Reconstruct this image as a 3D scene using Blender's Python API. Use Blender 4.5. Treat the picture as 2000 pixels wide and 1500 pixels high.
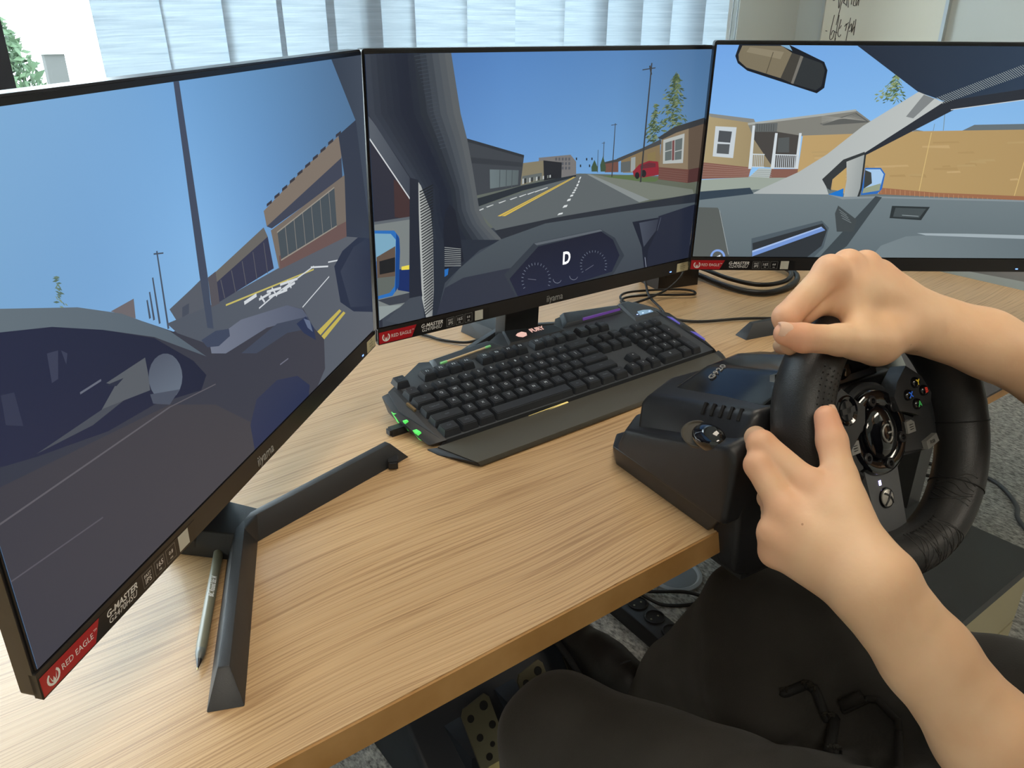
import bpy, bmesh, math, random
import numpy as np
from mathutils import Vector, Matrix, Euler

scene = bpy.context.scene
for o in list(bpy.data.objects):
    bpy.data.objects.remove(o)
COL = scene.collection
R = math.radians

# ---------------------------------------------------------------- camera
cam_d = bpy.data.cameras.new('camera'); cam = bpy.data.objects.new('camera', cam_d); COL.objects.link(cam)
cam.location = (-0.39861, -0.78801, 0.42232)
cam.rotation_euler = (R(65.7523), R(-0.34496), R(-37.0128))
cam_d.sensor_width = 36.0; cam_d.lens = 36.0 * 1543.52 / 2000.0
cam_d.clip_start = 0.02; cam_d.clip_end = 200
scene.camera = cam
scene.view_settings.view_transform = 'Standard'
scene.view_settings.look = 'None'
scene.view_settings.gamma = 1.0
scene.view_settings.exposure = 0.0
scene.view_settings.use_curve_mapping = False

# ---------------------------------------------------------------- daylight (enters through the window)
world = bpy.data.worlds.new('daylight'); scene.world = world; world.use_nodes = True
nt = world.node_tree; nt.nodes.clear()
bg = nt.nodes.new('ShaderNodeBackground'); wo = nt.nodes.new('ShaderNodeOutputWorld')
bg.inputs[0].default_value = (0.78, 0.90, 1.0, 1); bg.inputs[1].default_value = 11.0
nt.links.new(bg.outputs[0], wo.inputs[0])
# ceiling panel lamps of the office
def ceiling_lamp_light(loc, sx, sy, power, col):
    d = bpy.data.lights.new('ceiling_panel_light', 'AREA'); d.shape = 'RECTANGLE'; d.size = sx; d.size_y = sy
    d.energy = power; d.color = col
    o = bpy.data.objects.new('ceiling_panel_light', d); COL.objects.link(o); o.location = loc
    return o
LAMPS = [(0.30, -0.05, 1.86), (-1.5, -1.9, 1.86), (1.7, -2.4, 1.86)]
for L, pw in zip(LAMPS, (11.0, 25.0, 25.0)):
    ceiling_lamp_light(L, 1.2, 0.6, pw, (1.0, 0.92, 0.80))

# ---------------------------------------------------------------- materials
def lin(c):
    return tuple((v / 12.92 if v <= 0.04045 else ((v + 0.055) / 1.055) ** 2.4) for v in (x / 255.0 for x in c))
def L4(c): return (*lin(c), 1.0)
MATS = {}
def mat(name, rgb, rough=0.5, metal=0.0, spec=0.5, emit=None, es=0.0, coat=0.0, trans=0.0, bump=None, var=None, sss=0.0, sheen=0.0):
    """rgb in sRGB 0..255; bump=(scale,strength); var=(scale,rgb2,amount)"""
    if name in MATS: return MATS[name]
    m = bpy.data.materials.new(name); m.use_nodes = True; t = m.node_tree
    b = t.nodes['Principled BSDF']
    b.inputs['Base Color'].default_value = L4(rgb); b.inputs['Roughness'].default_value = rough
    b.inputs['Metallic'].default_value = metal; b.inputs['Specular IOR Level'].default_value = spec
    b.inputs['Coat Weight'].default_value = coat; b.inputs['Transmission Weight'].default_value = trans
    if sheen: b.inputs['Sheen Weight'].default_value = sheen
    if sss:
        b.inputs['Subsurface Weight'].default_value = sss; b.inputs['Subsurface Radius'].default_value = (0.012, 0.005, 0.003); b.inputs['Subsurface Scale'].default_value = 0.5
    if emit:
        b.inputs['Emission Color'].default_value = L4(emit); b.inputs['Emission Strength'].default_value = es
    if bump or var:
        tc = t.nodes.new('ShaderNodeTexCoord')
    if bump:
        n = t.nodes.new('ShaderNodeTexNoise'); n.inputs['Scale'].default_value = bump[0]; n.inputs['Detail'].default_value = 3
        bp = t.nodes.new('ShaderNodeBump'); bp.inputs['Strength'].default_value = bump[1]; bp.inputs['Distance'].default_value = 0.001
        t.links.new(tc.outputs['Object'], n.inputs['Vector']); t.links.new(n.outputs['Fac'], bp.inputs['Height']); t.links.new(bp.outputs['Normal'], b.inputs['Normal'])
    if var:
        n = t.nodes.new('ShaderNodeTexNoise'); n.inputs['Scale'].default_value = var[0]; n.inputs['Detail'].default_value = 4
        r = t.nodes.new('ShaderNodeValToRGB'); r.color_ramp.elements[0].position = 0.5 - var[2] / 2; r.color_ramp.elements[1].position = 0.5 + var[2] / 2
        r.color_ramp.elements[0].color = L4(rgb); r.color_ramp.elements[1].color = L4(var[1])
        t.links.new(tc.outputs['Object'], n.inputs['Vector']); t.links.new(n.outputs['Fac'], r.inputs['Fac']); t.links.new(r.outputs['Color'], b.inputs['Base Color'])
    MATS[name] = m
    return m

# ---------------------------------------------------------------- mesh helpers
def link(o, parent=None):
    COL.objects.link(o)
    if parent is not None: o.parent = parent
    return o
def tag(o, label=None, cat=None, group=None, kind=None):
    if label: o['label'] = label
    if cat: o['category'] = cat
    if group: o['group'] = group
    if kind: o['kind'] = kind
    return o
def empty(name, loc=(0, 0, 0), rz=0.0, label=None, cat=None, group=None):
    o = bpy.data.objects.new(name, None); o.empty_display_size = 0.05
    o.location = loc; o.rotation_euler = (0, 0, rz); COL.objects.link(o)
    return tag(o, label, cat, group)
def mobj(name, verts, faces, m, parent=None, smooth=False, mats=None):
    me = bpy.data.meshes.new(name); me.from_pydata([tuple(map(float, v)) for v in verts], [], [tuple(map(int, f)) for f in faces]); me.update()
    if m is not None: me.materials.append(m)
    if smooth: me.polygons.foreach_set('use_smooth', [True] * len(me.polygons))
    o = bpy.data.objects.new(name, me)
    return link(o, parent)
def bobj(name, bm, m, parent=None, smooth=False, bevel=0.0, seg=2, ang=30, autosmooth=False):
    if bevel > 0:
        es = [e for e in bm.edges if len(e.link_faces) == 2 and e.calc_face_angle(0) > R(ang)]
        bmesh.ops.bevel(bm, geom=es, offset=bevel, segments=seg, affect='EDGES', profile=0.6, clamp_overlap=True)
    bmesh.ops.recalc_face_normals(bm, faces=bm.faces)
    me = bpy.data.meshes.new(name); bm.to_mesh(me); bm.free()
    me.materials.append(m)
    if smooth:
        me.polygons.foreach_set('use_smooth', [True] * len(me.polygons))
        if autosmooth:
            me.set_sharp_from_angle(angle=R(35))
    o = bpy.data.objects.new(name, me)
    return link(o, parent)
def xf(bm, verts, M):
    for v in verts: v.co = M @ v.co
def bm_box(bm, lo, hi, M=None):
    lo, hi = Vector(lo), Vector(hi)
    vs = [bm.verts.new((x, y, z)) for z in (lo.z, hi.z) for y in (lo.y, hi.y) for x in (lo.x, hi.x)]
    for f in ((0, 2, 3, 1), (4, 5, 7, 6), (0, 1, 5, 4), (2, 6, 7, 3), (0, 4, 6, 2), (1, 3, 7, 5)): bm.faces.new([vs[i] for i in f])
    if M is not None: xf(bm, vs, M)
    return vs
def box(name, lo, hi, m, parent=None, bevel=0.0, seg=2, M=None, smooth=False):
    bm = bmesh.new(); bm_box(bm, lo, hi, M)
    return bobj(name, bm, m, parent, bevel=bevel, seg=seg, smooth=smooth or bevel > 0, autosmooth=True)
def bm_prism(bm, poly, z0, z1, M=None):
    a = [bm.verts.new((x, y, z0)) for x, y in poly]; b = [bm.verts.new((x, y, z1)) for x, y in poly]
    n = len(poly)
    bm.faces.new(a[::-1]); bm.faces.new(b)
    for i in range(n): bm.faces.new((a[i], a[(i + 1) % n], b[(i + 1) % n], b[i]))
    if M is not None: xf(bm, a + b, M)
    return a + b
def prism(name, poly, z0, z1, m, parent=None, bevel=0.0, M=None, seg=2):
    bm = bmesh.new(); bm_prism(bm, poly, z0, z1, M)
    return bobj(name, bm, m, parent, bevel=bevel, seg=seg, smooth=bevel > 0, autosmooth=True)
def hull(name, pts, m, parent=None, bevel=0.0, seg=3, ang=18):
    bm = bmesh.new()
    for q in pts: bm.verts.new(q)
    r = bmesh.ops.convex_hull(bm, input=bm.verts)
    bmesh.ops.delete(bm, geom=[e for e in r['geom_interior'] if isinstance(e, bmesh.types.BMVert)], context='VERTS')
    bmesh.ops.dissolve_limit(bm, angle_limit=R(2), verts=bm.verts, edges=bm.edges)
    return bobj(name, bm, m, parent, bevel=bevel, seg=seg, ang=ang, smooth=True, autosmooth=True)
def catmull(pts, n=8, closed=False):
    P = [Vector(q) for q in pts]; out = []
    N = len(P); rng = range(N if closed else N - 1)
    for i in rng:
        if closed: p0, p1, p2, p3 = P[(i - 1) % N], P[i], P[(i + 1) % N], P[(i + 2) % N]
        else: p0, p1, p2, p3 = P[max(i - 1, 0)], P[i], P[i + 1], P[min(i + 2, N - 1)]
        for k in range(n):
            t = k / n
            out.append(0.5 * ((2 * p1) + (p2 - p0) * t + (2 * p0 - 5 * p1 + 4 * p2 - p3) * t * t + (3 * p1 - p0 - 3 * p2 + p3) * t ** 3))
    if not closed: out.append(P[-1])
    return out
def tube(name, pts, r, m, parent=None, seg=8, n=6, rads=None, smooth=True, raw=False, caps=True):
    P = [Vector(q) for q in pts] if raw else catmull(pts, n)
    N = len(P); V = []; F = []
    up = None
    for i in range(N):
        d = (P[min(i + 1, N - 1)] - P[max(i - 1, 0)]).normalized()
        if up is None:
            up = Vector((0, 0, 1)) if abs(d.z) < 0.9 else Vector((1, 0, 0))
        a = up - d * up.dot(d)
        if a.length < 1e-6: a = d.orthogonal()
        a.normalize(); b = d.cross(a); up = a
        rr = r if rads is None else rads[0] + (rads[1] - rads[0]) * i / (N - 1)
        for k in range(seg):
            t = 2 * math.pi * k / seg; V.append(P[i] + (a * math.cos(t) + b * math.sin(t)) * rr)
    for i in range(N - 1):
        for k in range(seg):
            F.append((i * seg + k, i * seg + (k + 1) % seg, (i + 1) * seg + (k + 1) % seg, (i + 1) * seg + k))
    if caps:
        F.append(tuple(range(seg))[::-1]); F.append(tuple((N - 1) * seg + k for k in range(seg)))
    return mobj(name, V, F, m, parent, smooth=smooth)
def lathe(name, prof, m, parent=None, seg=24, M=None, smooth=True):
    """prof: list of (r, z) bottom to top, axis z"""
    V = []; F = []; n = len(prof)
    for r_, z in prof:
        for k in range(seg):
            t = 2 * math.pi * k / seg; V.append(Vector((r_ * math.cos(t), r_ * math.sin(t), z)))
    for i in range(n - 1):
        for k in range(seg): F.append((i * seg + k, i * seg + (k + 1) % seg, (i + 1) * seg + (k + 1) % seg, (i + 1) * seg + k))
    F.append(tuple(range(seg))[::-1]); F.append(tuple((n - 1) * seg + k for k in range(seg)))
    if M is not None: V = [M @ v for v in V]
    o = mobj(name, V, F, m, parent, smooth=smooth)
    if smooth: o.data.set_sharp_from_angle(angle=R(40))
    return o
def frame(o, ex, ey, ez):
    ex, ey, ez = Vector(ex), Vector(ey), Vector(ez)
    return Matrix(((ex.x, ey.x, ez.x, o[0]), (ex.y, ey.y, ez.y, o[1]), (ex.z, ey.z, ez.z, o[2]), (0, 0, 0, 1)))
def text(name, s, size, M, m, parent=None, extrude=0.0002, shear=0.0, align='CENTER', sx=1.0, bold=0.0):
    c = bpy.data.curves.new(name, 'FONT'); c.body = s; c.size = size; c.extrude = extrude; c.shear = shear; c.offset = bold
    c.align_x = align; c.align_y = 'CENTER'; c.resolution_u = 3
    t = bpy.data.objects.new(name, c); COL.objects.link(t)
    dg = bpy.context.evaluated_depsgraph_get()
    me = bpy.data.meshes.new_from_object(t.evaluated_get(dg)); bpy.data.objects.remove(t); bpy.data.curves.remove(c)
    me.name = name; me.transform(M @ Matrix.Diagonal((sx, 1, 1, 1)))
    me.materials.clear(); me.materials.append(m)
    o = bpy.data.objects.new(name, me)
    return link(o, parent)

# ---------------------------------------------------------------- implicit surfaces (smooth blends meshed with surface nets)
class Implicit:
    def __init__(s, lo, hi, h):
        s.lo = np.array(lo, float); s.h = h
        s.n = np.ceil((np.array(hi, float) - s.lo) / h).astype(int) + 1
        s.F = np.full(s.n, 0.03, np.float32)
    def region(s, lo, hi):
        a = np.clip(np.floor((np.array(lo) - s.lo) / s.h).astype(int), 0, s.n - 1)
        b = np.clip(np.ceil((np.array(hi) - s.lo) / s.h).astype(int) + 1, 1, s.n)
        g = [s.lo[i] + s.h * np.arange(a[i], b[i]) for i in range(3)]
        X, Y, Z = np.meshgrid(*g, indexing='ij', sparse=True)
        return (slice(a[0], b[0]), slice(a[1], b[1]), slice(a[2], b[2])), X, Y, Z
    def blend(s, sl, d, k):
        a = s.F[sl]
        if k <= 0: s.F[sl] = np.minimum(a, d); return
        t = np.clip(0.5 + 0.5 * (a - d) / k, 0, 1)
        s.F[sl] = a * (1 - t) + d * t - k * t * (1 - t)
    def cone(s, a, b, ra, rb, k=0.004, flat=None, fs=1.0):
        """tapered capsule; flat = direction in which the section is scaled by fs"""
        a = np.array(a, float); b = np.array(b, float); m = max(ra, rb) * max(1, fs) + k + 2 * s.h + 0.004
        sl, X, Y, Z = s.region(np.minimum(a, b) - m, np.maximum(a, b) + m)
        d = b - a; L2 = max(d @ d, 1e-12)
        px, py, pz = X - a[0], Y - a[1], Z - a[2]
        t = np.clip((px * d[0] + py * d[1] + pz * d[2]) / L2, 0, 1)
        qx, qy, qz = px - t * d[0], py - t * d[1], pz - t * d[2]
        if flat is not None:
            w = np.array(flat, float); w = w - d * (w @ d) / L2; w /= np.linalg.norm(w)
            c = (qx * w[0] + qy * w[1] + qz * w[2]) * (1 / fs - 1)
            qx, qy, qz = qx + c * w[0], qy + c * w[1], qz + c * w[2]
        dist = np.sqrt(qx * qx + qy * qy + qz * qz) - (ra + (rb - ra) * t)
        s.blend(sl, dist.astype(np.float32), k)
    def ball(s, c, r, k=0.004, sc=(1, 1, 1), sub=False):
        c = np.array(c, float); sc = np.array(sc, float); m = r * sc.max() + k + 2 * s.h + 0.004
        sl, X, Y, Z = s.region(c - m, c + m)
        d = (np.sqrt(((X - c[0]) / sc[0]) ** 2 + ((Y - c[1]) / sc[1]) ** 2 + ((Z - c[2]) / sc[2]) ** 2) - r) * sc.min()
        d = d.astype(np.float32)
        if sub:
            a = s.F[sl]; d = -d; t = np.clip(0.5 - 0.5 * (a - d) / k, 0, 1); s.F[sl] = a * (1 - t) + d * t + k * t * (1 - t)
        else: s.blend(sl, d, k)
    def field(s):
        return s.region(s.lo, s.lo + s.h * s.n)
    def mesh(s):
        F = s.F; ins = F < 0; nx, ny, nz = F.shape
        c = np.zeros((nx - 1, ny - 1, nz - 1), np.uint8)
        for dx in (0, 1):
            for dy in (0, 1):
                for dz in (0, 1): c += ins[dx:nx - 1 + dx, dy:ny - 1 + dy, dz:nz - 1 + dz]
        act = (c > 0) & (c < 8); idx = np.full(act.shape, -1, np.int32)
        I = np.argwhere(act); idx[act] = np.arange(len(I))
        acc = np.zeros((len(I), 3)); cnt = np.zeros(len(I))
        corner = [(0, 0, 0), (1, 0, 0), (0, 1, 0), (1, 1, 0), (0, 0, 1), (1, 0, 1), (0, 1, 1), (1, 1, 1)]
        val = [F[I[:, 0] + q[0], I[:, 1] + q[1], I[:, 2] + q[2]].astype(float) for q in corner]
        for a in range(8):
            for b in range(a + 1, 8):
                dd = [abs(corner[a][i] - corner[b][i]) for i in range(3)]
                if sum(dd) != 1: continue
                m = (val[a] < 0) != (val[b] < 0)
                t = np.where(m, val[a] / np.where(m, val[a] - val[b], 1), 0)
                pa, pb = np.array(corner[a]), np.array(corner[b])
                acc += m[:, None] * (pa + t[:, None] * (pb - pa)); cnt += m
        V = s.lo + s.h * (I + acc / cnt[:, None])
        faces = []
        for ax in range(3):
            u, v = [(1, 2), (2, 0), (0, 1)][ax]
            sl0 = [slice(None)] * 3; sl1 = [slice(None)] * 3
            sl0[ax] = slice(0, -1); sl1[ax] = slice(1, None)
            e0 = ins[tuple(sl0)]; e1 = ins[tuple(sl1)]
            E = np.argwhere(e0 != e1)
            E = E[(E[:, u] > 0) & (E[:, v] > 0) & (E[:, u] < F.shape[u] - 1) & (E[:, v] < F.shape[v] - 1)]
            flip = e0[E[:, 0], E[:, 1], E[:, 2]]
            def cell(du, dv):
                q = E.copy(); q[:, u] -= du; q[:, v] -= dv
                return idx[q[:, 0], q[:, 1], q[:, 2]]
            f = np.stack([cell(1, 1), cell(0, 1), cell(0, 0), cell(1, 0)], 1)
            f[~flip] = f[~flip][:, ::-1]
            faces.append(f)
        Fq = np.concatenate(faces); Fq = Fq[(Fq >= 0).all(1)]
        return V, Fq
def smooth_verts(V, F, it=2, lam=0.5):
    n = len(V)
    e = np.concatenate([F[:, [0, 1]], F[:, [1, 2]], F[:, [2, 3]], F[:, [3, 0]]])
    for _ in range(it):
        acc = np.zeros_like(V); cnt = np.zeros(n)
        for k in range(3):
            acc[:, k] = np.bincount(e[:, 0], V[e[:, 1], k], n) + np.bincount(e[:, 1], V[e[:, 0], k], n)
        cnt = np.bincount(e[:, 0], minlength=n) + np.bincount(e[:, 1], minlength=n)
        V = V * (1 - lam) + lam * acc / np.maximum(cnt, 1)[:, None]
    return V
def np_obj(name, V, F, m, parent=None, smooth=True):
    me = bpy.data.meshes.new(name); n = len(V); q = len(F)
    me.vertices.add(n); me.vertices.foreach_set('co', np.asarray(V, np.float32).ravel())
    me.loops.add(q * 4); me.loops.foreach_set('vertex_index', np.asarray(F, np.int32).ravel())
    me.polygons.add(q); me.polygons.foreach_set('loop_start', np.arange(0, q * 4, 4, dtype=np.int32)); me.polygons.foreach_set('loop_total', np.full(q, 4, np.int32))
    me.update(calc_edges=True); me.validate()
    if smooth: me.polygons.foreach_set('use_smooth', np.ones(len(me.polygons), bool))
    me.materials.append(m)
    return link(bpy.data.objects.new(name, me), parent)
# ================================================================= room
ZF = -0.73
ZC = 1.90
YW, XW = 1.30, 2.60          # window wall, right wall
YB, XL = -4.2, -3.2
m_wall = mat('wall_paint', (200, 204, 200), 0.85, bump=(60, .15))
m_ceil = mat('ceiling_paint', (232, 230, 224), 0.9)
def carpet_material():
    m = bpy.data.materials.new('grey_carpet'); m.use_nodes = True; t = m.node_tree; b = t.nodes['Principled BSDF']
    tc = t.nodes.new('ShaderNodeTexCoord')
    n = t.nodes.new('ShaderNodeTexNoise'); n.inputs['Scale'].default_value = 130; n.inputs['Detail'].default_value = 6; n.inputs['Roughness'].default_value = .75
    mp = t.nodes.new('ShaderNodeMapping'); mp.inputs['Scale'].default_value = (1, .45, 1)
    r = t.nodes.new('ShaderNodeValToRGB'); r.color_ramp.elements[0].position = .36; r.color_ramp.elements[1].position = .64
    r.color_ramp.elements[0].color = L4((96, 96, 92)); r.color_ramp.elements[1].color = L4((214, 208, 198))
    n2 = t.nodes.new('ShaderNodeTexNoise'); n2.inputs['Scale'].default_value = 9
    mx = t.nodes.new('ShaderNodeMixRGB'); mx.blend_type = 'MULTIPLY'; mx.inputs[0].default_value = .35
    bp = t.nodes.new('ShaderNodeBump'); bp.inputs['Strength'].default_value = .6; bp.inputs['Distance'].default_value = .003
    t.links.new(tc.outputs['Object'], mp.inputs['Vector']); t.links.new(mp.outputs[0], n.inputs['Vector']); t.links.new(tc.outputs['Object'], n2.inputs['Vector'])
    t.links.new(n.outputs['Fac'], r.inputs['Fac']); t.links.new(r.outputs['Color'], mx.inputs[1]); t.links.new(n2.outputs['Fac'], mx.inputs[2])
    t.links.new(mx.outputs[0], b.inputs['Base Color']); t.links.new(n.outputs['Fac'], bp.inputs['Height']); t.links.new(bp.outputs[0], b.inputs['Normal'])
    b.inputs['Roughness'].default_value = .95
    return m
m_carpet = carpet_material()
def struct(o): o['kind'] = 'structure'; return o
fl = struct(box('floor', (XL, YB, ZF - .1), (XW, YW, ZF), m_carpet))
struct(box('ceiling', (XL, YB, ZC), (XW, YW, ZC + .1), m_ceil))
struct(box('wall_right', (XW, YB, ZF), (XW + .1, YW + .1, ZC), m_wall))
struct(box('wall_left', (XL - .1, YB, ZF), (XL, YW + .1, ZC), m_wall))
struct(box('wall_rear', (XL, YB - .1, ZF), (XW, YB, ZC), m_wall))
# window wall with one long opening
WX0, WX1, WZ0, WZ1 = -2.2, 2.235, 0.10, 1.70
bm = bmesh.new()
bm_box(bm, (XL, YW, ZF), (XW, YW + .12, WZ0)); bm_box(bm, (XL, YW, WZ1), (XW, YW + .12, ZC)); bm_box(bm, (XL, YW, WZ0), (WX0, YW + .12, WZ1)); bm_box(bm, (WX1, YW, WZ0), (XW, YW + .12, WZ1))
struct(bobj('wall_window', bm, m_wall))
m_frame_w = mat('window_frame_white', (226, 230, 232), .4)
m_frame_d = mat('window_frame_dark', (44, 48, 56), .4)
wf = struct(empty('window_1'))
mulls = [(-2.2, m_frame_w), (-0.215, m_frame_d), (0.62, m_frame_w), (2.18, m_frame_w)]
for x, mm in mulls: box('mullion', (x, YW + .03, WZ0 + .04), (x + .06, YW + .09, WZ1 - .04), mm, wf, bevel=.004)
box('frame_rail', (WX0, YW + .03, WZ0), (WX1, YW + .09, WZ0 + .05), m_frame_w, wf, bevel=.004)
box('frame_rail', (WX0, YW + .03, WZ1 - .05), (WX1, YW + .09, WZ1), m_frame_w, wf, bevel=.004)
m_glass = bpy.data.materials.new('window_glass'); m_glass.use_nodes = True
t = m_glass.node_tree; t.nodes.clear()
gl = t.nodes.new('ShaderNodeBsdfGlossy'); gl.inputs['Roughness'].default_value = .02
tr = t.nodes.new('ShaderNodeBsdfTransparent'); tr.inputs[0].default_value = (.96, .98, .97, 1)
lw = t.nodes.new('ShaderNodeFresnel'); lw.inputs[0].default_value = 1.3
mx = t.nodes.new('ShaderNodeMixShader'); ou = t.nodes.new('ShaderNodeOutputMaterial')
t.links.new(lw.outputs[0], mx.inputs[0]); t.links.new(tr.outputs[0], mx.inputs[1]); t.links.new(gl.outputs[0], mx.inputs[2]); t.links.new(mx.outputs[0], ou.inputs[0])
for x0, x1 in ((-2.14, -.215), (-.155, .62), (.68, 2.18)):
    box('pane', (x0, YW + .055, WZ0 + .05), (x1, YW + .06, WZ1 - .05), m_glass, wf)
struct(box('trim_1', (WX0 - .04, YW - .10, WZ0 - .03), (WX1 + .04, YW + .04, WZ0), m_frame_w, bevel=.006))   # sill
struct(box('baseboard_right', (XW - .012, YB, ZF), (XW, YW, ZF + .08), m_frame_w))
# ---- ceiling panel lamps
m_lamp = mat('lamp_diffuser', (255, 240, 215), .6, emit=(255, 236, 205), es=2.2)
m_lampf = mat('lamp_frame', (230, 230, 228), .5)
for i, (x, y, z) in enumerate(LAMPS):
    e = empty('ceiling_lamp', (x, y, ZC), 0, 'white rectangular ceiling panel lamp ' + ('above the driving desk', 'behind the driver, away from the whiteboard wall', 'behind the driver, near the whiteboard wall')[i], 'lamp')
    box('lamp_frame', (-.63, -.33, -.03), (.63, .33, 0), m_lampf, e, bevel=.004); box('diffuser', (-.6, -.3, -.034), (.6, .3, -.029), m_lamp, e)
# ---- vertical blinds: translucent woven slats
def slat_material():
    m = bpy.data.materials.new('blind_fabric'); m.use_nodes = True; t = m.node_tree; t.nodes.clear()
    tc = t.nodes.new('ShaderNodeTexCoord'); mp = t.nodes.new('ShaderNodeMapping'); mp.inputs['Scale'].default_value = (4, 4, 150)
    n = t.nodes.new('ShaderNodeTexNoise'); n.inputs['Scale'].default_value = 1.0; n.inputs['Detail'].default_value = 5; n.inputs['Roughness'].default_value = .7
    r = t.nodes.new('ShaderNodeValToRGB'); r.color_ramp.elements[0].position = .3; r.color_ramp.elements[1].position = .62
    r.color_ramp.elements[0].color = (.16, .21, .26, 1); r.color_ramp.elements[1].color = (.36, .42, .47, 1)
    d = t.nodes.new('ShaderNodeBsdfDiffuse'); d.inputs[0].default_value = (.50, .56, .62, 1)
    tl = t.nodes.new('ShaderNodeBsdfTranslucent'); mx = t.nodes.new('ShaderNodeMixShader'); mx.inputs[0].default_value = .55
    ou = t.nodes.new('ShaderNodeOutputMaterial')
    t.links.new(tc.outputs['Object'], mp.inputs[0]); t.links.new(mp.outputs[0], n.inputs['Vector']); t.links.new(n.outputs['Fac'], r.inputs['Fac']); t.links.new(r.outputs['Color'], tl.inputs[0])
    t.links.new(d.outputs[0], mx.inputs[1]); t.links.new(tl.outputs[0], mx.inputs[2]); t.links.new(mx.outputs[0], ou.inputs[0])
    return m
m_slat = slat_material()
m_gchain = mat('bead_chain', (120, 130, 136), .4)
m_rail = mat('blind_rail', (214, 216, 216), .4)
SLW = .156
def slat_mesh(w, name='slat'):
    # gently curved strip, 8 columns, rows down its length
    V, F = [], []; nc = 8; zs = np.linspace(0, -1.60, 5)
    for z in zs:
        for i in range(nc + 1):
            u = -w / 2 + w * i / nc; V.append((u, .004 * (1 - (2 * u / w) ** 2), z))
    for j in range(4):
        for i in range(nc): a = j * (nc + 1) + i; F.append((a, a + 1, a + nc + 2, a + nc + 1))
    me = bpy.data.meshes.new(name); me.from_pydata(V, [], F); me.materials.append(m_slat)
    me.polygons.foreach_set('use_smooth', [True] * len(me.polygons))
    return me
sm_a, sm_b = slat_mesh(.149), slat_mesh(.174)
YS = YW - .08
def blind(label, slats, x0, x1, chain=None):
    e = empty('vertical_blind', ((x0 + x1) / 2, YS, 1.68), 0, label, 'blind', 'vertical blinds at the window')
    box('head_rail', (x0 - (x0 + x1) / 2, -.02, -.015), (x1 - (x0 + x1) / 2, .02, .015), m_rail, e, bevel=.003)
    for i, (x, rot, lean) in enumerate(slats):
        o = bpy.data.objects.new('slat', sm_b if chain else sm_a); link(o, e); o.location = (x - (x0 + x1) / 2, (i % 2) * .006 - .003, -.02); o.rotation_euler = (0, R(lean), R(rot))
    if chain:
        cx = chain - (x0 + x1) / 2
        tube('chain', [(cx, -.01, -.02), (cx + .003, -.012, -.6), (cx - .002, -.01, -1.45), (cx + .012, -.01, -1.5), (cx + .024, -.01, -1.45), (cx + .026, -.012, -.6), (cx + .024, -.01, -.02)], .0016, m_gchain, e, seg=6)
    return e
BL = []  # slat centre, rotation, lean
xs1 = [0.033, 0.180, 0.327, 0.470, 0.600, 0.705]
sl1 = [(x, rz, ln) for x, rz, ln in zip(xs1, (5, 4, 4, 0, -4, -8), (-2.0, -1.8, -1.2, -.8, -.6, -.4))]
sl2 = [(x, rz, ln) for x, rz, ln in zip((.878, 1.045, 1.226, 1.400, 1.530, 1.672, 1.826, 1.950), (-6, -6, -7, -12, -30, -29, -29, -29), (.6, .4, .4, .3, .2, .2, .1, 0))]
blind('pale woven vertical blind of wide slats beside the open window pane', sl1, -.06, .79)
blind('pale woven vertical blind drawn closed next to the wall corner', sl2, .80, 2.12, chain=2.085)
# ---- whiteboard on the right wall
wb = empty('whiteboard', (XW - .0005, .94, .9), 0, 'white dry-erase board with black handwriting on the wall beside the window', 'whiteboard')
m_wb = mat('whiteboard_enamel', (236, 232, 216), .10, spec=1.0, coat=1.0); m_alu = mat('aluminium_trim', (200, 204, 206), .3, .8)
WBY0, WBY1 = .709 - .94, 1.172 - .94
box('surface', (-.014, WBY0, -.72), (-.004, WBY1, .6), m_wb, wb)
box('edge_trim', (-.02, WBY0 - .012, -.73), (0, WBY0, .61), m_alu, wb); box('edge_trim', (-.02, WBY1, -.73), (0, WBY1 + .012, .61), m_alu, wb)
box('edge_trim', (-.02, WBY0 - .012, -.742), (0, WBY1 + .012, -.73), m_alu, wb); box('edge_trim', (-.02, WBY0 - .012, .61), (0, WBY1 + .012, .622), m_alu, wb)
m_ink = mat('marker_ink', (66, 60, 56), .5)
# handwriting strokes: (distance from the left end of the board, height) in metres
HW = [
 [(.050, .055), (.062, .056)],
 [(.085, .075), (.092, .045), (.098, .028), (.104, .060), (.112, .078), (.118, .060), (.112, .050)],
 [(.112, .050), (.104, .010), (.098, -.030)], [(.122, .045), (.138, .070), (.130, .078), (.124, .050), (.142, .040)], [(.140, .09), (.146, .035)],
 [(.158, .095), (.152, .060), (.160, .030)], [(.178, .095), (.176, .040)], [(.195, .070), (.190, .040), (.204, .036)], [(.204, .06), (.21, .035), (.222, .06), (.224, .036)], [(.232, .055), (.240, .058)],
 [(.030, -.125), (.042, -.126)],
 [(.075, -.070), (.066, -.130), (.070, -.155), (.088, -.150), (.092, -.128), (.080, -.125), (.074, -.140)], [(.108, -.070), (.104, -.120), (.108, -.150)], [(.094, -.128), (.112, -.132)],
 [(.126, -.085), (.118, -.130), (.130, -.146), (.140, -.138)], [(.124, -.118), (.134, -.106)],
 [(.156, -.110), (.168, -.100), (.166, -.125)], [(.166, -.105), (.180, -.096)], [(.188, -.080), (.184, -.120), (.182, -.165), (.190, -.195)], [(.186, -.118), (.200, -.100), (.204, -.122), (.19, -.126)], [(.214, -.090), (.208, -.130), (.222, -.110), (.226, -.140)], [(.224, -.085), (.226, -.13)],
 [(.180, -.205), (.186, -.207)]]
for st in HW:
    tube('handwriting', [(-.015, WBY1 + .002 - a * .62, (b if b < -.06 and a != .104 and a != .098 else b - .075) - .355) for a, b in st], .0013, m_ink, wb, seg=5, n=4)
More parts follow.
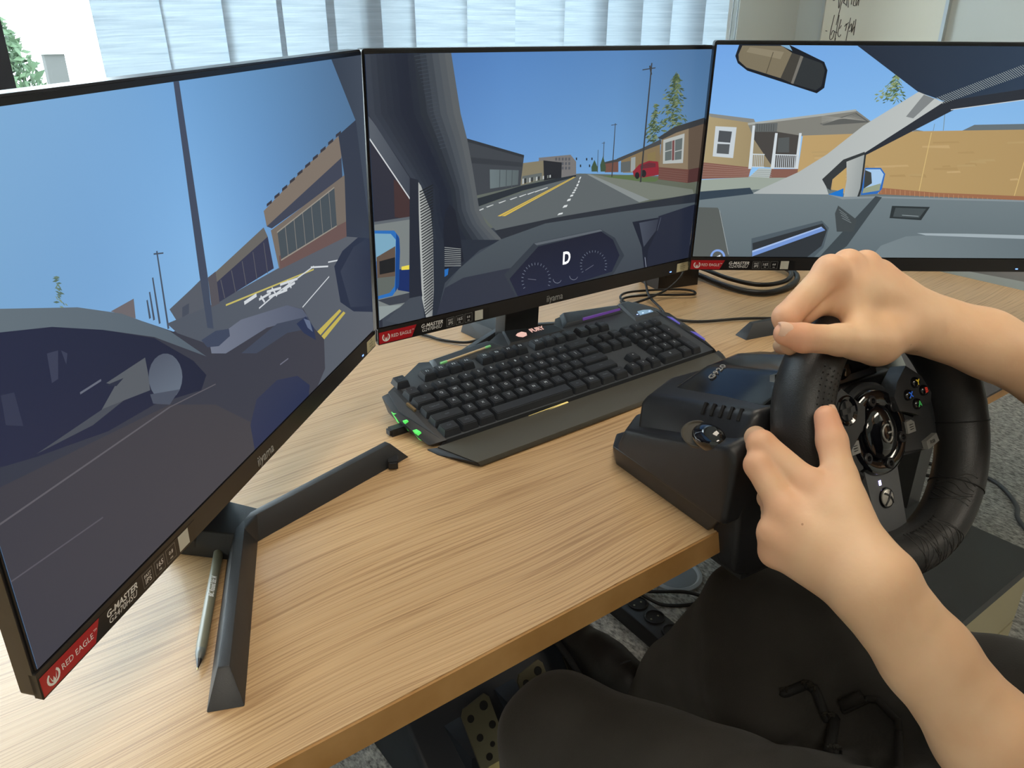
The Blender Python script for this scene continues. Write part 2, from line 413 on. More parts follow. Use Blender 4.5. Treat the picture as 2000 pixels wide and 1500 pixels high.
# ---- outside: pale house wall and a tree
m_leaf = mat('tree_leaves', (46, 68, 44), .8, var=(3, (64, 84, 54), .4)); m_bark = mat('bark', (96, 86, 74), .9)
m_house = mat('house_render', (236, 232, 222), .9)
ground = struct(box('ground_outside', (-14, YW + 1.2, -1.5), (16, 26, -1.2), mat('lawn', (150, 150, 140), .9)))
tr_e = empty('garden_tree', (.32, 8.2, -1.2), 0, 'green leafy tree outside the window', 'tree')
tube('trunk', [(0, 0, 0), (.05, 0, 1.2), (0, .05, 1.5)], .12, m_bark, tr_e)
rnd = random.Random(4); V = []; F = []
for i in range(4200):
    h = rnd.random(); rr = (.85 * (1 - h) ** .7 + .10) * math.sqrt(rnd.random()); an = rnd.uniform(0, 6.283)
    c = Vector((rr * math.cos(an), rr * math.sin(an), .30 + 1.6 * h)); s_ = rnd.uniform(.035, .075)
    a = Vector((rnd.gauss(0, 1), rnd.gauss(0, 1), rnd.gauss(0, 1))).normalized(); b = a.orthogonal().normalized()
    k = len(V); V += [c - a * s_, c + b * s_ * .45, c + a * s_, c - b * s_ * .45]; F.append((k, k + 1, k + 2, k + 3))
lv = mobj('foliage', V, F, m_leaf, tr_e); lv['kind'] = 'stuff'
hp = empty('gate_post', (.745, 6.6, -1.2), 0, 'grey gate post outside the window', 'post'); box('post', (-.07, -.07, 0), (.07, .07, 1.42), mat('post_grey', (70, 70, 68), .8), hp, bevel=.01); box('cap', (-.09, -.09, 1.42), (.09, .09, 1.48), m_house, hp)
# ================================================================= desk
YD0, YD1, XD0, XD1 = -.418, .385, -1.05, 1.15
def wood_material(name='oak_laminate'):
    m = bpy.data.materials.new(name); m.use_nodes = True; t = m.node_tree; b = t.nodes['Principled BSDF']
    tc = t.nodes.new('ShaderNodeTexCoord')
    def node(k, **kw):
        n = t.nodes.new(k)
        for a, v in kw.items(): n.inputs[a].default_value = v
        return n
    mp0 = node('ShaderNodeMapping'); mp0.inputs['Rotation'].default_value = (0, 0, R(-1.5)); t.links.new(tc.outputs['Object'], mp0.inputs[0])
    # slow warp of the grain, gives the cathedral arcs
    mpw = node('ShaderNodeMapping'); mpw.inputs['Scale'].default_value = (1.1, 3.2, 1); t.links.new(mp0.outputs[0], mpw.inputs[0])
    nw = node('ShaderNodeTexNoise', Scale=1.6, Detail=2.0, Roughness=.4); t.links.new(mpw.outputs[0], nw.inputs['Vector'])
    sep = node('ShaderNodeSeparateXYZ'); t.links.new(mp0.outputs[0], sep.inputs[0])
    ma = node('ShaderNodeMath'); ma.operation = 'MULTIPLY_ADD'; ma.inputs[1].default_value = .075; t.links.new(nw.outputs['Fac'], ma.inputs[0]); t.links.new(sep.outputs['Y'], ma.inputs[2])
    cmb = node('ShaderNodeCombineXYZ'); t.links.new(ma.outputs[0], cmb.inputs[1])
    # pore lines: narrow noise across the grain, stretched along it
    sx = node('ShaderNodeMath'); sx.operation = 'MULTIPLY'; sx.inputs[1].default_value = .010; t.links.new(sep.outputs['X'], sx.inputs[0]); t.links.new(sx.outputs[0], cmb.inputs[0])
    n1 = node('ShaderNodeTexNoise', Scale=300.0, Detail=1.0, Roughness=.35); t.links.new(cmb.outputs[0], n1.inputs['Vector'])
    sb_ = node('ShaderNodeMath'); sb_.operation = 'SUBTRACT'; sb_.inputs[1].default_value = .5; t.links.new(n1.outputs['Fac'], sb_.inputs[0])
    ab_ = node('ShaderNodeMath'); ab_.operation = 'ABSOLUTE'; t.links.new(sb_.outputs[0], ab_.inputs[0])
    r1 = node('ShaderNodeValToRGB'); e = r1.color_ramp.elements
    e[0].position = .0; e[0].color = L4((168, 132, 92)); e[1].position = .045; e[1].color = L4((200, 165, 121))
    e2 = r1.color_ramp.elements.new(.25); e2.color = L4((204, 170, 128))
    t.links.new(ab_.outputs[0], r1.inputs['Fac'])
    n2 = node('ShaderNodeTexNoise', Scale=900.0, Detail=2.0); t.links.new(cmb.outputs[0], n2.inputs['Vector'])
    r2 = node('ShaderNodeValToRGB'); r2.color_ramp.elements[0].position = .3; r2.color_ramp.elements[0].color = (.80, .78, .75, 1); r2.color_ramp.elements[1].position = .62; r2.color_ramp.elements[1].color = (1, 1, 1, 1)
    t.links.new(n2.outputs['Fac'], r2.inputs['Fac'])
    mx = node('ShaderNodeMixRGB'); mx.blend_type = 'MULTIPLY'; mx.inputs[0].default_value = 1.0
    t.links.new(r1.outputs['Color'], mx.inputs[1]); t.links.new(r2.outputs['Color'], mx.inputs[2])
    t.links.new(mx.outputs[0], b.inputs['Base Color'])
    b.inputs['Roughness'].default_value = .36; b.inputs['Specular IOR Level'].default_value = .65
    n3 = node('ShaderNodeTexNoise', Scale=900.0, Detail=2.0); t.links.new(tc.outputs['Object'], n3.inputs['Vector'])
    bp = node('ShaderNodeBump', Strength=.12); bp.inputs['Distance'].default_value = .0006; t.links.new(n3.outputs['Fac'], bp.inputs['Height']); t.links.new(bp.outputs[0], b.inputs['Normal'])
    return m
m_wood = wood_material()
m_edge = mat('oak_edge_band', (178, 136, 84), .45, var=(30, (158, 114, 60), .5))
m_steel = mat('grey_steel_leg', (90, 92, 94), .4, .6)
desk = empty('office_desk', (0, 0, ZF), 0, 'oak laminate office desk carrying the monitors and the steering wheel', 'desk')
box('desktop', (XD0, YD0 + .002, -ZF - .026), (XD1, YD1, -ZF), m_wood, desk, bevel=.0012)
box('edge_band', (XD0, YD0, -ZF - .0262), (XD1, YD0 + .002, -ZF - .0012), m_edge, desk, bevel=.0008)
box('light_block_panel', (XD0 + .1, YD1 - .12, -ZF - .42), (XD1 - .11, YD1 - .10, -ZF - .026), m_edge, desk)  # unseen board, added to keep window light off the floor
for x in (XD0 + .05, XD1 - .11):
    for y in (YD0 + .22, YD1 - .1): box('leg', (x, y, 0), (x + .05, y + .05, -ZF - .026), m_steel, desk, bevel=.004)
    box('crossbar', (x + .005, YD0 + .27, -ZF - .07), (x + .045, YD1 - .1, -ZF - .026), m_steel, desk)
# pale side table with grey edge standing against the right end of the desk
st = empty('side_table', (1.56, -.30, ZF), R(8), 'cream topped side table with grey edge beyond the end of the desk', 'table')
m_cream = mat('cream_top', (232, 228, 205), .5); m_gband = mat('grey_edge', (150, 150, 150), .5)
box('tabletop', (-.346, -.55, .735), (.35, .62, .752), m_cream, st, bevel=.001); box('edge_band', (-.35, -.55, .733), (-.346, .62, .7515), m_gband, st)
for sx in (-.3, .27):
    for sy in (-.5, .55): box('leg', (sx, sy, 0), (sx + .035, sy + .035, .735), m_steel, st)
# gaming mouse pad
m_pad = mat('mouse_pad_cloth', (62, 62, 64), .85, bump=(900, .3)); m_pink = mat('pad_logo_pink', (226, 52, 110), .6)
mpad = empty('mouse_pad', (.64, -.303, 0), 0, 'dark grey cloth mouse pad under the steering wheel base', 'mouse pad')
box('pad', (-.193, -.127, 0), (.193, .126, .003), m_pad, mpad, bevel=.0008)
prism('logo', [(-.147, .093), (-.135, .097), (-.128, .092), (-.133, .085), (-.143, .086)], .0028, .0034, m_pink, mpad)

# ================================================================= monitors
m_bez = mat('black_bezel_plastic', (34, 34, 36), .30); m_bezf = mat('black_bezel_front', (34, 32, 32), .38)
m_stand = mat('stand_black_metal', (40, 41, 43), .45, bump=(1500, .15)); m_scr = mat('screen_black', (8, 9, 12), .28)
m_red = mat('sticker_red', (178, 24, 36), .35); m_stk = mat('sticker_black', (20, 20, 22), .3); m_white = mat('print_white', (232, 232, 230), .5); m_grey = mat('print_grey', (150, 150, 148), .5)
m_beige = mat('sticker_beige', (205, 196, 160), .6); m_qr = mat('sticker_pale', (196, 194, 182), .6); m_led = mat('led_blue', (60, 110, 255), .4, emit=(110, 150, 255), es=3.0)
m_pic = bpy.data.materials.new('screen_picture'); m_pic.use_nodes = True
t = m_pic.node_tree; t.nodes.clear()
at = t.nodes.new('ShaderNodeAttribute'); at.attribute_name = 'Col'; em = t.nodes.new('ShaderNodeEmission'); gs = t.nodes.new('ShaderNodeBsdfGlossy'); gs.inputs['Roughness'].default_value = .35
gs.inputs[0].default_value = (.03, .03, .03, 1)
ad = t.nodes.new('ShaderNodeAddShader'); ou = t.nodes.new('ShaderNodeOutputMaterial')
t.links.new(at.outputs['Color'], em.inputs[0]); t.links.new(em.outputs[0], ad.inputs[0]); t.links.new(gs.outputs[0], ad.inputs[1]); t.links.new(ad.outputs[0], ou.inputs[0])
MW, MH = .540, .32273
def picture(name, pic, P, parent):
    """flat screen image: gradient sky grid plus layered flat shapes, drawn in millimetres on the panel"""
    grid, polys = pic
    V, F, Cc = [], [], []
    u0, u1, v0, v1 = 3.0, 537.0, 21.5, 317.5
    ny, nx = len(grid), len(grid[0]); SN = 4
    G = np.array(grid, float)
    def gcol(fx, fy):
        x = min(fx * (nx - 1), nx - 1.0001); y = min(fy * (ny - 1), ny - 1.0001); i, j = int(x), int(y); a, b = x - i, y - j
        return G[j, i] * (1 - a) * (1 - b) + G[j, i + 1] * a * (1 - b) + G[j + 1, i] * (1 - a) * b + G[j + 1, i + 1] * a * b
    NX, NY = 24, 14
    for j in range(NY):
        for i in range(NX):
            k = len(V)
            for a, b in ((i, j), (i, j + 1), (i + 1, j + 1), (i + 1, j)):
                fx, fy = a / NX, b / NY
                V.append(P((u0 + (u1 - u0) * fx) / 1000, (v1 - (v1 - v0) * fy) / 1000, -.0003)); Cc.append(lin(gcol(fx, fy)))
            F.append((k, k + 1, k + 2, k + 3))
    for q, pl in enumerate(polys):
        col, fl_ = pl; pts = [(fl_[i], fl_[i + 1]) for i in range(0, len(fl_), 2)]
        ar = sum(pts[i - 1][0] * pts[i][1] - pts[i][0] * pts[i - 1][1] for i in range(len(pts)))
        if ar < 0: pts = pts[::-1]
        k = len(V); off = -.0004 - .0000012 * (q + 1)
        for u, v in pts: V.append(P(u / 1000, v / 1000, off))
        if len(col) > 3:
            ax = col[6]; lo = min(p_[ax] for p_ in pts); hi = max(p_[ax] for p_ in pts)
            a, b = np.array(lin(col[:3])), np.array(lin(col[3:6]))
            # picture shapes measured downward: first colour sits at the low end
            Cc += [tuple(a + (b - a) * ((p_[ax] - lo) / max(hi - lo, 1e-6))) for p_ in pts]
        else: Cc += [lin(col)] * len(pts)
        F.append(tuple(range(k, k + len(pts))))
    o = mobj(name, V, F, m_pic, parent)
    ca = o.data.color_attributes.new('Col', 'FLOAT_COLOR', 'CORNER')
    arr = np.ones((len(o.data.loops), 4), np.float32); vi = np.empty(len(o.data.loops), np.int32); o.data.loops.foreach_get('vertex_index', vi)
    arr[:, :3] = np.array(Cc)[vi]; ca.data.foreach_set('color', arr.ravel())
    return o
def rrect(w, h, r, n=4, cx=0, cy=0):
    out = []
    for sx, sy, a0 in ((1, -1, -90), (1, 1, 0), (-1, 1, 90), (-1, -1, 180)):
        for k in range(n + 1):
            a = R(a0 + 90 * k / n); out.append((cx + sx * (w / 2 - r) + r * math.cos(a), cy + sy * (h / 2 - r) + r * math.sin(a)))
    return out
def monitor(label, origin, yaw, h, tilt, roll, pic, stand_back=0.0, big_text=None):
    e = empty('computer_monitor', (origin[0], origin[1], 0), yaw, label, 'monitor', 'row of three angled monitors')
    ct, stt, cr, sr = math.cos(tilt), math.sin(tilt), math.cos(roll), math.sin(roll)
    def P(u, v, d=0.0):
        x = u - MW / 2; y = d * ct + v * stt; z = v * ct - d * stt
        return Vector((x * cr - z * sr, y, x * sr + z * cr + h))
    def M3(u, v, d):   # frame on the panel: x along u, y along v, z toward the viewer
        o_ = P(u, v, d); a = (P(u + .01, v, d) - o_).normalized(); b = (P(u, v + .01, d) - o_).normalized(); return frame(o_, a, b, a.cross(b))
    def slab(name, u0, u1, v0, v1, d0, d1, m, r=.004, bevel=0.0, par=e):
        poly = rrect(u1 - u0, v1 - v0, r, 4, (u0 + u1) / 2, (v0 + v1) / 2)
        bm = bmesh.new(); bm_prism(bm, poly, -d1, -d0, M3(0, 0, 0))
        return bobj(name, bm, m, par, bevel=bevel, smooth=bevel > 0, autosmooth=True)
    slab('housing', 0, MW, 0, MH, .0012, .013, m_bez, bevel=.0012)
    slab('back_cover', .012, MW - .012, .006, MH - .012, .013, .026, m_bez, .012, .003)
    slab('rear_bulge', .12, MW - .12, .03, .20, .026, .052, m_bez, .02, .006)
    scr = slab('screen', .0016, MW - .0016, .0205, MH - .0016, 0, .004, m_scr, .002)
    pc = picture('picture', pic, P, scr)
    bz = slab('bottom_bezel', 0, MW, 0, .0200, -.0010, .004, m_bezf, .0012, .0006)
    text('brand_logo', 'iiyama', .0135, M3(.270, .0078, -.0012), m_grey, bz, sx=.86)
    lab = empty_part = slab('label_sticker', .0005, .160, .0012, .0158, -.00125, -.0009, m_stk, .0006)
    bm = bmesh.new(); bm_prism(bm, [(.0012, .0014), (.0455, .0014), (.0522, .0156), (.0012, .0156)], .00126, .00140, M3(0, 0, 0)); bobj('red_field', bm, m_red, lab)
    # ring emblem
    pts = []
    for k in range(13):
        a = R(128 + 284 * k / 12); pts.append((.0105 + .0047 * math.cos(a), .0084 + .0047 * math.sin(a)))
    bm = bmesh.new()
    for i in range(12):
        (x0, y0), (x1, y1) = pts[i], pts[i + 1]; q = [((x - .0105) * s_ + .0105, (y - .0084) * s_ + .0084) for s_, x, y in ((1.13, x0, y0), (1.13, x1, y1), (.80, x1, y1), (.80, x0, y0))]
        bm.faces.new([bm.verts.new(M3(0, 0, 0) @ Vector((x, y, .00146))) for x, y in q])
    for q in ([(.0078, .0108), (.0086, .0062), (.0105, .0050), (.0092, .0068)], [(.0132, .0108), (.0124, .0062), (.0105, .0050), (.0118, .0068)], [(.0105, .0090), (.0118, .0052), (.0105, .0040), (.0092, .0052)]):
        bm.faces.new([bm.verts.new(M3(0, 0, 0) @ Vector((x, y, .00147))) for x, y in q])
    bobj('emblem', bm, m_white, lab)
    text('lettering', 'RED EAGLE', .0060, M3(.0310, .0083, -.00145), m_white, lab, extrude=.00002, sx=.92); text('lettering', 'TM', .0022, M3(.0472, .0104, -.00145), m_white, lab, extrude=.00002)
    text('lettering', 'G-MASTER', .0066, M3(.0740, .0112, -.0013), m_white, lab, extrude=.00002, shear=.25, sx=1.02, bold=.00012); text('lettering', 'G2470HSU', .0062, M3(.0735, .0058, -.0013), m_white, lab, extrude=.00002, shear=.25, sx=1.0)
    for i, (a_, b_) in enumerate((('FAST', 'IPS'), ('165', 'Hz'), ('0.8', 'ms'))):
        cu = .1010 + i * .0135
        bm = bmesh.new()
        for x0, y0, x1, y1 in ((-.0056, -.0058, .0056, -.0055), (-.0056, .0055, .0056, .0058), (-.0056, -.0058, -.0053, .0058), (.0053, -.0058, .0056, .0058)):
            bm.faces.new([bm.verts.new(M3(0, 0, 0) @ Vector((cu + x, .0085 + y, .00132))) for x, y in ((x0, y0), (x1, y0), (x1, y1), (x0, y1))])
        bobj('badge_outline', bm, m_grey, lab)
        s1, s2 = ((.0034, .0058), (.0058, .0026), (.0040, .0028))[i]
        text('lettering', a_, s1, M3(cu, .0108 if i == 0 else .0094, -.0013), m_white, lab, extrude=.00002, shear=.12); text('lettering', b_, s2, M3(cu, .0065 if i == 0 else .0052, -.0013), m_white, lab, extrude=.00002, shear=.12)
    bm = bmesh.new(); bm_prism(bm, [(.1378, .0022), (.1502, .0022), (.1502, .0150), (.1378, .0150)], .00126, .0014, M3(0, 0, 0)); bobj('plain_patch', bm, m_qr, lab)
    slab('feature_sticker', .5135, .5395, .0015, .0150, -.0013, -.0009, m_beige, .0004)
    for i in range(4):
        text('sticker_print', ('AMD', 'FreeSync', 'Premium', 'Technology')[i], (.0024, .0032, .0030, .0020)[i], M3(.5262, .0130 - i * .0032, -.00135), mat('print_dark', (96, 90, 66), .6), bz, extrude=.00001)
    bm = bmesh.new(); bm_prism(bm, rrect(.004, .0016, .0007, 3, .500, .0046), .0010, .0013, M3(0, 0, 0)); bobj('power_light', bm, m_led, e)
    # stand: column plus V shaped foot (arms reach toward the viewer)
    sb = stand_back
    SX = -.017
    hull('stand_column', [(x + SX, y, z) for x, y, z in ((-.030, .050, .004), (.030, .050, .004), (-.030, .075, .004), (.030, .075, .004), (-.030, .040, .20), (.030, .040, .20), (-.030, .060, .21), (.030, .060, .21))], m_stand, e, bevel=.002)
    hull('stand_bridge', [(x + SX, y + sb, z) for x, y, z in ((-.030, .008, 0), (.030, .008, 0), (-.032, .085, 0), (.032, .085, 0), (-.020, .012, .0212), (.020, .012, .0212), (-.028, .08, .024), (.028, .08, .024))], m_stand, e, bevel=.0015)
    for s_ in (-1, 1):
        A = Vector((SX, .022 + sb, 0)); B = Vector((SX + s_ * .181, -.0640 + sb, 0)); d = (B - A).normalized(); n_ = Vector((-d.y, d.x, 0))
        if n_.y < 0: n_ = -n_
        pts = []
        for q, ins in ((A - d * .010, 0), (B, .018)):
            for w, z in ((-.0125, 0), (.0125, 0)): pts.append(q + n_ * w + Vector((0, 0, z)))
            for w, z in ((-.0040, .0215), (.0040, .0215)): pts.append(q - d * ins + n_ * w + Vector((0, 0, z)))
        hull('stand_arm', pts, m_stand, e, bevel=.0010, seg=2)
    return e, P, M3
PIC_L=(  # glare and panel glow are painted into the sky grid colours
 [[(128, 172, 210), (122, 168, 212), (112, 162, 212), (98, 142, 186), (86, 122, 160), (78, 108, 142)], [(120, 164, 204), (118, 164, 210), (128, 178, 226), (104, 150, 200), (90, 128, 168), (84, 116, 148)], [(126, 172, 220), (128, 174, 220), (136, 182, 222), (120, 162, 204), (104, 142, 180), (92, 124, 156)], [(140, 184, 230), (140, 184, 226), (138, 178, 214), (128, 164, 198), (112, 146, 176), (100, 130, 160)]],
 [
((66,66,78),(3,21.5,3,228.9,167.9,162.3,377.7,126.2,537,126.1,537,21.5)),
((85,90,102),(315.1,21.5,338.3,139.1,537,142.6,537,21.5)),
((106,129,113),(77.9,223,80.2,224.7,82,225.2,79.7,223.4)),
((106,129,113),(78.8,213.1,80.3,212.1,81.4,210.1,79.9,211.1)),
((124,145,127),(77.3,219.5,78.3,218.4,79,216.1,78,217.2)),
((124,145,127),(77.6,211.9,80.4,211.9,82.8,210.5,80,210.5)),
((88,111,100),(78.7,223.3,81.1,222.7,83.2,220.9,80.8,221.5)),
((88,111,100),(81.3,223.8,82.3,222.6,82.9,220.3,81.9,221.5)),
((88,111,100),(80.1,219.9,81.1,219.2,81.9,217.9,80.9,218.5)),
((124,145,127),(79.4,221.5,80.3,220.9,81,219.4,80.1,220.1)),
((88,111,100),(77.5,227.3,80.4,227.8,83,226.8,80,226.4)),
((88,111,100),(78.1,228.9,80.9,228.9,83.4,227.6,80.5,227.6)),
((88,111,100),(79.3,221.7,80.2,220.4,80.7,217.8,79.8,219.1)),
((88,111,100),(79.7,220.7,82.1,220.1,84.2,218.1,81.7,218.8)),
((88,111,100),(78.2,220.2,80.1,219.3,81.7,217.2,79.8,218.1)),
((124,145,127),(78.5,213.2,80.5,212.4,82.1,210.4,80.1,211.3)),
((88,111,100),(79.8,219.8,81.5,219.6,83,218.6,81.2,218.8)),
((88,111,100),(78,222,79.7,221.3,81.1,219.7,79.4,220.4)),
((124,145,127),(78.8,217.4,80.6,216.1,81.9,213.4,80.1,214.7)),
((124,145,127),(79.1,219.4,79.9,218.7,80.5,217.2,79.7,217.9)),
((106,129,113),(79.7,226.2,81.3,224.9,82.5,222.3,80.9,223.5)),
((88,111,100),(80.2,225.8,82.2,225.6,83.9,224.4,81.9,224.6)),
((124,145,127),(82.6,213.3,83.8,212.6,84.8,211,83.6,211.7)),
((106,129,113),(78.8,229.6,81.3,229.4,83.5,228.1,80.9,228.2)),
((88,111,100),(78.3,219,79.7,218.2,80.8,216.5,79.4,217.3)),
((106,129,113),(78.8,224.2,80.6,222.9,81.9,220.2,80.2,221.5)),
((88,111,100),(74.8,216.7,77.4,216.5,79.7,215,77.1,215.2)),
((88,111,100),(81.2,214.6,82.1,213.7,82.6,212,81.8,212.9)),
((109,104,108),(116.8,196.2,138.9,196.7,137.4,184)),
((72,84,101),(169.5,218.8,168.6,165.4,166.6,165.4,168.1,218.8)),
((72,84,101),(161,203.6,160.6,172.1,158.6,172.2,159.6,203.6)),
((72,84,101),(155.6,195.7,155.6,176.5,153.6,176.5,154.2,195.7)),
((72,84,101),(151.8,191.5,151.9,179,149.9,179,150.4,191.5)),
((72,84,101),(165.3,218.3,175.3,216.1,175.1,215.2,165.1,217.3)),
((87,92,102),(172,177.7,199,182.9,219.8,187.5,215.3,163.8,178.1,166.6)),
((71,78,92),(186.1,174.2,194.3,174.3,192.5,167.3,184.3,167.3)),
((81,88,100,93,98,107,0),(166.9,169.4,226.3,163.1,318.7,160.1,508.5,151.8,537,148.4,537,21.5,339.4,21.5,203.8,128)),
((104,102,99),(220.8,183.4,308.2,199.5,313.3,190.5,222.9,172.2)),
((57,60,81),(224,176.5,313.3,190.5,318.1,162,228.9,162.2)),
((92,92,99),(237.5,177.9,239.7,162.7,238.7,162.6,236.5,177.8)),
((92,92,99),(253.5,180.1,255.5,162.3,254.5,162.2,252.5,180)),
((92,92,99),(270.2,182.5,272,161.9,271,161.8,269.2,182.4)),
((92,92,99),(287.7,184.9,289.3,161.4,288.3,161.4,286.8,184.8)),
((92,92,99),(306.1,187.5,307.5,161,306.5,160.9,305.1,187.4)),
((86,84,91),(221.1,184.5,231.8,185.8,231.6,161.2,220.4,162)),
((125,114,104),(310.9,212.2,397.3,233.8,473.8,249.7,473,227.6,313.3,199)),
((65,70,86),(313.3,199,473,227.6,472.6,207.9,321.4,195.3)),
((117,108,100),(319.4,194.1,478.1,209.9,474.5,149.5,326.9,159.3)),
((106,85,83),(329,169.6,476.6,163.9,474.4,148.5,328.5,157.9)),
((73,82,89),(330.3,189.6,451.6,203,452,165.7,332.1,166)),
((132,128,123),(345.3,191.3,346.1,165.8,345.1,165.7,344.3,191.2)),
((132,128,123),(362.4,193.4,363.2,165.6,362.2,165.6,361.4,193.4)),
((132,128,123),(380.2,195.6,381,165.4,380,165.4,379.2,195.6)),
((132,128,123),(398.8,197.9,399.7,165.2,398.7,165.2,397.8,197.9)),
((132,128,123),(418.3,200.3,419.3,165,418.3,165,417.3,200.3)),
((132,128,123),(438.6,202.8,439.8,164.8,438.8,164.8,437.6,202.8)),
((149,144,134),(329.3,190.4,451.5,203.6,451.7,202.4,329.5,189.2)),
((149,144,134),(331.9,165.7,451.9,165.8,451.9,164.6,331.9,164.5)),
((60,58,65),(316.5,214.3,325.6,215.6,326.1,218,317,216.6)),
((60,58,65),(330.5,217.5,339.9,218.9,340.4,221.3,331,219.9)),
((60,58,65),(345,220.8,354.8,222.3,355.3,224.8,345.5,223.3)),
((60,58,65),(360,224.3,370.1,225.8,370.6,228.4,360.5,226.8)),
((60,58,65),(375.5,227.9,386,229.5,386.5,232.1,376,230.4)),
((60,58,65),(391.6,231.6,402.5,233.3,403,235.9,392.1,234.2)),
((60,58,65),(408.3,235.5,419.6,237.2,420.1,239.9,408.8,238.1)),
((60,58,65),(425.6,239.5,437.4,241.3,437.9,244.1,426.1,242.2)),
((60,58,65),(443.7,243.7,455.9,245.6,456.3,248.4,444.1,246.4)),
((60,58,65),(462.4,248,475.1,250,475.6,252.8,462.8,250.8)),
((193,181,102),(239.4,157.6,393.4,139,393.2,137.6,239.3,156.2)),
((205,210,215),(287,138,319.1,140.5,319.2,139.2,287.1,136.7)),
((205,210,215),(319.2,140.5,393.8,141.8,393.8,140.5,319.2,139.2)),
((205,210,215),(363.9,111.5,425.9,121.6,426.1,120.4,364.1,110.3)),
((205,210,215),(426.1,136.3,450.5,131.2,450.3,129.9,425.8,135)),
((207,212,217),(265.4,150.9,285.4,151,285.4,148,265.5,147.9)),
((207,212,217),(288.6,145.4,308.8,144.4,308.7,142.4,288.5,143.4)),
((207,212,217),(292.4,147.1,297.9,139.8,296.3,138.6,290.8,145.9)),
((207,212,217),(302.4,147.5,327.4,142.9,327,140.7,302,145.4)),
((207,212,217),(304.8,142.2,338,137.5,337.7,135.4,304.5,140)),
((207,212,217),(312.1,147.6,319.4,137.8,317.9,136.7,310.6,146.5)),
((207,212,217),(326.1,146.1,359,141.2,358.7,139,325.8,143.9)),
((207,212,217),(330.5,140,353.3,139.2,353.3,137,330.4,137.8)),
((207,212,217),(340.1,144.9,346.4,136.3,345,135.2,338.7,143.9)),
((207,212,217),(387.5,142.9,425.5,132.4,425.1,130.9,387,141.3)),
((192,175,88),(384.7,76.3,445.2,79.8,450.1,76.3,390.6,69.6)),
((192,175,88),(392.7,67.7,455.1,73.9,460.1,70.4,398.9,61.9)),
((45,52,71),(439.6,127.4,461.9,136.9,506.9,140,537,138.3,537,43.7,482,64.2,448.9,86.3)),
((59,66,83,47,54,73,0),(453.7,117.8,491.6,133,537,131.9,537,51.3,474.4,71.6)),
((55,62,77),(468.8,249.5,514.4,258.1,537,256.3,537,130.2,474.4,148.5,477.9,208.4)),
((55,64,78,67,76,90,0),(463,317.5,537,317.5,537,149.6,514.3,257.2)),
((67,76,95),(213,317.5,219.2,317.5,221.1,187.2,219.2,145.5,211.7,149.2,211.2,190.2)),
((53,58,72,66,66,75,0),(3,21.5,3,166.6,23.5,229.4,80.1,211.3,123.8,192.4,168.4,164,206.5,139.1,258,137.9,335.2,123.1,365.7,108.3,383.6,83.1,404.1,63.2,401.3,31.9,381.5,21.5)),
((62,62,71,70,68,73,0),(3,21.5,3,139.3,155.3,114.2,208.1,87.8,277.2,28.2,283.7,21.5)),
((100,113,122,86,98,110,0),(24,230.8,91.3,207.9,125.1,191.9,168.3,163.6,205.4,129,151.7,165.8,107.4,188,70.1,204.2,20.1,218.9)),
((41,46,69,37,42,61,0),(3,166.6,20.1,218.9,70.1,204.2,107.4,188,151.5,165.1,188.9,132.8,202.1,115.5,193.1,107.2,139.9,121.9,94.3,126.4,39,140.5,3,151.7)),
((59,64,85),(62.4,191.7,70.5,190.2,65.9,174.9,61,174.6)),
((59,64,85),(72.6,189.3,76.5,185.8,73.9,180)),
((53,58,79),(27.6,183.3,35.8,181.1,35.9,161.2,25.8,167.1)),
((89,94,101),(100.9,156,139.3,156.4,139.4,144.7,138.4,133.3,112.5,138.5,92.1,141.6,108.2,151.2)),
((45,50,67),(100.6,154.8,116.4,152.3,108.9,150.2)),
((101,106,120),(79.1,160.3,97.4,160.4,97.4,159,79.1,158.9)),
((73,78,88),(39.5,142.1,94.1,142,112.5,138.5,83.3,136.5)),
((101,112,127,83,90,105,1),(173.9,126.7,171.9,122.5,168.7,119.3,164.4,117.4,159.4,117,154.3,118.1,149.4,120.5,145.1,124,141.8,128.3,139.7,133.1,138.8,138,139.3,142.5,141.1,146.5,144.1,149.6,148.1,151.5,152.7,152.1,157.7,151.4,162.6,149.3,167.1,146,170.7,141.7,173.2,136.8,174.3,131.7)),
((75,82,97),(137.7,130.6,168.9,119.5,155.3,114.2,139,123.1)),
((113,120,137,85,92,111,0),(211.7,137.8,258.1,138.3,335.2,123.1,363.6,109,372.7,98.6,295.9,116.8,230.8,120.7,212.3,128.5)),
((67,74,91),(252.1,111.8,313.8,113.7,372.7,98.6,383.6,83.1,330.4,98.6,275,102.1)),
((63,72,93),(202.1,143.3,221.5,143,239.3,137.7,239.4,131.7,222.7,130.1,208.3,135.1)),
((47,56,84),(349.2,100.3,368.6,100.1,383.6,83.1,385.9,69.4,361.6,86.4)),
((98,110,136),(364.1,99.8,376.2,93.2,380.7,80,370.8,88)),
((45,52,80,53,58,81,1),(254.2,21.5,252.4,46.5,266.6,63.4,303.7,64.4,342,51,365,30.6,361.4,21.5)),
((110,112,126),(311.9,76.3,327.7,75.4,327.7,74.2,311.8,75.1)),
((94,92,99),(3,119.7,154.8,113.1,154.8,111.9,3,118.5)),
((94,92,99),(154.9,112.9,211.9,103.8,211.8,103,154.7,112.1)),
((86,84,93),(3,84.7,75,76.6,74.9,75.6,3,83.7)),
])
